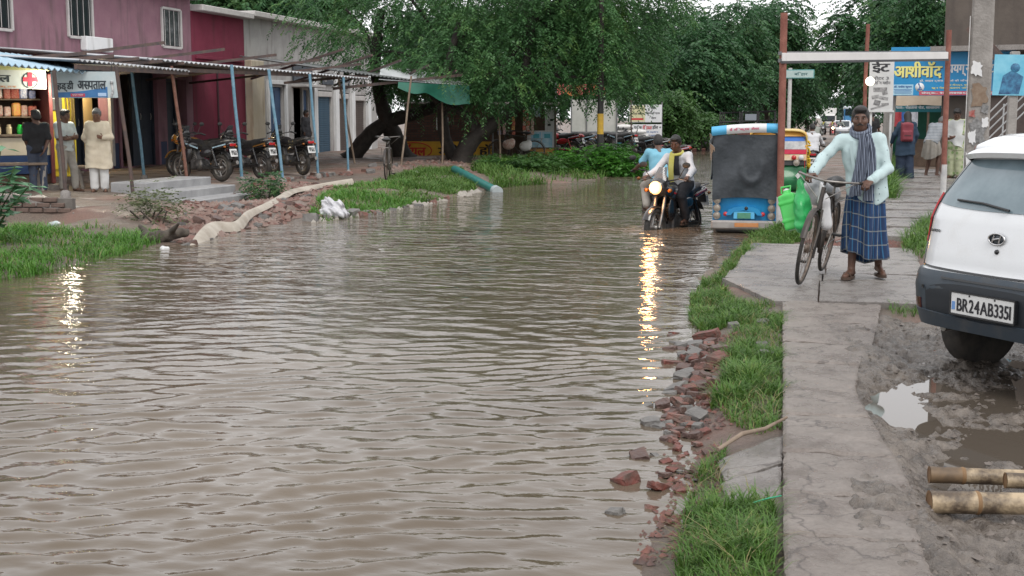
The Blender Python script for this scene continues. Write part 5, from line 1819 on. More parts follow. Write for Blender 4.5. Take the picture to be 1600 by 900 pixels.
e_.tube([(X_(1430.5) - .02, -.026, z_(133)), (X_(1430.5) + .01, -.026, z_(137)), (X_(1430.5) - .03, -.026, z_(140.5))], .012, 5)
e_.tube([(X_(1430.5) + .01, -.026, z_(137)), (X_(1430.5) + .05, -.026, z_(140.5)), (X_(1430.5) - .05, -.026, z_(141))], .012, 5)
e_.lathe([(.001, -.028), (.02, -.027), (.001, -.025)], (X_(1430.5) - .025, 0, z_(132)), 'y', 8)
e_.build('emblem', TBL, t)
rp = MB().box((X_(1490), -.0215, z_(146.3)), (X_(1560) - X_(1440), .006, .095), bev=.002).build('red_panel', mat('panel_red', (.45, .07, .11), (.5, .1, .14), 4, rough=.5), t)
board_text(rp, 'संपर्क:- 9430989843, 9431025332', 1.7, .07, SW, X_(1488), z_(146.3), -.0265, .03)
for xx in (X_(1388) + .04, X_(1568)): MB().bar((xx, .05, gz(x, y) - .1), (xx, .05, z_(80)), .06).build('post', GREYIRON, t)
# awning cloth under it
x, y = bearing(1450, 33)
t = thing('shop_awning', 'beige cloth awning with a teal lettered fringe below the blue board', 'awning', (x, y, 0), R(4))
z_ = lambda py, dd=33: CAM_Z + (183 - py) / 2000 * dd
mb = MB()
mb.grid(lambda u, v: (-1.0 + 2.1 * u, .35 - .35 * v + .02 * math.sin(9 * u), z_(150) + .05 - .3 * v + .012 * math.sin(14 * u + 3 * v)), 20, 6, True, .008)
mb.build('cloth', mat('beige_cloth', (.42, .33, .24), (.5, .41, .31), 3, rough=.8), t)
mb = MB()
mb.grid(lambda u, v: (-1.0 + 2.1 * u, -.015 + .012 * math.sin(9 * u), z_(165.5) - .16 * v), 20, 2, True, .008)
fr = mb.build('fringe', mat('teal_cloth', (.02, .16, .19), (.03, .2, .24), 3, rough=.7), t)
board_text(fr, 'पता:- रोहतास रोड, सासाराम बिहार, निकट थाना', 1.9, .10, SW, .05, z_(168), -.042, .03)
for xx in (-.98, 1.08): MB().bar((xx, .0, gz(x, y)), (xx, .0, z_(152)), .04).build('post', GREYIRON, t)
# dark stall with hanging clothes behind the walkers
x, y = bearing(1455, 38)
t = thing('market_stall', 'dark roadside stall with a green sheet back behind the walking people', 'stall', (x, y, gz(x, y)), R(6))
GS = mat('green_sheet', (.01, .09, .06), (.015, .13, .08), 2, rough=.6)
mb = MB()
mb.grid(lambda u, v: (-1.3 + 3.1 * u, .9 + .05 * math.sin(8 * u), 2.0 * v), 16, 4, True, .008)
mb.build('back_sheet', GS, t)
MB().box((.25, .1, 2.05), (3.3, 2.0, .05)).build('stall_roof', DWOOD, t)
for xx in (-1.3, -.3, 1.8): MB().bar((xx, -.6, 0), (xx, -.6, 2.05), .06).build('post', DWOOD, t)
MB().box((.3, .3, .4), (2.4, .6, .8), bev=.01).build('counter', DWOOD, t)
for xx, cc, lab in ((-.95, (.04, .12, .35), 'blue shirt hanging at the left of the dark stall'), (-.72, (.35, .36, .4), 'pale grey garment hanging beside the blue shirt'), (-1.18, (.3, .04, .05), 'red garment hanging at the left end of the dark stall')):
    px2, py2 = x + xx * math.cos(R(6)) + .65 * math.sin(R(6)), y + xx * math.sin(R(6)) - .65
    h = thing('hanging_garment', lab, 'garment', (px2, py2, gz(x, y) + 1.95), R(6))
    mb = MB()
    mb.grid(lambda u, v: (.22 * (u - .5) * (.5 + .6 * min(1, 3 * v)), .03 * math.sin(9 * u + 2 * v), -.05 - .72 * v), 8, 8, True, .03)
    mb.build('cloth', mat('garment_%d' % int(cc[0] * 100), cc, tuple(min(1, q * 1.5) for q in cc), 8, rough=.8), h)
    MB().tube([(-.1, 0, -.07), (0, 0, -.0), (.1, 0, -.07)], .006, 5).build('hanger', GREYIRON, h)

# square post with a blue portrait-style poster, and the stair behind
x, y = bearing(1574, 23)
t = thing('concrete_post', 'square grey post carrying a blue printed poster at the right', 'post', (x, y, -.1), R(2))
MB().box((0, 0, 1.35), (.155, .155, 2.9), bev=.015).build('shaft', CPOLE, t)
z_ = lambda py, dd=23: CAM_Z + .1 + (183 - py) / 2000 * dd
po_ = MB().box((-.09, -.1, (z_(88) + z_(150)) / 2), (.54, .02, z_(88) - z_(150)), (0, .02, 0), .003).build('poster', mat('poster_lagoon', (.10, .42, .60), (.22, .55, .70), 3, rough=.4), t)
q = MB()
q.grid(lambda u, v: (-.26 + .34 * u + .06 * v, -.113, z_(148) + .42 * v * (1 - .5 * abs(u - .45)) ), 8, 6)
q.build('poster_figure', mat('poster_navy', (.015, .05, .14), (.06, .25, .42), 9, rough=.4), po_)
q = MB()
q.lathe([(.001, -.118), (.075, -.116), (.08, -.113)], (.0, 0, z_(108)), 'y', 14)
q.build('poster_head', mat('poster_navy', (.015, .05, .14)), po_)
# open stair
x, y = bearing(1478, 26)
t = thing('stair', 'dark open metal stair with slanting pale handrails at the far right', 'stair', (x, y, .0), R(-12))
for k in range(16):
    MB().box((.55 + .17 * k, 0, .30 + .185 * k), (.24, 1.1, .035)).build('tread', DPOLE, t)
    if k % 3 == 0:
        MB().tube([(.55 + .17 * k, -.56, .30 + .185 * k), (.55 + .17 * k, -.56, 1.25 + .185 * k)], .018, 6).build('baluster', mat('rail_pale', (.35, .36, .37), (.45, .45, .45), 6, rough=.5), t)
for s in (-1, 1):
    MB().bar((.35, s * .56, .08), (3.3, s * .56, 3.29), .04, .16).build('stringer', DPOLE, t)
    for j in range(5 if s < 0 else 1):
        dz = .38 + .17 * j if s < 0 else 1.0
        MB().tube([(.4, s * .57, .14 + dz), (3.3, s * .57, 3.29 + dz)], .016, 6).build('handrail', mat('rail_pale', (.35, .36, .37)), t)
x, y = bearing(1560, 31)
t = thing('building', 'dim beige building wall behind the metal stair', 'building', (x, y, 0), R(-12))
MB().box((1.2, 0, 3), (5.2, .3, 6)).build('wall', wall_mat('beige_plaster', (.085, .07, .06), (.12, .10, .085)), t)
MB().box((.0, -.16, 1.2), (1.3, .05, 2.3)).build('shutter', BROWNSH, t)
MB().box((1.0, -.55, 3.15), (5.2, .9, .12)).build('ledge', CONC2, t)
MB().box((2.0, -.17, 1.5), (1.2, .06, 1.4), bev=.01).build('window', DARKB, t)

# ---- far end of the road: bus, lorry, car
def wheels(t, xs, ys, r, wd, rim=True):
    for x_ in xs:
        for y_ in ys:
            q = MB().lathe([(r * .55, -wd / 2), (r * .95, -wd / 2), (r, -wd / 2 + .02), (r, wd / 2 - .02), (r * .95, wd / 2), (r * .55, wd / 2)], (x_, y_, r), 'x', 22).build('wheel', BLACK, t)
            MB().lathe([(.001, -wd * .42), (r * .5, -wd * .42), (r * .57, -wd * .3), (r * .57, wd * .3), (r * .5, wd * .42), (.001, wd * .42)], (x_, y_, r), 'x', 16).build('rim', mat('rim_grey', (.25, .24, .22)), q)
GLASSD = mat('vehicle_glass', (.02, .03, .035), rough=.05, spec=.8)
x, y = bearing(1331, 150)
t = thing('bus', 'blue and white bus at the far end of the road', 'bus', (x, y, -.25), R(0))
MB().box((0, 4, 1.55), (2.5, 9, 2.5), bev=.14).build('body', mat('bus_blue', (.05, .20, .42), (.07, .25, .48), 2, rough=.4), t)
MB().box((0, -.52, 2.35), (2.2, .04, .75), bev=.02).build('windscreen', GLASSD, t)
MB().box((0, 4, 2.9), (2.53, 9.03, .35), bev=.1).build('white_band', mat('bus_white', (.6, .65, .7), rough=.4), t)
MB().box((0, -.53, 1.0), (2.3, .05, .3), bev=.02).build('bumper', mat('bus_white', (.6, .65, .7)), t)
MB().box((0, 3.5, 3.2), (2.1, 6, .12), bev=.04).build('roof_rack', GREYIRON, t)
for s in (-1, 1):
    MB().lathe([(.001, -.56), (.12, -.56), (.12, -.5)], (s * .95, 0, 1.35), 'y', 14).build('headlight', WHITEW, t)
    for k in range(6): MB().box((s * 1.255, .9 + 1.25 * k, 2.25), (.02, 1.0, .7), bev=.008).build('window', GLASSD, t)
wheels(t, (-1.05, 1.05), (1.2, 6.2), .48, .28)
x, y = bearing(1290, 140)
t = thing('lorry', 'white box lorry left of the bus at the end of the road', 'lorry', (x, y, -.25), R(0))
MB().box((0, 3.4, 1.75), (1.7, 3.6, 2.1), bev=.05).build('box_body', mat('lorry_white', (.62, .62, .6), rough=.5), t)
MB().box((0, .8, 1.35), (1.6, 1.5, 1.5), bev=.15).build('cab', mat('lorry_white', (.62, .62, .6)), t)
MB().box((0, .035, 1.65), (1.4, .04, .6), bev=.02).build('windscreen', GLASSD, t)
MB().box((0, .03, .75), (1.6, .08, .25), bev=.03).build('bumper', GREYIRON, t)
for s in (-1, 1): MB().lathe([(.001, .0), (.1, .0), (.1, .05)], (s * .6, 0, 1.0), 'y', 12).build('headlight', WHITEW, t)
wheels(t, (-.72, .72), (.8, 4.2), .36, .2)


def small_car(label, x, y, rz, paint):
    t = thing('car', label, 'car', (x, y, -.3), rz)
    prof = [(-1.9, .35), (-1.92, .75), (-1.75, .92), (-1.0, 1.0), (-.5, 1.5), (.9, 1.55), (1.5, 1.1), (1.85, 1.0), (1.92, .5), (1.85, .35)]
    mb = MB()
    n = len(prof)
    vs = []
    for xx, k in ((-.82, .97), (-.78, 1.0), (.78, 1.0), (.82, .97)):
        for (a, b) in prof: vs.append((xx * (1 if b < 1.05 else .86), a * k, .35 + (b - .35) * (k if b > 1 else 1)))
    mb.add(vs, [(i * n + j, i * n + (j + 1) % n, (i + 1) * n + (j + 1) % n, (i + 1) * n + j) for i in range(3) for j in range(n)])
    mb.add(vs, [tuple(range(n)), tuple(range(3 * n, 4 * n))[::-1]])
    mb.build('body', paint, t)
    MB().grid(lambda u, v: (-.6 + 1.2 * u, -1.02 + .46 * v - .01, 1.03 + .44 * v + .012), 2, 2, False, .01).build('windscreen', GLASSD, t)
    for s in (-1, 1):
        MB().lathe([(.001, -1.95), (.11, -1.94), (.12, -1.86)], (s * .6, 0, .78), 'y', 12).build('headlight', WHITEW, t)
        MB().prism([(-.75, 1.05), (-.42, 1.42), (.85, 1.46), (1.25, 1.08)], s * .775, s * .79, 'x').build('window', GLASSD, t)
    MB().box((0, -1.93, .5), (1.5, .06, .22), bev=.03).build('bumper', GREYIRON, t)
    wheels(t, (-.72, .72), (-1.2, 1.2), .3, .18)
    return t
x, y = bearing(1312, 118)
small_car('small white car driving away in front of the bus', x, y, 0, mat('car_white_far', (.6, .62, .64), rough=.3, coat=.5))

# ================================================================== VEHICLES
CHROME = mat('chrome', (.62, .62, .63), rough=.16, metal=1.0)
STEEL = mat('dull_steel', (.30, .29, .28), (.20, .18, .16), 14, rough=.4, metal=.8)
BIKEP = mat('bike_black', (.012, .012, .014), (.02, .019, .02), 8, rough=.22, coat=.6)
ENGM = mat('engine_grey', (.05, .05, .052), (.11, .10, .095), 18, rough=.45, metal=.5)
SEATM = mat('seat_vinyl', (.014, .014, .015), (.022, .021, .02), 30, rough=.5, bump=.15, bscale=120)
ACC = mat('bike_accent', (.35, .02, .03), (.42, .03, .04), 6, rough=.3, coat=.4)
LENS = mat('lamp_lens', (.55, .56, .58), rough=.08, spec=.8)
REDL = mat('red_lens', (.45, .01, .015), rough=.12, spec=.7)
ORL = mat('amber_lens', (.28, .09, .01), rough=.15)
PLATE = mat('plate_white', (.66, .67, .66), (.72, .72, .71), 9, rough=.5)
TYRE = mat('tyre_rubber', (.016, .016, .016), (.06, .052, .044), 9, rough=.75)


def wheel(t, c, r, w, spokes=5, axis='x', rim_m=None, tyre_m=TYRE, thin=False):
    q = MB().torus(c, r - w * .5, w * .5, axis, 36, 10, 1.0).build('wheel', tyre_m, t)
    rm = rim_m or STEEL
    mb = MB().torus(c, r - w * 1.05, w * .28, axis, 36, 6, 1.2)
    mb.lathe([(.001, -w * .6), (r * .13, -w * .6), (r * .13, w * .6), (.001, w * .6)], c, axis, 14)
    mb.build('rim', rm, q)
    sp = MB()
    for k in range(spokes):
        a = 2 * PI * k / spokes
        if thin:
            o = (-1) ** k * w * .5
            sp.tube([(c[0] + o, c[1] + .03 * math.cos(a), c[2] + .03 * math.sin(a)), (c[0], c[1] + (r - w) * math.cos(a + .2 * (-1) ** (k // 2)), c[2] + (r - w) * math.sin(a + .2 * (-1) ** (k // 2)))], .0016, 4, False)
        else:
            sp.bar((c[0], c[1] + r * .1 * math.cos(a), c[2] + r * .1 * math.sin(a)), (c[0], c[1] + (r - w) * math.cos(a), c[2] + (r - w) * math.sin(a)), .022, .03, .005)
    sp.build('spokes', rm, q)
    return q


def arc_guard(c, r, a0, a1, wd, th=.012, n=14):
    mb = MB()
    def fn(u, v):
        a = R(a0 + (a1 - a0) * u)
        x = (v - .5) * wd
        rr = r - .35 * wd * (2 * v - 1) ** 2 * .5
        return (c[0] + x, c[1] + rr * math.cos(a), c[2] + rr * math.sin(a))
    return mb.grid(fn, n, 6, True, th)


_bike_cache = {}


def motorbike(label, loc, rz, lit=False, plate=True, group=None, paint=BIKEP, accent=ACC, cowl=True, mirrors=True, steer=0.0):
    t = thing('motorbike', label, 'motorbike', loc, rz, group)
    wheel(t, (0, .63, .30), .30, .085)
    wheel(t, (0, -.63, .30), .30, .10)
    arc_guard((0, .63, .30), .335, 25, 165, .12).build('front_mudguard', paint, t)
    arc_guard((0, -.63, .32), .36, 20, 150, .14).build('rear_mudguard', SEATM, t)
    mb = MB()
    for s in (-1, 1): mb.tube([(s * .075, .63, .30), (s * .075, .50, .62), (s * .08, .40, .95)], [.024, .026, .022], 10)
    mb.build('fork', STEEL, t)
    mb = MB()
    mb.tube([(0, .36, .93), (0, .30, .55), (0, .2, .3), (0, -.25, .28)], .025, 8)
    mb.tube([(0, .34, .9), (0, .1, .72), (0, -.3, .68), (0, -.85, .80)], .028, 8)
    for s in (-1, 1):
        mb.tube([(s * .09, -.1, .35), (s * .10, -.63, .30)], .022, 8)
        mb.tube([(s * .11, -.62, .34), (s * .11, -.48, .70)], [.03, .026], 8)
    mb.build('frame', BIKEP, t)
    k = 'bike'
    if k not in _bike_cache:
        _bike_cache[k] = dict(
            tank=sdf_mesh('tank', [('e', (0, .14, .80), (.145, .27, .125), None, .04), ('e', (0, -.05, .76), (.10, .2, .09), None, .06), ('e', (.10, .24, .76), (.06, .12, .08), None, .05), ('e', (-.10, .24, .76), (.06, .12, .08), None, .05)], .014),
            seat=sdf_mesh('seat', [('c', (0, -.08, .775), (0, -.42, .775), .085, .105, .03), ('c', (0, -.42, .79), (0, -.78, .85), .10, .085, .05), ('e', (0, -.35, .70), (.10, .4, .05), None, .04)], .014),
            side=sdf_mesh('side_panel', [('e', (.09, -.28, .62), (.04, .22, .10), (R(-8), 0, 0), .02), ('e', (-.09, -.28, .62), (.04, .22, .10), (R(-8), 0, 0), .02), ('e', (.08, -.72, .76), (.05, .26, .05), (R(-12), 0, 0), .03), ('e', (-.08, -.72, .76), (.05, .26, .05), (R(-12), 0, 0), .03), ('e', (0, -.92, .82), (.08, .1, .05), None, .05)], .013),
            engine=sdf_mesh('engine', [('b', (0, .05, .36), (.12, .18, .12), None, .02), ('e', (.1, -.05, .34), (.07, .13, .12), None, .03), ('e', (-.1, -.05, .34), (.07, .13, .12), None, .03), ('b', (0, .16, .55), (.08, .09, .13), (R(-20), 0, 0), .02)], .014),
            cowl=sdf_mesh('cowl', [('e', (0, .53, .90), (.145, .13, .14), None, .03), ('e', (0, .46, 1.0), (.12, .06, .12), (R(25), 0, 0), .05), ('e', (.13, .40, .84), (.03, .16, .09), None, .04), ('e', (-.13, .40, .84), (.03, .16, .09), None, .04)], .014),
            belly=sdf_mesh('leg_shield', [('e', (.11, .27, .58), (.03, .13, .2), (R(15), 0, 0), .03), ('e', (-.11, .27, .58), (.03, .13, .2), (R(15), 0, 0), .03)], .014))
    cc = _bike_cache[k]
    def part(nm, key, m):
        me = cc[key].copy()
        me.materials.clear()
        return link(nm, me, m, t)
    part('tank', 'tank', paint)
    part('seat', 'seat', SEATM)
    part('side_panel', 'side', paint)
    part('engine', 'engine', ENGM)
    if cowl:
        part('cowl', 'cowl', paint)
        part('tank_shroud', 'belly', paint)
        mb = MB()
        mb.grid(lambda u, v: ((u - .5) * .24 * (1 - .45 * v), .565 - .13 * v - .22 * (u - .5) ** 2, 1.0 + .20 * v), 8, 6, True, .005)
        mb.build('windscreen', mat('smoked_screen', (.12, .13, .14), rough=.08, spec=.7, alpha=.75), t)
    mb = MB()
    for i in range(5): mb.box((0, .17 + .012 * i, .47 + .035 * i), (.2, .2, .012), (R(-20), 0, 0))
    mb.build('cooling_fins', STEEL, t)
    for s in (-1, 1):
        MB().prism([(-.08, .70), (.30, .80), (.30, .83), (-.08, .735)], s * .152, s * .157, 'x').build('stripe', accent, t)
        MB().prism([(-.90, .80), (-.5, .72), (-.5, .745), (-.90, .83)], s * .122, s * .13, 'x').build('stripe', accent, t)
    MB().tube([(-.40, .28, 1.00), (-.30, .30, 1.04), (-.12, .38, 1.0), (0, .39, .985), (.12, .38, 1.0), (.30, .30, 1.04), (.40, .28, 1.00)], .012, 8).build('handlebar', BLACK, t)
    for s in (-1, 1):
        MB().tube([(s * .27, .315, 1.035), (s * .41, .275, .995)], .019, 8).build('grip', SEATM, t)
        MB().tube([(s * .25, .36, 1.03), (s * .38, .35, 1.0)], .006, 5).build('lever', STEEL, t)
        if mirrors:
            q = MB().tube([(s * .24, .33, 1.04), (s * .32, .36, 1.15), (s * .34, .33, 1.2)], .007, 6).build('mirror_stem', BLACK, t)
            link('mirror', sdf_mesh('mirror', [('e', (s * .36, .33, 1.235), (.07, .022, .045), None, .01)], .01), BLACK, q)
        MB().lathe([(.001, 0), (.03, .015), (.03, .06), (.001, .07)], (s * .20, .50, .86), 'y', 10).build('turn_signal', ORL, t)
        MB().lathe([(.001, 0), (.025, .01), (.025, .05), (.001, .06)], (s * .16, -.95, .76), 'y', 10).build('turn_signal', ORL, t)
        MB().tube([(s * .1, -.02, .28), (s * .26, -.03, .28)], .015, 7).build('footrest', BLACK, t)
        MB().tube([(s * .1, -.42, .33), (s * .24, -.44, .33)], .012, 7).build('footrest', BLACK, t)
    mb = MB()
    mb.tube([(.08, .22, .45), (.13, .30, .3), (.14, .1, .22), (.15, -.2, .24), (.16, -.4, .28)], [.022, .022, .022, .03, .045], 10)
    mb.tube([(.16, -.4, .28), (.17, -.95, .42)], [.05, .045], 12)
    mb.build('exhaust', STEEL, t)
    MB().box((-.1, -.35, .31), (.02, .6, .07), bev=.015).build('chain_guard', BLACK, t)
    hl = MB().lathe([(.001, .035), (.06, .03), (.09, .012), (.1, -.02), (.095, -.05)], (0, .645, .90), 'y', 20)
    hl.build('headlight', mat('lit_headlight', (1, .6, .3), emit=(1, .50, .18), estr=2.2) if lit else LENS, t)
    if lit: MB().lathe([(.001, .044), (.045, .040), (.062, .030)], (0, .645, .90), 'y', 20).build('lamp_core', mat('lit_core', (1, 1, 1), emit=(1, .86, .62), estr=14), t)
    q = MB().box((0, -1.0, .80), (.16, .04, .06), bev=.015).build('tail_light', REDL, t)
    if plate:
        p = MB().box((0, -1.02, .63), (.2, .012, .17), (R(-16), 0, 0), .003).build('number_plate', PLATE, t)
        for z in (.66, .61): lettering('BR24' if z > .64 else '7315', .15, .05, .03).build('lettering', BLACK, p, loc=(0, -1.027 - (.663 - z) * .28 - .004, z), rot=(R(-16), 0, 0))
        MB().box((0, -.97, .70), (.14, .03, .2), (R(-16), 0, 0), .006).build('plate_bracket', BLACK, t)
    MB().tube([(-.09, -.72, .86), (-.10, -1.0, .90), (.10, -1.0, .90), (.09, -.72, .86)], .012, 7).build('grab_rail', STEEL, t)
    if lit:
        l = bpy.data.lights.new('headlight_beam', 'POINT')
        l.energy, l.color, l.shadow_soft_size = 20, (1, .46, .16), .08
        o = bpy.data.objects.new('headlight_beam', l)
        C.objects.link(o)
        o.parent = t
        o.location = (0, .82, .90)
    return t


ROAD = -.42
hx, hy = -2.28, 19.75
hero = motorbike('black motorbike with its headlight on riding through the flood', (hx, hy, ROAD + .02), R(160), True, accent=ACC)
bx2, by2 = bearing(1026, 22.6)
moto2 = motorbike('dark motorbike ridden away by the man in the blue shirt', (bx2, by2, ROAD + .02), R(22), False, cowl=False)
OCH = mat('bike_orange', (.55, .22, .02), (.6, .3, .05), 5, rough=.3, coat=.4)
WHB = mat('bike_silver', (.5, .53, .56), (.58, .6, .62), 5, rough=.3, coat=.4)
REDB2 = mat('bike_red', (.35, .015, .025), (.42, .02, .03), 5, rough=.25, coat=.5)
BLUEB2 = mat('bike_blue', (.02, .08, .22), (.03, .1, .26), 5, rough=.25, coat=.5)
LB = 'motorbikes parked on the veranda'
m1 = motorbike('large black motorbike parked nearest the cement steps with silver blue tank stripes', (-13.35, 25.75, .16), R(70), accent=mat('stripe_ice', (.35, .5, .6), rough=.3), group=LB)
m2 = copy_tree(m1, None, 'black motorbike with its tail behind the middle blue post', (-12.95, 27.0, .16), R(66), {'stripe_ice': mat('dull_orange', (.22, .10, .02), rough=.4)})
m3 = copy_tree(m1, None, 'black motorbike parked on its own before the grey shop with a white plate', (-12.75, 29.1, .16), R(56), {'stripe_ice': BIKEP})
m4 = copy_tree(m1, None, 'orange and silver motorbike parked behind the large black one', (-14.3, 27.4, .16), R(78), {'stripe_ice': WHB, 'bike_black': OCH})
# the row by the pharmacy boards
LR = 'motorbikes parked in a row by the pharmacy boards'
rowspec = [(947, 50.5, 100, {'bike_black': BLUEB2}, 'blue motorbike at the left end of the row before the white sacks'), (961, 50.0, 60, {}, 'black motorbike, second from the left end of the row before the sacks'),
           (975, 50.5, 110, {'bike_black': mat('bike_teal', (.04, .2, .2), (.05, .25, .25), 5, rough=.3, coat=.4)}, 'teal motorbike parked before the pharmacy boards'), (991, 50.5, 70, {}, 'black motorbike right behind the thin post of the pharmacy boards'),
           (1008, 51, 95, {'stripe_ice': WHB}, 'black motorbike with silver stripes under the lower pharmacy board'), (1024, 51.5, 60, {'bike_black': BIKEP}, 'black motorbike under the right edge of the pharmacy boards'), (1040, 52, 110, {'bike_black': REDB2}, 'red motorbike at the right end of the row')]
for px, d_, rz, sw, lab in rowspec:
    x, y = bearing(px, d_)
    c = copy_tree(m1, None, lab, (x, y, gz(x, y) + .0), R(rz), sw)
    c['group'] = LR
x, y = bearing(868, 44.5)
c = copy_tree(m1, None, 'motorbike with a red tank parked between the kiosk and the white board', (x, y, gz(x, y)), R(80), {'bike_black': REDB2})
c['group'] = 'motorbikes near the kiosk'
x, y = bearing(888, 45.5)
c = copy_tree(m1, None, 'black motorbike parked close to the left post of the white board', (x, y, gz(x, y)), R(110), None)
c['group'] = 'motorbikes near the kiosk'


def bicycle(label, loc, rz, m, basket=False, lean=0.0, steer=0.0):
    t = thing('bicycle', label, 'bicycle', loc, rot=(0, lean, rz))
    r = .345
    RUSTY = mat('rusty_steel', (.11, .075, .055), (.24, .20, .17), 20, rough=.5, metal=.6)
    f = (0, .60, r)
    wheel(t, f, r, .036, 32, 'x', RUSTY, TYRE, True)
    wheel(t, (0, -.55, r), r, .036, 32, 'x', RUSTY, TYRE, True)
    mb = MB()
    mb.tube([(0, -.10, .28), (0, -.26, .82)], .016, 8)            # seat tube
    mb.tube([(0, .37, .86), (0, -.23, .80)], .016, 8)             # top tube
    mb.tube([(0, .39, .78), (0, -.10, .28)], .018, 8)             # down tube
    mb.tube([(0, .36, .90), (0, .41, .70)], .021, 8)              # head tube
    for s in (-1, 1):
        mb.tube([(s * .03, -.10, .28), (s * .055, -.55, r)], .010, 6)
        mb.tube([(s * .02, -.22, .78), (s * .055, -.55, r)], .009, 6)
    mb.build('frame', m, t)
    mb = MB()
    for s in (-1, 1): mb.tube([(s * .035, .42, .70), (s * .05, .48, .50), (s * .055, .60, r)], [.014, .012, .009], 8)
    mb.tube([(0, .36, .92), (0, .345, .97)], .013, 8)
    mb.build('fork', m, t)
    MB().tube([(-.29, .12, .98), (-.27, .24, .985), (-.16, .36, .975), (0, .37, .96), (.16, .36, .975), (.27, .24, .985), (.29, .12, .98)], .0115, 8).build('handlebar', STEEL, t)
    for s in (-1, 1):
        MB().tube([(s * .277, .20, .985), (s * .292, .08, .978)], .016, 8).build('grip', BLACK, t)
        MB().tube([(s * .25, .30, .97), (s * .27, .17, .955)], .005, 5).tube([(s * .25, .30, .97), (s * .04, .40, .80)], .005, 5).build('brake_rod', STEEL, t)
    link('saddle', sdf_mesh('saddle', [('e', (0, -.36, .92), (.105, .10, .04), None, .02), ('c', (0, -.32, .925), (0, -.14, .925), .05, .026, .05)], .01), SEATM, t)
    MB().tube([(0, -.24, .78), (0, -.285, .90)], .012, 6).build('seat_post', STEEL, t)
    arc_guard(f, r + .03, 20, 200, .055, .004).build('mudguard', m, t)
    arc_guard((0, -.55, r), r + .03, -20, 175, .055, .004).build('mudguard', m, t)
    mb = MB()
    for s in (-1, 1):
        mb.tube([(s * .07, -.30, .74), (s * .07, -.85, .74)], .006, 6)
        mb.tube([(s * .07, -.80, .74), (s * .06, -.55, r)], .005, 6)
    for k in range(5): mb.tube([(-.07, -.34 - .12 * k, .742), (.07, -.34 - .12 * k, .742)], .005, 5)
    mb.build('carrier', STEEL, t)
    mb = MB()
    mb.lathe([(.02, -.012), (.095, -.006), (.095, .006), (.02, .012)], (.045, -.10, .28), 'x', 22)
    mb.tube([(.06, -.10, .28), (.075, -.02, .13)], .009, 6)
    mb.tube([(-.06, -.10, .28), (-.075, -.18, .43)], .009, 6)
    mb.build('crank', STEEL, t)
    for s, yy, zz in ((1, -.02, .13), (-1, -.18, .43)): MB().box((s * .125, yy, zz), (.09, .07, .022), bev=.006).build('pedal', BLACK, t)
    MB().box((.055, -.32, .31), (.012, .5, .09), bev=.02).build('chain_case', m, t)
    mb = MB()
    mb.tube([(-.075, -.55, r - .03), (-.085, -.92, .30)], .008, 6)
    mb.build('stand', STEEL, t)
    return t


BCY = mat('bicycle_black', (.022, .02, .02), (.06, .045, .035), 12, rough=.45)
x, y = bearing(607, 30)
bicycle('old black bicycle parked upright on the dirt between shop row and trees', (x, y, gz(x, y)), R(14), BCY)
x, y = bearing(808, 41)
bicycle('bicycle loaded with bundles leaning at the snack kiosk', (x, y, gz(x, y)), R(95), BCY)
for k, (dx_, dz_, cc, lab) in enumerate(((-.25, .55, 'packet_white', 'pale bundle hanging on the bicycle at the kiosk'), (.3, .5, 'sack_white', 'white sack tied on the bicycle at the kiosk'))):
    o = link('bundle', sdf_mesh('bundle', [('e', (0, 0, 0), (.2, .13, .16), None, .02), ('e', (.1, .05, .1), (.1, .1, .1), None, .06)], .02), _m[cc], None, (x + dx_, y - .12, gz(x, y) + dz_))
    tag(o, lab, 'bundle')

# ---- the blue passenger rickshaw seen from behind
ex, ey = bearing(1163, 18.55)
EB = mat('rick_blue', (.010, .20, .46), (.018, .27, .54), 4, rough=.4, coat=.2, detail=8)
EB2 = mat('rick_light_blue', (.08, .40, .68), (.12, .46, .74), 4, rough=.35)
TARP = mat('black_tarp', (.022, .028, .034), (.048, .056, .066), 5, rough=.36, bump=.35, bscale=14, detail=8)
t = thing('rickshaw', 'blue battery rickshaw seen from behind with a black sheet over its back', 'rickshaw', (ex, ey, ROAD), R(2))
W2 = .455
mb = MB()
mb.grid(lambda u, v: ((u - .5) * 2 * W2, .02 + .03 * (2 * u - 1) ** 2 + .025 * math.cos(PI * v), .45 + .5 * v), 12, 8, True, .03)
mb.box((-W2 + .02, 1.0, .72), (.04, 1.9, .55), bev=.01)
mb.box((W2 - .02, 1.0, .72), (.04, 1.9, .55), bev=.01)
mb.build('body', EB, t)
# pressed arch on the back panel and plate
mb = MB()
arch = [(-.26, .56), (-.22, .64), (-.12, .68), (0, .69), (.12, .68), (.22, .64), (.26, .56), (.19, .56), (.15, .605), (0, .63), (-.15, .605), (-.19, .56)]
mb.prism([(a, b + .0) for a, b in arch], -.035, .02, 'y')
mb.build('pressed_arch', EB, t)
MB().box((.0, -.022, .56), (.30, .02, .105), bev=.01).build('light_panel', EB2, t)
q = MB().box((0, -.036, .555), (.19, .012, .085), bev=.004).build('number_plate', mat('plate_green', (.06, .22, .14), (.09, .27, .18), 10, rough=.5), t)
MB().lathe([(.001, -.02), (.025, -.015), (.03, 0)], (.03, -.025, .66), 'y', 12).build('knob', BLACK, t)
for s in (-1, 1):
    MB().lathe([(.001, -.035), (.028, -.03), (.034, -.012)], (s * .265, 0, .575), 'y', 14).build('tail_light', REDL, t)
    for k in range(3):
        q = MB().lathe([(.001, -.045), (.04, -.04), (.052, -.025), (.055, .0)], (s * .39, .01, .55 + .112 * k), 'y', 18).build('round_lamp', mat('lamp_tan', (.24, .21, .17), (.34, .30, .25), 12, rough=.25), t)
        MB().torus((s * .39, -.022, .55 + .112 * k), .05, .007, 'y', 20, 6).build('lamp_ring', STEEL, q)
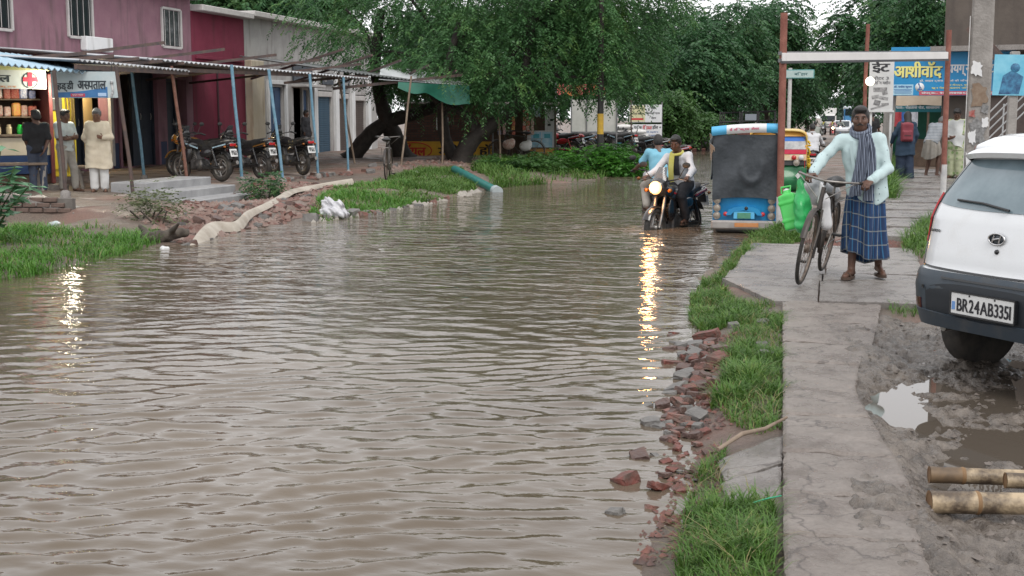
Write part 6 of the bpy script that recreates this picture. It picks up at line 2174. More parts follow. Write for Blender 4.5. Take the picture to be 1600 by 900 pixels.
MB().box((0, -.05, .42), (.94, .10, .13), bev=.035).build('bumper', mat('bumper_grey', (.24, .22, .21), (.34, .32, .30), 6, rough=.5), t)
q = MB().box((.04, -.104, .425), (.34, .008, .06), bev=.002).build('orange_strip', mat('strip_orange', (.55, .20, .05), (.5, .25, .12), 12, rough=.5), t)
MB().box((0, .7, .36), (.8, 1.5, .1), bev=.02).build('chassis', BLACK, t)
for s in (-1, 1): wheel(t, (s * .39, .28, .235), .235, .11, 6)
wheel(t, (0, 2.25, .235), .235, .09, 6)
# the sheet hung over the back, with folds
mb = MB()
def tarp(u, v):
    x = (u - .5) * 2 * (W2 + .005)
    z = 1.72 - .90 * v - .05 * abs(2 * u - 1) ** 3 * v
    y = -.03 - .035 * math.sin(PI * u) * (1 - .3 * v) - .012 * math.sin(6 * u + 8 * v) - .008 * math.sin(17 * u + 3 * v) * v
    # swag where the slack hangs
    a = math.hypot((u - .60) * 1.5, (v - .50) * .95)
    y -= .026 * math.exp(-((a - .24) / .06) ** 2) * (1 if v > .48 else max(0, 1 - (.48 - v) * 6))
    return (x, y, z)
mb.grid(tarp, 40, 40, True, .006)
mb.build('back_sheet', TARP, t)
for s, m_ in ((-1, TARP), (1, TARP)):
    mb = MB()
    mb.grid(lambda u, v: (s * (W2 + .02 + .03 * math.sin(9 * u) * v), .0 + 1.5 * u, 1.70 - (.55 + .1 * math.sin(7 * u)) * v), 16, 8, True, .006)
    mb.build('side_flap', m_, t)
mb = MB()
mb.grid(lambda u, v: (-W2 - .06 + .05 * v + .03 * math.sin(8 * v), -.10 + .25 * u, 1.74 - .10 * u - .42 * v * (.5 + .5 * u)), 6, 8, True, .006)
mb.build('torn_flap', mat('grey_sheet', (.12, .14, .15), (.2, .22, .23), 6, rough=.5), t)
# hood
mb = MB()
mb.grid(lambda u, v: ((u - .5) * 2 * (W2 + .03), -.05 + 2.1 * v, 1.73 + .09 * math.sin(PI * u)), 12, 8, True, .02)
mb.build('roof', TARP, t)
for (ua, ub, m_) in ((0, .22, EB2), (.22, .80, SW), (.80, 1.0, EB2)):
    mb = MB()
    mb.grid(lambda u, v: ((ua + (ub - ua) * u - .5) * 2 * (W2 + .03), -.075 - .03 * math.sin(PI * v), 1.825 - .115 * v + .045 * (ua + (ub - ua) * u) + .02 * math.sin(PI * (ua + (ub - ua) * u))), 10, 6, True, .012)
    q = mb.build('visor_panel', m_, t)
    if m_ is SW:
        text_on('lettering', 'ई रिक्शा सेवा', .42, .05, mat('ink_pink', (.55, .08, .16), rough=.6), q, (-.02, -.122, 1.80), (0, -.05, 0), .03)
# luggage rack on the roof
mb = MB()
for zz in (1.89, 2.03):
    mb.tube([(-.38, .15, zz), (.40, .15, zz + .03), (.40, 1.6, zz + .03), (-.38, 1.6, zz)], .012, 6, closed=True)
for xx in (-.38, -.1, .15, .40):
    for yy in (.15, .85, 1.6):
        mb.tube([(xx, yy, 1.82), (xx, yy, 2.05)], .011, 6)
for k in range(5): mb.tube([(-.38, .25 + .3 * k, 1.9), (.40, .25 + .3 * k, 1.92)], .010, 6)
mb.build('roof_rack', BLACK, t)
MB().box((.06, .13, 1.97), (.16, .012, .09)).build('rack_tag', mat('tag_grey', (.2, .22, .25), rough=.5), t)
for s in (-1, 1):
    for yy in (.1, 1.3, 2.0): MB().tube([(s * .43, yy, .8), (s * .43, yy, 1.74)], .015, 6).build('hood_post', BLACK, t)
mb = MB()
mb.grid(lambda u, v: ((u - .5) * .8, 2.25 + .22 * math.sin(PI * u) - .15 * v, .6 + .45 * v), 10, 6, True, .02)
mb.build('front_cowl', EB, t)
MB().box((0, .75, .68), (.78, .4, .12), bev=.04).box((0, .5, .95), (.78, .1, .45), bev=.03).build('seat', SEATM, t)

# ---- the auto rickshaw
ax_, ay_ = bearing(1213, 29)
t = thing('auto_rickshaw', 'green and yellow auto rickshaw seen from behind past the rusty post', 'auto rickshaw', (ax_, ay_, ROAD), R(1))
AG = mat('auto_green', (.01, .13, .045), (.015, .17, .06), 4, rough=.35, coat=.3)
AY = mat('auto_yellow', (.62, .43, .10), (.70, .50, .15), 4, rough=.4)
AO = mat('auto_ochre', (.60, .30, .05), (.66, .36, .08), 4, rough=.4)
AK = mat('auto_black', (.02, .022, .022), (.035, .035, .035), 6, rough=.4)
H = .65
link('lower_body', sdf_mesh('lower_body', [('b', (0, .55, .62), (H, .6, .30), None, .02), ('e', (0, .1, .55), (H * .92, .28, .26), None, .1), ('b', (0, 1.7, .42), (H * .9, .9, .10), None, .05), ('e', (0, 2.45, .7), (.42, .28, .42), None, .1)], .03), AG, t)
mb = MB()
mb.grid(lambda u, v: ((u - .5) * 2 * H * .99, -.095 + .04 * (2 * u - 1) ** 2 + .02 * v, .90 + .13 * v), 10, 3, True, .02)
mb.build('dark_belt', AK, t)
for z0_, z1_, m_, nm in ((1.015, 1.135, None, 'sticker'), (1.145, 1.24, ACC, 'red_sticker')):
    pass
mb = MB()
mb.grid(lambda u, v: ((u - .5) * 2 * H * .97, -.115 + .04 * (2 * u - 1) ** 2, 1.01 + .13 * v), 10, 2, True, .01)
q = mb.build('reflective_strip', mat('strip_pale', (.66, .42, .22), (.75, .66, .5), 6, rough=.3), t)
MB().lathe([(.001, -.135), (.055, -.13), (.06, -.10)], (.52, 0, 1.07), 'y', 14).build('tail_light', WHITEW, t)
MB().lathe([(.001, -.135), (.05, -.13), (.055, -.10)], (.36, 0, 1.07), 'y', 14).build('tail_light', REDL, t)
mb = MB()
mb.grid(lambda u, v: ((u - .5) * 2 * H * .97, -.112 + .04 * (2 * u - 1) ** 2, 1.15 + .10 * v), 10, 2, True, .01)
mb.build('red_strip', mat('strip_red', (.55, .02, .06), (.62, .05, .10), 5, rough=.3), t)
mb = MB()
mb.grid(lambda u, v: ((u - .5) * 2 * H * .95, -.10 + .05 * (2 * u - 1) ** 2 + .06 * v, 1.255 + .18 * v), 10, 3, True, .01)
mb.build('rear_window', mat('cloudy_plastic', (.30, .31, .32), (.55, .55, .55), 7, rough=.15), t)
mb = MB()
mb.grid(lambda u, v: ((u - .5) * 2 * H * .9, -.045 + .05 * (2 * u - 1) ** 2 + .03 * v, 1.435 + .10 * v), 10, 3, True, .012)
mb.build('blue_panel', mat('auto_blue', (.015, .12, .50), (.02, .16, .56), 4, rough=.3), t)
def hood(u, v):
    a = PI * u
    x = -H * math.copysign(abs(math.cos(a)) ** .35, math.cos(a))
    z = 1.30 + .38 * abs(math.sin(a)) ** .45
    y = -.03 + 1.75 * v - .06 * math.sin(a) * (1 - v)
    return (x, y, z + .03 * math.sin(PI * v))
MB().grid(hood, 20, 10, True, .02).build('hood', AY, t)
mb = MB()
mb.grid(lambda u, v: ((u - .5) * 2 * H * .96, -.05 + .07 * v + .05 * (2 * u - 1) ** 2, 1.545 + .125 * v * math.sin(PI * (.12 + .76 * u)) ** .4), 12, 3, True, .012)
mb.build('hood_back', AO, t)
for s in (-1, 1):
    mb = MB()
    mb.box((s * .62, .02, 1.12), (.06, .12, .46), bev=.02)
    mb.build('rear_pillar', AO, t)
    MB().bar((s * .63, 1.72, .5), (s * .63, 1.68, 1.55), .05, .05, .01).build('front_pillar', AY, t)
    wheel(t, (s * .56, .42, .22), .22, .10, 6)
    MB().box((s * .60, -.14, .92), (.012, .02, .16)).build('reflector', REDL, t)
wheel(t, (0, 2.45, .22), .22, .10, 6)
q = MB().lathe([(.001, -.15), (.06, -.145), (.075, -.12), (.08, -.08)], (.42, 0, .955), 'y', 18).build('round_lamp', mat('lamp_tan', (.24, .21, .17)), t)
MB().torus((.42, -.135, .955), .065, .012, 'y', 20, 6).build('lamp_ring', STEEL, q)
MB().prism([(.46, .60), (.52, .67), (.46, .74), (.40, .67)], -.205, -.18, 'y').build('diamond_mark', WHITEW, t)
MB().box((0, .9, .75), (1.1, .5, .14), bev=.05).box((0, .7, 1.0), (1.1, .1, .4), bev=.04).build('seat', SEATM, t)
MB().box((0, 1.5, 1.1), (1.15, .04, .5), bev=.02).build('partition', AK, t)
mb = MB()
mb.grid(lambda u, v: ((u - .5) * 1.1, 2.3 - .35 * v, 1.0 + .6 * v), 4, 4, True, .01)
mb.build('windscreen', mat('pale_screen', (.3, .33, .34), rough=.1), t)
rr_ = random.Random(3)
fl = MB()
for k in range(46):
    u = k / 45
    c = (.68 + .02 * math.sin(k), .35 + .5 * u, 1.42 - .75 * math.sin(PI * u * .9) * .6 - .25 * u)
    fl.lathe([(.001, -.03), (.035, 0), (.001, .03)], (c[0] + rr_.uniform(-.02, .02), c[1], c[2] + rr_.uniform(-.02, .02)), 'z', 6)
fl.build('marigold_garland', mat('marigold', (.75, .45, .02), (.8, .6, .05), 20, rough=.7), t)

# ---- the white hatchback
CARW = mat('car_white', (.72, .74, .76), (.60, .60, .59), 4, rough=.25, rough2=.5, coat=.6, contrast=(.5, .85), detail=10)
CARD = mat('bumper_slate', (.032, .046, .062), (.085, .082, .078), 5, rough=.42, rough2=.75, bump=.06, bscale=150, contrast=(.5, .78), detail=10)
GLASSC = mat('hatch_glass', (.11, .16, .185), (.22, .28, .31), 1.6, rough=.04, spec=.9)  # pale blue-grey base colour stands in for sky reflected in the glass
BLK = mat('gloss_black', (.012, .013, .015), rough=.15, spec=.6)
ca = -R(65 - 13.8)
CARXY = (.985, 8.04)
t = thing('car', 'white hatchback with a dark bumper parked in the mud at the right edge', 'car', (CARXY[0] - .07 * math.sin(-ca), CARXY[1] - .07 * math.cos(-ca), -.10), ca)
zs_ = [.26, .34, .46, .60, .68, .72, .80, .92, 1.02, 1.08, 1.16, 1.28, 1.40, 1.47, 1.52, 1.55, 1.565]
ws_ = [.72, .76, .785, .80, .80, .795, .79, .78, .765, .75, .735, .69, .64, .61, .565, .49, .30]
rs2 = [.12, .04, .005, 0., .02, .05, .06, .085, .11, .135, .18, .27, .36, .34, .46, .60, .9]
fs2 = [3.5, 3.56, 3.6, 3.6, 3.58, 3.56, 3.5, 3.35, 2.75, 2.62, 2.5, 2.3, 2.05, 1.9, 1.75, 1.55, 1.3]
def car_prof(z): return np.interp(z, zs_, ws_), np.interp(z, zs_, rs2), np.interp(z, zs_, fs2)
NE = 6.5
def car_pt(th, z, off=0.0):
    w_, r_, f_ = car_prof(z)
    c, s = math.cos(th), math.sin(th)
    return ((w_ + off) * math.copysign(abs(c) ** (2 / NE), c), (r_ + f_) / 2 + ((f_ - r_) / 2 + off) * math.copysign(abs(s) ** (2 / NE), s), z)
def rear_pt(u, z, off=0.0):
    w_, r_, f_ = car_prof(z)
    h = (f_ - r_) / 2
    return (w_ * u, (r_ + f_) / 2 - (h + off) * (1 - min(abs(u), .9999) ** NE) ** (1 / NE), z)
def loft(z0, z1, off, nz, cap_top=False, cap_bot=False):
    mb = MB()
    N = 112
    zz = [z0 + (z1 - z0) * i / nz for i in range(nz + 1)]
    ths = []
    for q_ in range(4):      # even spacing round the loop, dense at the corners
        for i in range(28):
            ths.append(q_ * PI / 2 + PI / 2 * (.5 - .5 * math.cos(PI * i / 28)))
    ths = [(.5 * a + .5 * (2 * PI * i / N)) for i, a in enumerate(ths)]
    vs = [car_pt(a, z, off) for z in zz for a in ths]
    fs = [(i * N + k, i * N + (k + 1) % N, (i + 1) * N + (k + 1) % N, (i + 1) * N + k) for i in range(nz) for k in range(N)]
    mb.add(vs, fs, True)
    if cap_top: mb.add(vs[-N:], [tuple(range(N))])
    if cap_bot: mb.add(vs[:N], [tuple(range(N))[::-1]])
    return mb
def patch(us, zf, off, nu=16, nz=8, thick=.004):
    """patch of the rear surface: us=(u0,u1), zf(u)->(z0,z1)"""
    mb = MB()
    def fn(a, b):
        u = us[0] + (us[1] - us[0]) * a
        z0, z1 = zf(u)
        return rear_pt(u, z0 + (z1 - z0) * b, off)
    return mb.grid(fn, nu, nz, True, thick)
loft(.69, 1.565, 0, 40, True).build('body', CARW, t)
loft(.35, .70, .012, 14, True, True).build('bumper', CARD, t)
# shut line of the hatch, window, lamps
hz = lambda u: 1.085 + .05 * abs(u) ** 2.5
win = patch((-.80, .80), lambda u: (hz(u), 1.395 - .02 * u * u), .006, 30, 10)
win.build('rear_window', GLASSC, t)
for s in (-1, 1):
    patch((s * .80, s * .93), lambda u: (hz(u) + .0, 1.40), .005, 8, 8).build('window_pillar', BLK, t)
    patch((s * .86, s * .985), lambda u: (.86, 1.17 - .05 * (abs(u) - .86) / .12), .012, 12, 8, .01).build('tail_light', REDL, t)
    patch((s * .87, s * .98), lambda u: (.74, .865), .010, 10, 4, .008).build('clear_lamp', LENS, t)
    patch((s * .68, s * .90), lambda u: (.455 - .06 * (abs(u) - .68), .52 - .02 * (abs(u) - .68)), .016, 10, 3, .004).build('reflector', mat('dull_red_lens', (.06, .008, .012), rough=.2), t)
    patch((s * .845, s * .855), lambda u: (.715, 1.09), .004, 2, 10, .004).build('shut_line', BLK, t)
    patch((s * .63, s * .655), lambda u: (.585, .605), .016, 4, 3, .004).build('parking_sensor', BLK, t)
patch((-.85, .85), lambda u: (.705 + .02 * u * u, .716 + .02 * u * u), .010, 24, 2, .004).build('shut_line', BLK, t)
patch((-.45, .45), lambda u: (.66 + .0 * u, .672), .022, 16, 2, .006).build('hatch_handle', BLK, t)
patch((-.62, .62), lambda u: (.40 + .05 * abs(u / .62) ** 3, .64 - .05 * abs(u / .62) ** 4), .0135, 20, 6, .003).build('plate_recess', mat('recess_dark', (.014, .018, .024), rough=.6), t)
patch((-.95, .95), lambda u: (.355, .43 + .03 * abs(u)), .028, 28, 4, .012).build('skid_lip', CARD, t)
# roof spoiler
mb = MB()
mb.grid(lambda a, b: (lambda u: (rear_pt(u, 1.40, 0)[0] * (1.0), rear_pt(u, 1.40, 0)[1] - .10 + .30 * b + .02 * u * u, 1.435 + .085 * b ** .7 - .05 * u ** 4))(-.93 + 1.86 * a), 24, 8, True, .035)
sp_ = mb.build('spoiler', CARW, t)
# a headrest in the cabin behind the glass
MB().box((.45, rear_pt(0, 1.2)[1] + .25, 1.2), (.3, .1, .25), bev=.05).build('headrest', SEATM, t)
# wiper, badge, plate
MB().tube([rear_pt(.05, 1.10, .02), rear_pt(-.25, 1.13, .02), rear_pt(-.55, 1.14, .018)], .008, 6).build('wiper', BLK, t)
ye_ = rear_pt(0, .93)[1]
e = MB().tube([(.063 * math.cos(a), ye_ - .013, .93 + .034 * math.sin(a)) for a in np.linspace(0, 2 * PI, 29)[:-1]], .006, 6, closed=True)
bd = e.build('badge', CHROME, t)
mb = MB()
mb.lathe([(.001, -.006), (1, -.006), (1, 0)], (0, 0, 0), 'y', 28)
mb.v = [(a * .06, ye_ - .004 + b, .93 + c * .032) for a, b, c in mb.v]
mb.build('badge_ground', mat('badge_dark', (.05, .06, .07), rough=.3), bd)
mb = MB()
mb.tube([(-.034, ye_ - .014, .907), (-.018, ye_ - .014, .953)], .0062, 6)
mb.tube([(.018, ye_ - .014, .907), (.034, ye_ - .014, .953)], .0062, 6)
mb.tube([(-.026, ye_ - .014, .926), (.0, ye_ - .014, .932), (.026, ye_ - .014, .936)], .0055, 6)
mb.build('badge_letter', CHROME, bd)
xx_, yy_, _ = rear_pt(-.70, .945)
text_on('lettering', 'Santro', .12, .026, BLK, t, (xx_, yy_ - .006, .945), (0, 0, -R(12)), .02)
MB().lathe([(.001, -.012), (.014, -.010), (.016, 0)], (.012, rear_pt(0, .86)[1], .855), 'y', 12).build('lock', BLK, t)
yp_ = rear_pt(0, .53)[1]
p = MB().box((.02, yp_ - .032, .53), (.50, .018, .13), (0, 0, 0), .004).build('number_plate', PLATE, t)
f = MB()
for zz in (.462, .598): f.box((.02, yp_ - .033, zz), (.51, .024, .008))
for xx in (-.233, .273): f.box((xx, yp_ - .033, .53), (.008, .024, .128))
f.build('plate_frame', BLK, p)
text_on('lettering', 'BR24AB3351', .425, .085, mat('plate_ink', (.02, .02, .025), rough=.6), p, (.035, yp_ - .0425, .525), (0, 0, 0), .025)
MB().box((-.206, yp_ - .042, .515), (.026, .002, .05)).build('plate_band', mat('plate_band_blue', (.15, .3, .6), rough=.5), p)
for xx in (-.08, .12): MB().lathe([(.001, -.004), (.006, -.003), (.007, 0)], (xx, yp_ - .041, .585), 'y', 8).build('bolt', BLK, p)
MB().box((0, 1.9, .34), (1.30, 3.0, .12), bev=.03).build('underside', BLACK, t)
for s in (-1, 1):
    for yy in (.72, 2.95):
        q = MB().lathe([(.17, -.085), (.27, -.085), (.29, -.065), (.29, .065), (.27, .085), (.17, .085)], (s * .73, yy, .285), 'x', 32).build('wheel', TYRE, t)
        MB().lathe([(.001, -.07), (.16, -.075), (.175, -.06), (.175, .06), (.16, .075), (.001, .07)], (s * .73, yy, .285), 'x', 24).build('rim', STEEL, q)
        MB().prism([(yy + .35 * math.cos(a), .30 + .35 * math.sin(a)) for a in np.linspace(-.05, PI + .05, 22)], s * .70, s * .8135, 'x').build('wheel_arch', BLACK, t)
    MB().grid(lambda u, v: (s * (.775 - .085 * v + .006) * 1.0, .95 + 1.35 * u + .1 * v * (1 - 2 * u), 1.06 + .33 * v), 8, 6, True, .006).build('side_window', GLASSC, t)
    link('mirror', sdf_mesh('mirror', [('e', (s * .86, 2.35, 1.08), (.09, .06, .06), None, .02), ('c', (s * .76, 2.4, 1.03), (s * .84, 2.36, 1.06), .025, .03, .03)], .012), CARW, t)
MB().tube([(-.45, .12, .33), (-.45, .4, .34)], .025, 10).build('exhaust', STEEL, t)

# ================================================================== PEOPLE
def stripe_mat(name, c1, c2, scale, axis='X', rough=.8, c3=None):
    if name in _m: return _m[name]
    m = mat(name, c1, None, rough=rough, bump=.6, bscale=11)
    n, l = m.node_tree.nodes, m.node_tree.links
    tc = n.new('ShaderNodeTexCoord')
    wv = n.new('ShaderNodeTexWave')
    wv.bands_direction = axis
    wv.inputs['Scale'].default_value = scale
    wv.inputs['Distortion'].default_value = .6
    wv.inputs['Detail'].default_value = 1
    l.new(tc.outputs['Object'], wv.inputs['Vector'])
    r = n.new('ShaderNodeValToRGB')
    e = r.color_ramp.elements
    e[0].position, e[0].color = .45, (*c1, 1)
    e[1].position, e[1].color = .68, (*c2, 1)
    l.new(wv.outputs[0], r.inputs[0])
    l.new(r.outputs[0], n['Principled BSDF'].inputs['Base Color'])
    return m


def spot_mat(name, c1, c2, scale, size):
    m = mat(name, c1, None, rough=.85, bump=.7, bscale=10)
    n, l = m.node_tree.nodes, m.node_tree.links
    tc = n.new('ShaderNodeTexCoord')
    v = n.new('ShaderNodeTexVoronoi')
    v.inputs['Scale'].default_value = scale
    v.inputs['Randomness'].default_value = .45
    l.new(tc.outputs['Object'], v.inputs['Vector'])
    r = n.new('ShaderNodeMapRange')
    r.inputs[1].default_value, r.inputs[2].default_value, r.inputs[3].default_value, r.inputs[4].default_value = size, size * 1.3, 1, 0
    l.new(v.outputs['Distance'], r.inputs[0])
    x = n.new('ShaderNodeMix')
    x.data_type = 'RGBA'
    x.inputs[6].default_value, x.inputs[7].default_value = (*c1, 1), (*c2, 1)
    l.new(r.outputs[0], x.inputs[0])
    l.new(x.outputs[2], n['Principled BSDF'].inputs['Base Color'])
    return m


def plaid_mat(name):
    m = mat(name, (.02, .07, .19), None, rough=.85, bump=.5, bscale=11)
    n, l = m.node_tree.nodes, m.node_tree.links
    uv = n.new('ShaderNodeUVMap')
    sep = n.new('ShaderNodeSeparateXYZ')
    l.new(uv.outputs[0], sep.inputs[0])
    col = None
    def band(src, freq, off, width, c, prev, fac):
        mu = n.new('ShaderNodeMath'); mu.operation = 'MULTIPLY_ADD'; mu.inputs[1].default_value, mu.inputs[2].default_value = freq, off
        l.new(src, mu.inputs[0])
        fr = n.new('ShaderNodeMath'); fr.operation = 'FRACT'; l.new(mu.outputs[0], fr.inputs[0])
        lt = n.new('ShaderNodeMath'); lt.operation = 'LESS_THAN'; lt.inputs[1].default_value = width; l.new(fr.outputs[0], lt.inputs[0])
        ml = n.new('ShaderNodeMath'); ml.operation = 'MULTIPLY'; ml.inputs[1].default_value = fac; l.new(lt.outputs[0], ml.inputs[0])
        x = n.new('ShaderNodeMix'); x.data_type = 'RGBA'; x.inputs[7].default_value = (*c, 1)
        if prev is None: x.inputs[6].default_value = (.015, .058, .16, 1)
        else: l.new(prev, x.inputs[6])
        l.new(ml.outputs[0], x.inputs[0])
        return x.outputs[2]
    U, V = sep.outputs[0], sep.outputs[1]
    col = band(U, 15, 0, .5, (.012, .03, .085), col, .9)
    col = band(V, 6, .3, .42, (.012, .035, .10), col, .6)
    col = band(U, 15, .25, .10, (.30, .31, .28), col, .8)
    col = band(U, 15, .85, .07, (.03, .14, .28), col, .9)
    col = band(V, 6, .1, .08, (.28, .29, .27), col, .6)
    l.new(col, n['Principled BSDF'].inputs['Base Color'])
    return m


SKIN = mat('skin_brown', (.14, .068, .042), (.18, .09, .056), 14, rough=.5, sub=0)
SKIND = mat('skin_dark', (.092, .045, .030), (.125, .063, .042), 14, rough=.5)
HAIRM = mat('black_hair', (.009, .008, .008), (.018, .016, .015), 60, rough=.5, bump=.4, bscale=160)
HAIRG = mat('greying_hair', (.06, .06, .06), (.18, .18, .18), 70, rough=.6, bump=.4, bscale=160)
EYEW = mat('eye_white', (.22, .19, .17), rough=.35)
EYED = mat('eye_dark', (.012, .008, .006), rough=.1)
SANDAL = mat('sandal_brown', (.05, .03, .02), (.08, .05, .035), 12, rough=.6)


def vv(*a): return Vector(a)


def hand_prims(wr, d, pn, side, curl=.5, k=.006):
    """palm, four bent fingers of unequal length and a thumb from the side of the palm; d along the hand, pn out of the palm, side towards the thumb"""
    wr, d, pn, side = Vector(wr), Vector(d).normalized(), Vector(pn).normalized(), Vector(side).normalized()
    P = []
    for o in (-.022, 0, .022): P.append(('c', wr + side * o * .7, wr + d * .082 + side * o, .016, .0145, .012))
    for i, (o, L) in enumerate(((.030, .92), (.010, 1.0), (-.010, .95), (-.029, .76))):
        p = wr + d * (.085 - abs(i - 1) * .004) + side * o
        a = curl * .45
        for seg, q in ((.042, 0), (.028, 1), (.022, 2)):
            dr = d * math.cos(a) + pn * math.sin(a)
            e = p + dr * seg * L
            P.append(('c', p, e, .0092 - .0008 * q, .0084 - .0008 * q, k * .6))
            p = e
            a += curl * (.95 + .1 * i)
    p = wr + d * .022 + side * .030
    dr = (d * .62 + side * .75 + pn * .25).normalized()
    e = p + dr * .042
    P.append(('c', wr + d * .012 + side * .012, p, .016, .014, .01))
    P.append(('c', p, e, .0125, .0105, .006))
    dr = (d * (.8) + side * (.35 - .5 * curl) + pn * .55 * curl).normalized()
    P.append(('c', e, e + dr * .03, .0105, .0085, .005))
    return P


def head_prims(hc, Rh):
    """skull, jaw, nose, brow, ears, all turned with the head"""
    def L(x, y, z): return Vector(hc) + Rh @ Vector((x, y, z))
    eu = tuple(Rh.to_euler())
    P = [('e', L(0, -.005, .015), (.074, .092, .098), eu, .01), ('e', L(0, .022, -.055), (.052, .064, .058), eu, .035), ('e', L(0, .055, -.085), (.028, .024, .022), eu, .03),
         ('c', L(0, .090, .012), L(0, .108, -.026), .0085, .0135, .012), ('c', L(-.035, .078, .028), L(.035, .078, .028), .011, .011, .012),
         ('e', L(-.044, .055, -.025), (.022, .028, .022), eu, .02), ('e', L(.044, .055, -.025), (.022, .028, .022), eu, .02),
         ('c', L(-.018, .086, -.052), L(.018, .086, -.052), .0075, .0075, .008), ('c', L(-.014, .084, -.064), L(.014, .084, -.064), .008, .008, .008)]
    for s in (-1, 1):
        P.append(('e', L(s * .076, -.012, -.008), (.010, .020, .032), eu, .008))
        P.append(('e', L(s * .030, .092, .008), (.014, .010, .008), eu, -.008))
    return P


def person(label, loc, rz, J=None, H=1.65, skin=SKIN, top=None, bottom=None, hair='short', hairm=HAIRM, vox=.012, hands=None, head=(0, 0), eyes=True, shoes=SANDAL, build=1.0, group=None, extras=None, moustache=False):
    """one continuous body posed by its joints (metres, facing +Y), with clothes, hair and footwear as its pieces"""
    D = dict(pelvis=(0, 0, .93), chest=(0, -.01, 1.25), neck=(0, -.01, 1.42), head=(0, .02, 1.56), shR=(.175, -.01, 1.365), shL=(-.175, -.01, 1.365), elR=(.225, -.03, 1.09), elL=(-.225, -.03, 1.09),
             wrR=(.235, .05, .86), wrL=(-.235, .05, .86), hipR=(.085, 0, .90), hipL=(-.085, 0, .90), knR=(.10, .02, .49), knL=(-.10, .02, .49), anR=(.10, -.02, .08), anL=(-.10, -.02, .08), toR=(.125, .15, .03), toL=(-.125, .15, .03))
    D.update(J or {})
    f = H / 1.69
    J = {k: Vector(v) * f for k, v in D.items()}
    t = thing('person', label, 'person', loc, rz, group)
    lat = (J['shR'] - J['shL']).normalized()
    Rh = (Matrix.Rotation(head[0], 3, 'Z') @ Matrix.Rotation(head[1], 3, 'X'))
    hc = J['head']
    waist = J['pelvis'].lerp(J['chest'], .45)
    b = build
    P = [('c', J['pelvis'] + lat * s * .055, J['chest'] + lat * s * .075, .095 * b, .098 * b, .05) for s in (-1, 1)]
    P += [('c', J['shL'], J['shR'], .058, .058, .05), ('c', J['neck'] - (hc - J['neck']) * .5, hc - (hc - J['neck']) * .15, .056, .05, .03), ('c', J['chest'], J['neck'], .09, .06, .05)]
    P += head_prims(hc, Rh)
    hands = hands or {}
    for S in 'RL':
        sg = 1 if S == 'R' else -1
        sh, el, wr = J['sh' + S], J['el' + S], J['wr' + S]
        P += [('c', sh, el, .048 * b, .038, .03), ('c', el, wr, .038, .026, .015)]
        hd = hands.get(S, {})
        d = Vector(hd.get('d', (wr - el)))
        pn = Vector(hd.get('pn', lat * -sg))
        sd = Vector(hd.get('side', d.cross(pn) * (1 if S == 'R' else -1)))
        sd = (sd - d.normalized() * sd.dot(d.normalized()))
        if sd.length < 1e-3: sd = Vector((0, 1, 0))
        P += hand_prims(wr, d, pn, sd, hd.get('curl', .45))
        hp, kn, an, to = J['hip' + S], J['kn' + S], J['an' + S], J['to' + S]
        fd = (to - an)
        heel = an - Vector((fd.x, fd.y, 0)).normalized() * .035 + Vector((0, 0, -.035 * f))
        P += [('c', hp, kn, .085 * b, .053, .05), ('c', kn, an, .052, .034, .02), ('e', kn.lerp(an, .3) - Vector((fd.x, fd.y, 0)).normalized() * .018, (.042, .046, .10), (0, 0, 0), .03),
              ('c', heel, an, .026, .028, .02), ('c', heel, to, .024, .020, .02), ('c', an.lerp(to, .25) + Vector((0, 0, -.008)), to, .028, .020, .02)]
    body = link('body', sdf_mesh('body', P, vox), skin, t)
    # hair
    def L(x, y, z): return Vector(hc) + Rh @ Vector((x, y, z))
    eu = tuple(Rh.to_euler())
    Q = [('e', L(0, -.016, .030), (.083, .096, .100), eu, .01), ('e', L(0, -.055, -.01), (.076, .06, .075), eu, .02), ('e', L(0, .06, .09), (.06, .04, .03), eu, .02),
         ('e', L(0, .115, -.03), (.095, .075, .095), eu, -.01), ('e', L(0, .02, -.10), (.1, .13, .055), eu, -.01)]
    if hair == 'long':
        Q = Q[:3] + [('c', L(0, -.075, .02), J['neck'] + Vector((0, -.11, -.05)), .075, .085, .04), ('c', J['neck'] + Vector((0, -.11, -.05)), J['chest'] + Vector((0, -.14, -.02)), .085, .06, .04), Q[3]]
    if hair == 'cap':
        Q = [('e', L(0, -.008, .035), (.086, .104, .092), eu, .01), ('e', L(0, .1, .055), (.06, .05, .012), eu, .02), ('e', L(0, .03, -.09), (.14, .16, .085), eu, -.01)]
    link('hair', sdf_mesh('hair', Q, min(vox, .009)), hairm, t)
    if eyes:
        for s in (-1, 1):
            e = MB().lathe([(.001, -.011), (.008, -.008), (.0115, 0), (.008, .008), (.001, .011)], (0, 0, 0), 'z', 10)
            e.v = [tuple(L(s * .030 + q[0], .074 + q[1], .008 + q[2] * .75)) for q in e.v]
            ey = e.build('eye', EYEW, t)
            e = MB().lathe([(.001, .0), (.0055, .001), (.001, .004)], (0, 0, 0), 'y', 10)
            e.v = [tuple(L(s * .030 + q[0], .0835 + q[1], .008 + q[2])) for q in e.v]
            e.build('iris', EYED, ey)
            e = MB().tube([L(s * .014, .088, .026), L(s * .032, .087, .031), L(s * .05, .074, .026)], [.0035, .0045, .003], 6)
            e.build('eyebrow', HAIRM, t)
    if moustache:
        link('moustache', sdf_mesh('moustache', [('c', L(0, .099, -.043), L(.030, .084, -.054), .008, .005, .006), ('c', L(0, .099, -.043), L(-.030, .084, -.054), .008, .005, .006)], .004), hairm, t)
        link('stubble', sdf_mesh('stubble', [('e', L(0, .054, -.084), (.034, .030, .026), eu, .01)], .006), mat('stubble', (.045, .026, .02), (.08, .045, .03), 90, rough=.8), t)
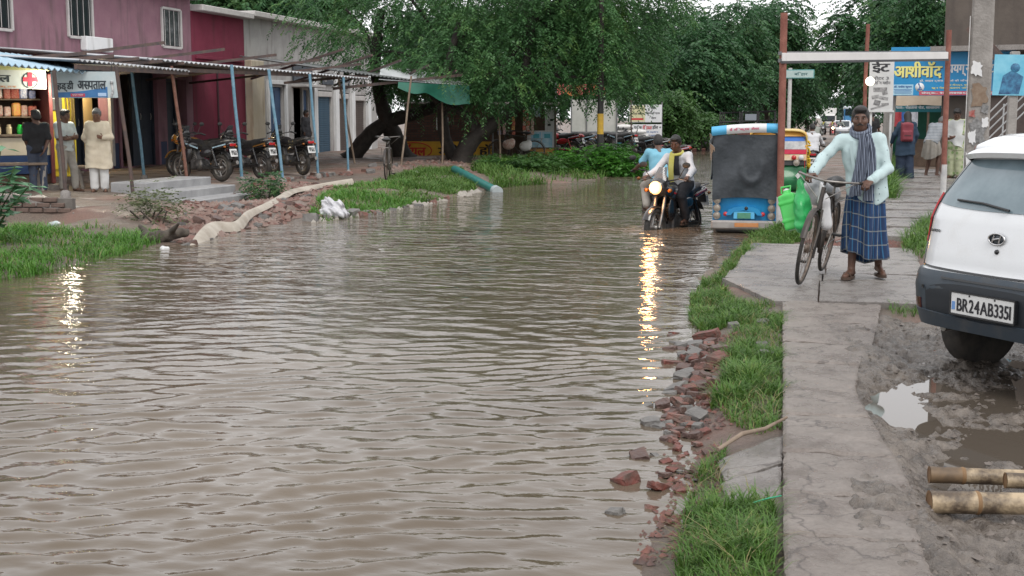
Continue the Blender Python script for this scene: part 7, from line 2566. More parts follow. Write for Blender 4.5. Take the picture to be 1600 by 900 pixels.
    wr_ = lambda seed, a: (lambda X, Y, Z: a * (np.sin(22 * Z + 14 * X + seed + 5 * np.sin(6 * X + 5 * Y)) * np.sin(13 * X + 15 * Y - 6 * Z + seed) + .35 * np.sin(46 * Z - 30 * X + 20 * Y + 3 * np.sin(9 * X))))
    if top:
        m, sleeve, hem = top['m'], top.get('sleeve', 1.0), top.get('hem', .06)
        lo = top.get('loose', .0)
        dn = (J['pelvis'] - J['chest']).normalized()
        if top.get('vertical'): dn = Vector((0, 0, -1))
        T = [('c', J['pelvis'] + dn * hem * .5 + lat * s * .055, J['chest'] + lat * s * .08, .104 * b + lo, .108 * b + lo * .5, .05) for s in (-1, 1)]
        T += [('c', J['pelvis'] + lat * s * (.055 + .12 * max(0, hem - .1)), J['pelvis'] + dn * hem + lat * s * (.058 + .12 * max(0, hem - .1)), .104 * b + lo, .108 * b + lo + .06 * max(0, hem - .1), .05) for s in (-1, 1)]
        T += [('c', J['shL'], J['shR'], .066, .066, .05), ('c', J['chest'], J['neck'] - (J['neck'] - J['chest']).normalized() * .03, .10, .07, .04)]
        for S in 'RL':
            sh, el, wr = J['sh' + S], J['el' + S], J['wr' + S]
            if sleeve <= .5:
                T.append(('c', sh, sh.lerp(el, sleeve * 2), .066, .062 + lo * .3, .03))
            else:
                T += [('c', sh, el, .060, .049 + lo * .3, .03), ('c', el, el.lerp(wr, (sleeve - .5) * 2 * .95), .054 + lo * .3, .040 + lo * .3, .015)]
        pe = J['pelvis'] + dn * hem
        n_ = np.array(dn)
        c_ = np.array(pe)
        hm = top.get('hem_wave', .015)
        cl = lambda X, Y, Z: np.where(np.abs(X - c_[0]) + np.abs(Y - c_[1]) < .75, (X - c_[0]) * n_[0] + (Y - c_[1]) * n_[1] + (Z - c_[2]) * n_[2] + hm * np.sin(14 * X), -1) if True else None
        near = lambda X, Y, Z: np.maximum(cl(X, Y, Z), -1)
        g = link('shirt' if not top.get('name') else top['name'], sdf_mesh('shirt', T, vox, None if top.get('noclip') else near, wr_(top.get('seed', 1), top.get('wrinkle', .0035))), m, t)
        if top.get('placket'):
            pass
    if bottom:
        m = bottom['m']
        if bottom['kind'] == 'trousers':
            lo = bottom.get('loose', 0)
            ln = bottom.get('len', .96)
            T = [('c', J['hipL'] + Vector((0, 0, .03)), J['hipR'] + Vector((0, 0, .03)), .112 * b, .112 * b, .04)]
            for S in 'RL':
                hp, kn, an = J['hip' + S], J['kn' + S], J['an' + S]
                if ln > .5:
                    T += [('c', hp, kn, .102 * b + lo, .072 + lo, .03), ('c', kn, kn.lerp(an, (ln - .5) * 2), .071 + lo, .062 + lo * 1.3, .02)]
                else:
                    T += [('c', hp, hp.lerp(kn, ln * 2), .105 * b + lo, .088 + lo * 1.3, .03)]
            link('trousers', sdf_mesh('trousers', T, vox, None, wr_(5, .0035)), m, t)
        else:
            # wrapped cloth: a tube of cloth with hanging folds
            z0, z1 = bottom.get('z0', .98) * f, bottom.get('z1', .3) * f
            rx0, ry0, rx1, ry1 = bottom.get('r', (.165, .13, .24, .19))
            sh_ = bottom.get('shift', (0, 0))
            fo = bottom.get('fold', .03)
            nu, nv = 96, 36
            V, UV = [], []
            for j in range(nv + 1):
                v = j / nv
                for i in range(nu + 1):
                    u = i / nu
                    a = 2 * PI * u
                    k = bottom.get('legs', 0) * v * (math.cos(2 * a) - .25) + fo * (v ** .6) * (math.sin(7 * a + 2 * v) + .7 * math.sin(13 * a + 1.3 + 3 * v) + .5 * math.sin(3 * a + 4 * v))
                    gz_ = bottom.get('overlap', .0) * math.exp(-((a - PI * .55) / .22) ** 2) * v
                    V.append((J['pelvis'].x + sh_[0] * v + (rx0 + (rx1 - rx0) * v ** .9 + k + gz_) * math.cos(a), J['pelvis'].y + sh_[1] * v + (ry0 + (ry1 - ry0) * v ** .9 + k + gz_) * math.sin(a),
                              z0 + (z1 - z0) * v + .035 * v * math.sin(a * 2 + 1) + .05 * v * math.sin(a + .6)))
                    UV.append((u, v))
            F = [(j * (nu + 1) + i, j * (nu + 1) + i + 1, (j + 1) * (nu + 1) + i + 1, (j + 1) * (nu + 1) + i) for j in range(nv) for i in range(nu)]
            g = link('wrap', np_mesh('wrap', V, F, True, UV), m, t)
            sm = g.modifiers.new('thickness', 'SOLIDIFY')
            sm.thickness = .006
    if shoes:
        for S in 'RL':
            an, to = J['an' + S], J['to' + S]
            fd = Vector((to.x - an.x, to.y - an.y, 0))
            heel = an - fd.normalized() * .06
            zz = min(an.z - .06 * f, to.z) - .028
            me = MB()
            ang = math.atan2(fd.x, fd.y)
            Ln = fd.length + .10
            c = (heel + Vector((to.x, to.y, 0)) + fd.normalized() * .03) / 2
            pts = []
            for i in range(14):
                q = 2 * PI * i / 14
                pts.append((.044 * math.cos(q) * (1 + .12 * math.sin(q)), Ln / 2 * math.copysign(abs(math.sin(q)) ** .8, math.sin(q))))
            me.M = Matrix.Translation((c.x, c.y, zz + .014)) @ Matrix.Rotation(-ang, 4, 'Z')
            me.prism(pts, -.014, .012, 'z')
            me.tube([(-.044, .02, .0), (-.02, .05, .05), (0, .08, .035), (.02, .05, .05), (.044, .02, 0)], .009, 6)
            me.build('sandal', shoes, t)
    return t


MINT = spot_mat('mint_print_shirt', (.47, .59, .60), (.10, .15, .18), 19, .10)
PLAID = plaid_mat('plaid_lungi')
SCARF = stripe_mat('striped_scarf', (.016, .022, .045), (.26, .30, .38), 22, 'X')
# ---- the man pushing the bicycle
man = person('man in a pale mint shirt and blue plaid wrap pushing an old bicycle', (.345, 12.70, .025), R(174), dict(
    pelvis=(-.02, 0, .93), chest=(.03, .0, 1.23), neck=(.05, .0, 1.395), head=(.055, .03, 1.545), shR=(.225, .02, 1.335), shL=(-.125, .0, 1.345), elR=(.39, .13, 1.165), elL=(-.215, .06, 1.07),
    wrR=(.462, .29, 1.02), wrL=(-.083, .27, .955), hipR=(.055, 0, .90), hipL=(-.09, 0, .90), knR=(.08, .03, .49), knL=(-.12, -.02, .48), anR=(.09, .05, .075), anL=(-.155, -.13, .11), toR=(.14, .22, .02), toL=(-.215, .03, .03)),
    H=1.65, skin=SKIND, vox=.0085, top=dict(m=MINT, sleeve=1.0, hem=.17, loose=.012, wrinkle=.0055, hem_wave=.06), bottom=dict(kind='wrap', m=PLAID, z0=1.0, z1=.19, r=(.145, .125, .185, .18), fold=.024, overlap=.07, shift=(-.015, 0), legs=.035),
    hands=dict(R=dict(d=(.25, .75, -.25), pn=(-.1, -.25, -1), side=(-1, .2, .1), curl=1.15), L=dict(d=(.35, .8, -.3), pn=(.1, -.25, -1), side=(1, -.1, .1), curl=1.15)), head=(R(4), R(-4)), moustache=True)
mb = MB()
f_ = 1.65 / 1.69
nk = Vector((.05, .005, 1.39)) * f_
for k in range(3):
    mb.tube([nk + Vector((.084 * math.cos(a), .078 * math.sin(a) + .012, .006 + .024 * k + .014 * math.cos(a + k) - .03 * math.sin(a))) for a in np.linspace(0, 2 * PI, 25)[:-1]], .021, 8, closed=True)
mb.build('scarf', SCARF, man)
mb = MB()
def sc1(u, v):
    p = (Vector((.02, .115, 1.40)) * (1 - v) ** 2 + Vector((-.02, .195, 1.25)) * 2 * v * (1 - v) + Vector((.075, .185, .80)) * v * v) * f_
    wv_ = .04 + .018 * math.sin(2.5 * v)
    return p + Vector(((u - .5) * 2 * wv_, .018 * math.sin(16 * u + 3 * v) + .012 * math.cos(3 * u), .01 * math.sin(5 * u)))
mb.grid(sc1, 14, 24, True, .008)
mb.build('scarf_end', SCARF, man)
mb = MB()
def sc2(u, v):
    p = (Vector((-.02, .11, 1.40)) * (1 - v) ** 2 + Vector((-.10, .19, 1.25)) * 2 * v * (1 - v) + Vector((-.055, .18, .76)) * v * v) * f_
    return p + Vector(((u - .5) * 2 * (.035 + .01 * v), .012 * math.sin(14 * u + 5 * v) + .006, 0))
mb.grid(sc2, 10, 22, True, .008)
mb.build('scarf_end', SCARF, man)
SEAM = mat('mint_seam', (.40, .51, .52), rough=.85)
mb = MB()
mb.grid(lambda u, v: (.118 + .006 * math.sin(9 * v) - .045 * v + (u - .5) * .03, .142 - .02 * v * (1 - v) + .006 * math.sin(7 * v), 1.30 - .50 * v), 2, 16, True, .004)
mb.build('placket', SEAM, man)
for s_, p_ in ((1, (.462, .29, 1.02)), (-1, (-.083, .27, .955))):
    p_ = Vector(p_) * f_
    e_ = Vector((.39, .13, 1.165) if s_ > 0 else (-.215, .06, 1.07)) * f_
    d_ = (p_ - e_).normalized()
    MB().tube([p_ - d_ * .055, p_ - d_ * .05, p_ - d_ * .006, p_ + d_ * .002], [.041, .046, .043, .034], 14).build('cuff', SEAM, man)
bk = bicycle('old black roadster bicycle pushed along the walk, hung with green bags', (-.12, 12.58, .02), R(170.5), BCY, lean=R(-10))
MBK = Matrix.Translation((-.12, 12.58, .02)) @ Euler((0, R(-10), R(170.5))).to_matrix().to_4x4()
def on_bike(x, y, z): return tuple(MBK @ Vector((x, y, z)))
# things hung on the handlebar
GREENP = mat('green_plastic', (.06, .50, .09), (.09, .58, .13), 5, rough=.3)
GREENB = mat('green_bag', (.015, .30, .075), (.04, .42, .12), 6, rough=.28, bump=.4, bscale=14)
can = thing('jerrycan', 'bright green plastic can hanging beside the front wheel of the pushed bicycle', 'can', on_bike(.20, .22, .44), rot=(R(6), R(17), R(165)))
link('body', sdf_mesh('body', [('b', (0, 0, .18), (.085, .065, .17), None, .02), ('c', (0, 0, .34), (0, 0, .37), .055, .035, .03), ('b', (0, 0, .10), (.090, .070, .012), None, .012), ('b', (0, 0, .27), (.090, .070, .012), None, .012)], .008), GREENP, can)
MB().tube([(-.03, 0, .37), (-.05, 0, .42), (.04, 0, .43), (.05, 0, .37)], .011, 7).build('handle', GREENP, can)
MB().lathe([(.028, .375), (.03, .40), (.001, .41)], (.0, .0, 0), 'z', 12).build('cap', mat('cap_white', (.6, .6, .58), rough=.4), can)
o = link('carrier_bag', sdf_mesh('carrier_bag', [('e', (0, 0, .16), (.075, .14, .18), None, .02), ('c', (0, .0, .28), (0, .0, .47), .075, .02, .05), ('e', (.02, .06, .05), (.06, .08, .06), None, .04)], .011, None, lambda X, Y, Z: .008 * np.sin(40 * Y + 25 * Z) * np.sin(30 * Z - 20 * X)), GREENB, None, on_bike(.10, .27, .46), (R(4), R(10), R(165)))
tag(o, 'dark green plastic carrier bag hanging from the handlebar of the pushed bicycle', 'bag')
o = link('white_bag', sdf_mesh('white_bag', [('c', (0, 0, .08), (0, 0, .30), .055, .05, .03), ('c', (0, 0, .30), (0, .0, .46), .05, .018, .04)], .011, None, lambda X, Y, Z: .007 * np.sin(50 * Y + 35 * X) * np.sin(9 * Z)), mat('white_bag', (.60, .60, .60), (.5, .5, .52), 12, rough=.4), None, on_bike(-.10, .28, .48), (R(2), R(8), R(165)))
tag(o, 'slim white plastic bag hanging from the handlebar of the pushed bicycle', 'bag')
o = link('grey_bundle', sdf_mesh('grey_bundle', [('e', (0, 0, .1), (.16, .2, .12), None, .02), ('e', (.05, .1, .2), (.1, .1, .08), None, .06)], .014, None, lambda X, Y, Z: .01 * np.sin(30 * Y + 25 * X) * np.sin(24 * Z)), mat('grey_plastic', (.16, .17, .18), (.42, .43, .44), 7, rough=.4), None, on_bike(.10, -.58, .66), (0, R(10), R(160)))
tag(o, 'grey and white plastic bundle strapped on the rear carrier of the pushed bicycle', 'bundle')

# ---- riders
WHITESH = stripe_mat('white_striped_shirt', (.52, .53, .56), (.66, .66, .68), 30, 'X')
DARKT = mat('dark_trousers', (.018, .018, .022), (.03, .03, .036), 9, rough=.85, bump=.5, bscale=11)
seatpose = dict(pelvis=(0, -.27, .94), chest=(.0, -.15, 1.26), neck=(.0, -.09, 1.42), head=(.0, -.02, 1.555), shR=(.18, -.10, 1.36), shL=(-.18, -.10, 1.36), elR=(.31, .02, 1.14), elL=(-.31, .02, 1.14), wrR=(.345, .22, 1.06), wrL=(-.345, .22, 1.06),
                hipR=(.09, -.25, .90), hipL=(-.09, -.25, .90), knR=(.19, .14, .76), knL=(-.19, .14, .76), anR=(.19, -.04, .40), anL=(-.19, -.04, .40), toR=(.20, .12, .36), toL=(-.20, .12, .36))
grip = dict(R=dict(d=(.1, 1, -.2), pn=(0, -.2, -1), side=(-1, 0, 0), curl=1.15), L=dict(d=(-.1, 1, -.2), pn=(0, -.2, -1), side=(1, 0, 0), curl=1.15))
rider = person('rider in a white striped shirt with a yellow scarf on the lit motorbike', (hx, hy, ROAD + .02), R(160), dict(seatpose, shR=(.18, -.10, 1.33), elR=(.30, .06, 1.12)), H=1.69, skin=SKIND, vox=.012, top=dict(m=WHITESH, sleeve=1.0, hem=.10, loose=.02, wrinkle=.006),
               bottom=dict(kind='trousers', m=DARKT, loose=.004), hands=grip, head=(R(10), R(-22)), shoes=SANDAL)
YSC = mat('yellow_scarf', (.50, .46, .10), (.56, .52, .16), 9, rough=.8)
mb = MB()
mb.tube([Vector((.0, -.08, 1.405)) + Vector((.088 * math.cos(a), .085 * math.sin(a) + .01, -.03 * math.sin(a))) for a in np.linspace(0, 2 * PI, 25)[:-1]], .024, 8, closed=True)
mb.build('scarf', YSC, rider)
mb = MB()
mb.grid(lambda u, v: (.03 + (u - .5) * .085 + .03 * v, .035 + .03 * math.sin(3 * v) - .05 * v, 1.39 - .43 * v + .006 * math.sin(9 * u)), 6, 12, True, .01)
mb.build('scarf_end', YSC, rider)
mb = MB()
mb.grid(lambda u, v: (-.03 + (u - .5) * .10, .03 + .02 * math.sin(3 * v) - .06 * v, 1.36 - .3 * v), 6, 10, True, .008)
mb.build('undershirt', DARKT, rider)
SKYT = mat('sky_blue_tshirt', (.16, .40, .52), (.20, .45, .57), 6, rough=.85, bump=.5, bscale=11)
BEIGE = mat('beige_trousers', (.34, .31, .27), (.42, .39, .35), 6, rough=.85, bump=.5, bscale=11)
rider2 = person('rider in a sky blue t-shirt seen from behind', (bx2, by2, ROAD + .02), R(22), dict(seatpose), H=1.66, skin=SKIND, top=dict(m=SKYT, sleeve=.35, hem=.08, loose=.02, wrinkle=.005), bottom=dict(kind='trousers', m=BEIGE, loose=.006), hands=grip, head=(R(-8), R(-6)), eyes=False, shoes=SANDAL)

# ---- men at the tea stall
BLKSH = mat('black_shirt', (.012, .012, .014), (.02, .02, .022), 8, rough=.85, bump=.5, bscale=11)
JEAN = mat('dark_jeans', (.035, .045, .075), (.055, .07, .10), 10, rough=.85, bump=.5, bscale=11)
GREYSH = mat('pale_grey_shirt', (.40, .45, .45), (.50, .54, .53), 7, rough=.85, bump=.5, bscale=11)
KHAKI = mat('grey_khaki', (.26, .24, .21), (.33, .31, .28), 7, rough=.85, bump=.5, bscale=11)
KURTA = mat('cream_kurta', (.55, .48, .36), (.62, .55, .43), 5, rough=.85, bump=.5, bscale=11)
WHPJ = mat('white_pyjama', (.62, .62, .61), (.70, .70, .68), 6, rough=.85, bump=.5, bscale=11)
def at_px(px, d):
    x, y = bearing(px, d)
    return (x, y)
x, y = at_px(62, 23.9)
person('man in a black shirt and dark jeans facing the tea stall', (x, y, .135), R(40), dict(elR=(.22, -.08, 1.10), wrR=(.14, -.14, .92), elL=(-.22, -.06, 1.10), wrL=(-.16, .08, .93)), H=1.55, skin=SKIND, top=dict(m=BLKSH, sleeve=.45, hem=.09), bottom=dict(kind='trousers', m=JEAN), head=(R(20), 0), eyes=False)
x, y = at_px(106, 24.5)
person('man in a pale grey shirt with folded arms behind the dark post', (x, y, .135), R(-105), dict(elR=(.23, .06, 1.10), wrR=(-.02, .22, 1.13), elL=(-.23, .06, 1.11), wrL=(.06, .20, 1.09), anL=(-.12, .12, .08), toL=(-.15, .29, .03), knL=(-.11, .1, .49)), H=1.56, skin=SKIND,
       top=dict(m=GREYSH, sleeve=.42, hem=.09), bottom=dict(kind='trousers', m=KHAKI, loose=.004), hands=dict(R=dict(d=(-1, .1, .1), pn=(0, -1, 0), side=(0, 0, 1)), L=dict(d=(1, .05, 0), pn=(0, -1, 0), side=(0, 0, 1))), head=(R(10), R(-4)))
x, y = at_px(157, 24.3)
person('man in a long cream kurta and white pyjama looking down', (x, y, .135), R(206), dict(elR=(.26, -.06, 1.10), wrR=(.16, -.13, .90), elL=(-.25, .0, 1.11), wrL=(-.12, .19, 1.10), anR=(.10, -.02, .08)), H=1.58, skin=SKIN, hairm=HAIRG,
       top=dict(m=KURTA, sleeve=1.0, hem=.42, loose=.022, wrinkle=.006, name='kurta', vertical=True), bottom=dict(kind='trousers', m=WHPJ, loose=.012), hands=dict(L=dict(d=(.8, .4, .25), pn=(0, -1, 0), side=(0, .2, 1), curl=.9)), head=(R(-6), R(-22)), build=1.08)
x, y = -18.35, 43.5
person('dim figure in a dark kurta standing in the doorway of the grey shop row', (x, y, .2), R(-100), None, H=1.6, skin=SKIND, top=dict(m=DARKT, sleeve=1.0, hem=.35, name='kurta', loose=.02, vertical=True), bottom=dict(kind='trousers', m=DARKT), eyes=False, vox=.016)

# ---- walkers on the right
NAVY = mat('navy_kameez', (.015, .035, .065), (.025, .05, .085), 6, rough=.85, bump=.5, bscale=11)
NAVY2 = mat('navy_trousers', (.014, .024, .05), (.02, .035, .065), 6, rough=.85, bump=.5, bscale=11)
x, y = bearing(1411, 29)
z = .14
wm = person('woman with long dark hair and a maroon backpack walking away', (x, y, z), R(6), dict(chest=(.03, .04, 1.24), neck=(.04, .07, 1.41), head=(.05, .11, 1.54), shR=(.19, .05, 1.35), shL=(-.13, .05, 1.36), elR=(.26, .02, 1.10), elL=(-.26, .04, 1.12), wrL=(-.30, .16, .92), wrR=(.22, .14, .90), anR=(.12, -.05, .08), anL=(-.10, .05, .08)), H=1.55, skin=SKIN, hair='long',
            top=dict(m=NAVY, sleeve=1.0, hem=.30, loose=.02, vertical=True, name='tunic'), bottom=dict(kind='trousers', m=NAVY2, loose=.03, len=.98), head=(R(-15), R(-18)), eyes=False, vox=.013)
bp = thing('backpack', 'maroon backpack worn by the woman with long hair', 'backpack', (x + .015, y - .15, z + .90), R(6))
link('pack', sdf_mesh('pack', [('b', (0, 0, .17), (.13, .075, .20), None, .02), ('b', (0, -.075, .10), (.10, .04, .10), None, .02), ('e', (0, -.0, .34), (.11, .07, .06), None, .04)], .014), mat('maroon_canvas', (.17, .025, .04), (.22, .04, .055), 9, rough=.7), bp)
for s in (-1, 1): MB().tube([(s * .09, .05, .33), (s * .10, .14, .38), (s * .10, .2, .25)], .018, 6).build('strap', mat('maroon_canvas', (.17, .025, .04)), bp)
MB().box((0, -.118, .10), (.15, .01, .015)).build('zip', BLACK, bp)
GREYT = stripe_mat('grey_striped_tshirt', (.20, .22, .25), (.34, .36, .38), 9, 'Z')
x, y = bearing(1455, 30)
person('bending man in a grey striped t-shirt and rolled beige cloth', (x, y, .15), R(-40), dict(pelvis=(0, -.08, .86), chest=(.0, .10, 1.14), neck=(.0, .21, 1.25), head=(.0, .32, 1.32), shR=(.18, .15, 1.22), shL=(-.18, .15, 1.22), elR=(.22, .18, .95), elL=(-.24, .12, .96), wrR=(.15, .30, .76), wrL=(-.2, .14, .74),
       hipR=(.09, -.06, .82), hipL=(-.09, -.06, .82), knR=(.13, .04, .46), knL=(-.13, .04, .46), anR=(.15, -.05, .08), anL=(-.15, -.05, .08), toR=(.19, .11, .03), toL=(-.19, .11, .03)), H=1.66, skin=SKIND, hairm=HAIRG,
       top=dict(m=GREYT, sleeve=.4, hem=.08, loose=.01), bottom=dict(kind='wrap', m=KHAKI, z0=.90, z1=.50, r=(.16, .15, .22, .19), fold=.02, shift=(0, .04)), head=(R(-20), R(-35)), vox=.013, shoes=None)
GREENK = spot_mat('pale_green_print', (.40, .43, .28), (.20, .30, .12), 9, .28)
x, y = bearing(1490, 29)
pw = person('person in pale green printed clothes with a white shawl looking down', (x, y, .18), R(150), dict(elL=(-.22, .06, 1.10), wrL=(.0, .2, 1.0), elR=(.25, .03, 1.10), wrR=(.22, .12, .86)), H=1.56, skin=SKIND,
            top=dict(m=GREENK, sleeve=.6, hem=.22, loose=.015, vertical=True, name='tunic'), bottom=dict(kind='trousers', m=GREENK, loose=.02), head=(R(25), R(-28)), vox=.013)
mb = MB()
mb.grid(lambda u, v: (-.20 + .42 * u + .02 * math.sin(9 * v), .17 + .03 * math.sin(7 * u) - .10 * (2 * u - 1) ** 2, 1.30 - .40 * v - .22 * (1 - u) * v + .015 * math.sin(14 * u + 6 * v)), 14, 14, True, .01)
mb.build('shawl', mat('white_shawl', (.52, .54, .54), (.62, .63, .62), 7, rough=.85, bump=.5, bscale=11), pw)
x, y = bearing(1358, 44)
person('person in a black t-shirt seen from behind, left of the white poster board', (x, y, .1), R(10), None, H=1.66, skin=SKIND, top=dict(m=BLKSH, sleeve=.4, hem=.08), bottom=dict(kind='trousers', m=JEAN), eyes=False, vox=.016)

# ---- two-wheelers far down the road
FR = 'riders far down the road'
OLIVE = mat('grey_olive_shirt', (.22, .24, .22), (.28, .3, .27), 6, rough=.85, bump=.5, bscale=11)
for px, d_, rz, sw, ps, lab, away in ((1283, 118, 176, {}, {'white_striped_shirt': OLIVE}, 'in grey on a black motorbike', False), (1297, 116, 183, {'bike_black': REDB2}, {'white_striped_shirt': mat('rose_shirt', (.4, .22, .24), rough=.85)}, 'in pink on a red scooter', False),
                                     (1309, 117, 180, {'bike_black': BLUEB2}, {'white_striped_shirt': OLIVE, 'yellow_scarf': OLIVE}, 'on a dark blue motorbike', False), (1270, 62, 8, {}, {'white_striped_shirt': OLIVE, 'yellow_scarf': OLIVE}, 'in olive grey riding away', True), (1266, 38, 3, {}, {'yellow_scarf': WHITESH}, 'in white riding close past the auto rickshaw', True)):
    x, y = bearing(px, d_)
    z = ROAD + .1
    src = m1
    c = copy_tree(src, None, 'motorbike under the rider %s' % lab, (x, y, z), R(rz), sw)
    c['group'] = FR.replace('riders', 'motorbikes')
    c = copy_tree(rider, None, 'rider %s' % lab + (' far down the road' if not away else ''), (x, y, z), R(rz), ps)
    c['group'] = FR
    if px in (1297, 1309):
        l_ = MB().lathe([(.001, .04), (.09, .02), (.1, -.02)], (0, .66, .9), 'y', 12).build('headlight_lamp', mat('lit_far_headlight', (1, 1, 1), emit=(1, .62, .42), estr=12), None)
        for ch in [o for o in bpy.data.objects if o.parent and o.parent.location[:] == (x, y, z) and o.name.startswith('headlight')][:1] or []: pass
        tag(l_, 'lit headlamp of the %s far down the road' % ('red scooter' if px == 1297 else 'dark blue motorbike'), 'headlamp')
        l_.location, l_.rotation_euler = (x, y, z), (0, 0, R(rz))

# ================================================================== SMALL THINGS: BRICKS, STONES, BAMBOO, LITTER
BRK = [mat('wet_brick_red', (.17, .042, .03), (.085, .06, .048), 11, rough=.45, rough2=.8, bump=.5, bscale=35), mat('wet_brick_dark', (.075, .045, .04), (.13, .08, .065), 9, rough=.4, rough2=.8, bump=.5, bscale=35),
       mat('stone_grey', (.11, .105, .10), (.20, .19, .18), 7, rough=.45, rough2=.85, bump=.5, bscale=30), mat('brick_pink', (.22, .09, .07), (.12, .09, .075), 9, rough=.6, bump=.5, bscale=35)]


def rubble_mesh(name, kind, seed):
    """an angular broken lump: the hull of a chipped block"""
    import bmesh
    r = np.random.default_rng(seed)
    dims = {'brick': (.105, .055, .036), 'half': (.062, .055, .036), 'stone': (.07, .055, .034), 'shard': (.05, .032, .016), 'chunk': (.085, .075, .045)}[kind]
    bm = bmesh.new()
    for sx in (-1, 1):
        for sy in (-1, 1):
            for sz in (-1, 1):
                c = np.array((sx, sy, sz)) * np.array(dims)
                if r.random() < (.5 if kind in ('brick', 'half') else .9):      # a corner knocked off
                    for k in range(3):
                        q = c.copy()
                        q[k] *= 1 - .75 * r.random()
                        bm.verts.new(q * (1 + .08 * r.normal(size=3)))
                else:
                    for k in range(3):
                        q = c.copy()
                        q[k] *= .88
                        bm.verts.new(q)
    bmesh.ops.convex_hull(bm, input=bm.verts)
    for v in [v for v in bm.verts if not v.link_faces]: bm.verts.remove(v)
    bmesh.ops.subdivide_edges(bm, edges=bm.edges[:], cuts=1, use_grid_fill=True)
    for v in bm.verts: v.co += Vector(r.normal(size=3) * .0025)
    me = bpy.data.meshes.new(name)
    bm.to_mesh(me)
    bm.free()
    return me


kinds = ['brick', 'half', 'stone', 'shard', 'chunk']
RM = {k: [rubble_mesh('broken_brick' if k in ('brick', 'half') else 'stone', k, 10 * i + j) for j in range(4)] for i, k in enumerate(kinds)}
rr_ = random.Random(11)


def rubble(x, y, kind, mi, dz=0, s=1.0, label=None, group=None, cat=None):
    nm = 'brick' if kind in ('brick', 'half') else 'stone'
    me = RM[kind][rr_.randrange(4)].copy()
    me.materials.clear()
    z = max(gz(x, y), -.15)
    o = link('broken_brick' if nm == 'brick' else 'stone', me, BRK[mi], None, (x, y, z + .018 * s + dz), (rr_.uniform(-.35, .35), rr_.uniform(-.35, .35), rr_.uniform(0, 6.28)), (s, s, s * rr_.uniform(.85, 1.2)))
    tag(o, label, cat or nm, group)
    return o


# the heap along the water's edge
GB, GS_ = 'broken bricks heaped along the water edge', 'dark stones heaped along the water edge'
for k in range(84):
    y = 6.4 + 3.5 * rr_.random() ** .9
    xr = float(np.interp(y, XR[:, 1], XR[:, 0]))
    x = xr + rr_.gauss(.02, .10) + (.04 if 7.5 < y < 9 else 0)
    kd = rr_.choice(['brick', 'half', 'half', 'chunk', 'stone', 'stone'])
    mi = rr_.choice([0, 0, 3, 1]) if kd in ('brick', 'half') else rr_.choice([1, 2, 2])
    isb = kd in ('brick', 'half')
    rubble(x, y, kd, mi, .012 * rr_.random() + (.02 if 8 < y < 9.3 and rr_.random() < .4 else 0), rr_.uniform(.32, .70), 'broken wet brick in the heap along the right water edge' if isb else 'dark wet stone in the heap along the right water edge', GB if isb else GS_)
for x, y, kd, mi, s, lab in ((-.86, 5.70, 'half', 0, .8, 'lone red brick half sunk in the shallow water below the heap'), (-.86, 6.14, 'stone', 1, .7, 'dark flat stone in the shallow water left of the heap'), (-.885, 7.28, 'half', 1, .7, 'dark brick bit in the water left of the heap, farther out'),
                             (-.90, 6.85, 'stone', 2, .8, 'grey pointed stone standing out of the water left of the heap'), (-.83, 5.22, 'stone', 2, .5, 'small dark stone alone in the water at the bottom of the picture'), (-.70, 5.62, 'shard', 0, .9, 'small red shard in the shallows'), (-.66, 8.45, 'brick', 0, .95, 'biggest red brick on top of the heap'), (-.84, 9.55, 'brick', 0, .85, 'long red brick at the far end of the heap')):
    rubble(x, y, kd, mi, .02, s, lab)
n_sh = 0
for k in range(46):
    y = 4.9 + 2.6 * rr_.random()
    xr = float(np.interp(y, XR[:, 1], XR[:, 0]))
    rubble(xr + rr_.gauss(.02, .07), y, 'shard', rr_.choice([0, 0, 1, 2, 3]), .004, rr_.uniform(.3, .7), 'small red or dark brick shard at the near right water edge', 'brick shards at the near water edge', 'shard')
# pale stones among the grass
for x, y, s in ((-.45, 10.0, .6), (-.66, 9.8, .5), (-.36, 8.6, .65), (-.40, 8.9, .5), (-.7, 10.6, .5)):
    rubble(x, y, 'chunk', 2, .0, s, 'pale broken concrete lump among the right grass', 'concrete lumps among the right grass', 'stone')
# stick on the slid slabs
o = MB().tube([(-.46, 5.93, .0), (-.36, 6.12, .035), (-.26, 6.27, .03), (-.16, 6.46, .05)], [.010, .012, .010, .007], 7).build('stick', WOOD)
tag(o, 'bare brown stick lying on the edge of the slid slabs', 'stick')
o = MB().tube([(-.25, 5.12, -.0), (-.19, 5.13, .02), (-.14, 5.16, .025)], .003, 5).build('twine', mat('green_twine', (.03, .35, .2), rough=.5))
tag(o, 'short green twine at the lower edge of the walk', 'twine')

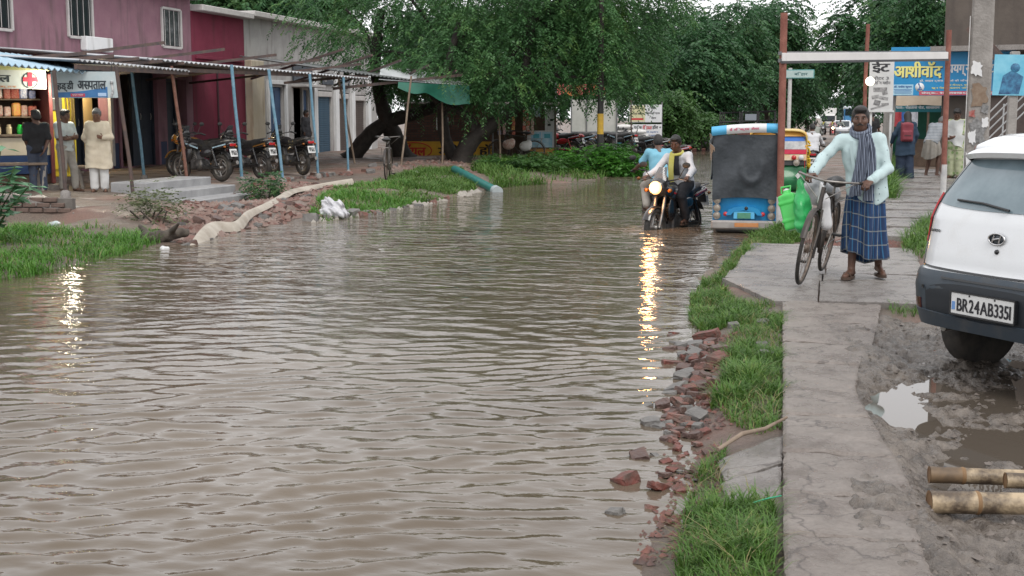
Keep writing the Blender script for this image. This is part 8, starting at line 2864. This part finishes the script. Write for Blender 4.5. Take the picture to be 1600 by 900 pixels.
# ---- bamboo poles lying at the near right
BAM = mat('bamboo', (.085, .06, .04), (.44, .34, .22), 4.5, rough=.5, bump=.3, contrast=(.47, .62), detail=9)
BAMD = mat('bamboo_dark', (.055, .04, .03), (.20, .13, .07), 6, rough=.6)
NODE = mat('bamboo_node', (.14, .07, .03), (.22, .13, .06), 9, rough=.7)
def bamboo(label, a, b, r, nodes, dark=0.0):
    a, b = Vector(a), Vector(b)
    t = thing('bamboo_pole', label, 'bamboo pole', a, group='bamboo poles lying on the mud')
    d = (b - a)
    L = d.length
    u = d.normalized()
    st = [0] + nodes + [L]
    for i in range(len(st) - 1):
        q0, q1 = st[i], st[i + 1]
        rr = r * (1 - .03 * i)
        pr = [(q0, rr), (q0 + .03, rr * .985), ((q0 + q1) / 2, rr * .975), (q1 - .03, rr * .985), (q1, rr * 1.01)]
        mb = MB()
        mb.tube([u * p for p, _ in pr], [q for _, q in pr], 16, cap=(i not in (0,)))
        mb.build('segment', BAMD if (i == 0 and dark) else BAM, t)
    for q in nodes:
        MB().tube([u * (q - .010), u * (q - .003), u * (q + .004), u * (q + .010)], [r * .97, r * 1.045, r * 1.045, r * .97], 16, cap=False).build('node', NODE, t)
    mb = MB()
    x_, y_, _ = frame_from(u)
    n = 18
    vs = [tuple((x_ * math.cos(2 * PI * k / n) + y_ * math.sin(2 * PI * k / n)) * rr) for rr in (r * 1.02, r * .78) for k in range(n)]
    vs = [tuple(Vector(v) - u * .002) for v in vs]
    mb.add(vs, [(k, (k + 1) % n, n + (k + 1) % n, n + k) for k in range(n)])
    mb.tube([u * .0 - u * .001, u * .09], [r * .78, r * .72], 14, cap=True)
    mb.build('cut_end', NODE, t)
    return t
zb = -.02
bamboo('thick dirty bamboo pole lying lowest at the bottom right corner', (.445, 5.30, -.0), (3.2, 5.86, -.02), .047, [.19, .52, .86, 1.2, 1.6, 2.0, 2.4], 0)
bamboo('bamboo pole with a blackened end behind the thick one', (.475, 5.72, -.0), (3.2, 6.10, -.02), .037, [.14, .62, 1.0, 1.4, 1.9, 2.3], 1)
bamboo('pale bamboo pole lying between the thick one and the blackened one', (.78, 5.66, .012), (3.2, 6.0, -.0), .034, [.3, .7, 1.1, 1.5, 2.0], 0)
bamboo('dark bamboo pole half sunk in the mud under the others', (.50, 5.50, -.05), (3.2, 5.95, -.06), .034, [.4, .9, 1.4, 1.9], 1)

# ---- left bank litter
CANV = mat('canvas_hose', (.32, .28, .23), (.46, .42, .36), 3, rough=.8, bump=.3, bscale=60)
path = [(-7.95, 15.0), (-8.25, 15.9), (-8.5, 16.8), (-8.42, 17.3), (-8.75, 18.4), (-9.0, 19.6), (-9.9, 22.3), (-10.4, 24.0), (-10.2, 25.2), (-9.8, 25.9)]
mb = MB()
PV = [Vector((a, b, gz(a, b) + .085 + .02 * math.sin(i * 2.2))) for i, (a, b) in enumerate(path)]
Q = []
for i in range(len(PV) - 1):
    p0, p1, p2, p3 = PV[max(i - 1, 0)], PV[i], PV[i + 1], PV[min(i + 2, len(PV) - 1)]
    for k in range(6):
        u = k / 6
        Q.append(.5 * ((2 * p1) + (p2 - p0) * u + (2 * p0 - 5 * p1 + 4 * p2 - p3) * u * u + (3 * p1 - p0 - 3 * p2 + p3) * u ** 3))
nq = len(Q)
def hose(u, v):
    i = min(int(u * (nq - 1)), nq - 2)
    fr_ = u * (nq - 1) - i
    p = Q[i].lerp(Q[i + 1], fr_)
    d = (Q[i + 1] - Q[i]).normalized()
    n = Vector((d.y, -d.x, 0)).normalized()
    wd = .062 + .02 * math.sin(11 * u)
    return p + n * (v - .5) * 2 * wd + Vector((0, 0, .025 * (1 - (2 * v - 1) ** 2) + .09 * (v - .5) * -1 * (1 + .6 * math.sin(7 * u))))
mb.grid(hose, 90, 8, True, .012)
tag(mb.build('canvas_hose', CANV), 'flat pale canvas hose snaking over the rubble of the left bank', 'hose')
o = link('plastic_heap', sdf_mesh('plastic_heap', [('e', (0, 0, .1), (.26, .2, .12), None, .02), ('e', (-.1, .05, .24), (.12, .1, .15), None, .05), ('e', (.12, -.02, .2), (.12, .1, .12), None, .05), ('e', (.2, -.1, .06), (.14, .12, .07), None, .05)], .02, None,
         lambda X, Y, Z: .028 * np.sin(26 * X + 14 * Z) * np.sin(22 * Y - 19 * Z) + .014 * np.sin(60 * X + 40 * Y + 50 * Z)), mat('crumpled_white', (.62, .62, .64), (.42, .42, .45), 9, rough=.4), None, (-7.95, 19.9, gz(-7.95, 19.9)), (0, 0, .4), (.8, .8, .85))
tag(o, 'crumpled white plastic heap at the left water edge before the grass', 'plastic sheet')
TEAL = mat('teal_pipe', (.012, .14, .125), (.02, .19, .17), 3, rough=.35)
t = thing('drain_pipe', 'thick teal pipe sloping from the left bank into the water', 'pipe', (-7.25, 28.0, -.10))
mb = MB()
pts = [(-.0, 0, .0), (-.7, 1.3, .10), (-1.5, 2.8, .22), (-2.2, 4.2, .30)]
mb.tube(pts, .10, 14, cap=False)
mb.build('pipe', TEAL, t)
q = MB().tube([(-.03, .05, .004), (.08, -.15, -.012)], .125, 14).build('collar', mat('pale_collar', (.32, .38, .40), (.4, .45, .46), 5, rough=.5), t)
# rubble over the left bank: bricks that can be told apart, then the crumbs as one mass
zone = [(-8.1, 15.2), (-9.4, 16.4), (-10.4, 18.8), (-10.9, 21.5), (-11.6, 23.6), (-11.4, 26), (-9.9, 26), (-9.2, 22.5), (-8.3, 19.6), (-8.35, 17.4), (-8.2, 15.8)]
pts = scatter(zone, 150, .4, 31)
for k, (x, y) in enumerate(pts):
    kd = rr_.choice(['half', 'brick', 'shard', 'stone', 'chunk'])
    isb = kd in ('half', 'brick')
    rubble(x, y, kd, rr_.choice([0, 1, 3]) if isb else rr_.choice([1, 2, 2, 3]), 0, rr_.uniform(.55, 1.15), 'broken brick lying on the left bank around the canvas hose' if isb else 'stone lying on the left bank around the canvas hose', 'broken bricks around the canvas hose' if isb else 'stones around the canvas hose')
# veranda edge stones
for k in range(34):
    y = 25.2 + 8.5 * rr_.random()
    x = -12.25 + rr_.gauss(0, .12) - (.5 if y > 32 else 0) + .9 * max(0, (y - 30) / 5)
    rubble(x + .35, y, 'chunk', rr_.choice([1, 2, 3]), 0, rr_.uniform(.8, 1.5), 'broken concrete stone along the crumbled veranda edge', 'stones along the veranda edge', 'stone')
for k in range(24):
    y = 19.2 + 9.0 * rr_.random()
    xl = float(np.interp(y, XL[:, 1], XL[:, 0]))
    rubble(xl - .05 + rr_.gauss(.0, .09), y, rr_.choice(['stone', 'chunk', 'half']), rr_.choice([2, 3, 2]), .0, rr_.uniform(.8, 1.3), 'pale stone at the foot of the left grass by the water', 'stones at the foot of the left grass', 'stone')
def crumbs(name, zone, n, size, m, seed, zf=ground_z, dz=.003):
    r = np.random.default_rng(seed)
    q = scatter(zone, n, .5, seed)
    z = zf(q[:, 0], q[:, 1]) + dz
    base = np.array([(1, 0, 0), (0, 1, 0), (-1, 0, 0), (0, -1, 0), (0, 0, .8), (0, 0, -.5)])
    fc = np.array([(0, 1, 4), (1, 2, 4), (2, 3, 4), (3, 0, 4)])
    s = size * (.4 + r.random((n, 1, 1)) ** 2 * 1.4) * (1 + .5 * r.normal(size=(n, 6, 3)) * .5)
    a = r.random(n) * 6.28
    ca_, sa_ = np.cos(a)[:, None], np.sin(a)[:, None]
    P = base[None] * s
    V = np.stack([P[..., 0] * ca_ - P[..., 1] * sa_ + q[:, 0:1], P[..., 0] * sa_ + P[..., 1] * ca_ + q[:, 1:2], P[..., 2] + z[:, None]], -1)
    F = (np.arange(n)[:, None, None] * 6 + fc[None]).reshape(-1, 3)
    return tag(link(name, np_mesh(name, V.reshape(-1, 3), F, False), m), kind='stuff')
CR = mat('rubble_crumbs', (.14, .06, .045), (.26, .20, .17), 3, rough=.7)
crumbs('rubble', zone, 3800, .045, CR, 71)
crumbs('rubble', [(-7.9, 18.8), (-8.1, 19.2), (-7.75, 21), (-7.6, 24), (-7.7, 28), (-7.3, 28), (-7.3, 23), (-7.4, 20.5)], 700, .05, mat('pale_crumbs', (.24, .22, .19), (.38, .35, .31), 3, rough=.8), 72)
crumbs('gravel', [(-.72, 4.6), (-.85, 7), (-.95, 9.5), (-.6, 9.5), (-.45, 7), (-.4, 4.6)], 1500, .014, mat('dark_crumbs', (.07, .05, .045), (.2, .08, .06), 6, rough=.6), 73)
crumbs('gravel', [(.3, 4.4), (.3, 11), (2.4, 11), (2.4, 4.4)], 1800, .011, mat('mud_crumbs', (.08, .065, .055), (.2, .17, .15), 5, rough=.6), 74, mud_z)
crumbs('gravel', [(-11.6, 32), (-12.2, 40), (-8.9, 40), (-8.6, 33)], 1300, .05, CR, 75)
crumbs('gravel', [(.9, 16.05), (1.0, 17.1), (-.25, 17.0), (-.3, 16.1)], 900, .03, mat('dark_crumbs', (.07, .05, .045)), 76)
# bottle and slipper on the flat ground before the brick wall
bt = thing('plastic_bottle', 'pale crushed plastic bottle lying before the broken brick wall', 'bottle', (-10.6, 16.0, gz(-10.6, 16.0) + .05), rot=(R(80), 0, R(60)))
MB().lathe([(.001, -.14), (.045, -.13), (.05, -.05), (.043, .0), (.05, .05), (.04, .1), (.016, .14)], n=14).build('body', mat('bottle_plastic', (.42, .5, .5), (.5, .56, .56), 9, rough=.2), bt)
MB().lathe([(.018, .14), (.018, .165), (.001, .168)], n=12).build('cap', WHITEW, bt)
for k, (x, y) in enumerate(((-10.75, 15.7), (-8.25, 14.8), (-10.2, 31.5), (-9.3, 36.0), (-9.0, 36.8))):
    o = link('litter', sdf_mesh('litter', [('e', (0, 0, 0), (.12, .07, .02), None, .01), ('e', (.06, .03, .02), (.06, .05, .03), None, .03)], .012, None, lambda X, Y, Z: .012 * np.sin(60 * X + 3 * k) * np.sin(50 * Y)), mat('litter_white', (.55, .56, .57), (.66, .66, .66), 9, rough=.5), None, (x, y, gz(x, y) + .03), (0, 0, k * 1.3))
    tag(o, ['scrap of white paper before the broken brick wall', 'white rag at the lower end of the canvas hose', 'white scrap on the far left grass by the parked bicycle', 'white scrap on the dirt below the snack kiosk', 'second white scrap below the snack kiosk, nearer the striped pole'][k], 'litter')
# driftwood lump where the left grass meets the water
o = link('stump', sdf_mesh('stump', [('c', (0, 0, 0), (.5, .15, .08), .10, .06, .03), ('c', (.3, .1, .05), (.45, -.15, .22), .05, .025, .03), ('c', (.1, 0, 0), (-.1, .2, .16), .06, .03, .03)], .018, None, lambda X, Y, Z: .012 * np.sin(40 * X + 20 * Y) * np.sin(35 * Z)), BARK2, None, (-8.75, 15.25, -.06), (0, 0, R(20)))
tag(o, 'dark broken wood lump at the end of the left grass bank', 'wood')
# a wire strung across, and cables to the shops
for k, (a, b, sag, lab) in enumerate((((1.95, 17.5, 5.8), (-18.3, 33, 4.9), .9, 'black cable strung from the thick utility pole to the mauve house'), ((1.95, 17.5, 5.9), (-.2, 60, 6.5), .7, 'black cable running from the thick utility pole along the road'))):
    A, B = Vector(a), Vector(b)
    o = MB().tube([A.lerp(B, i / 20) - Vector((0, 0, sag * 4 * (i / 20) * (1 - i / 20))) for i in range(21)], .009, 5).build('cable', BLACK)
    tag(o, lab, 'cable')
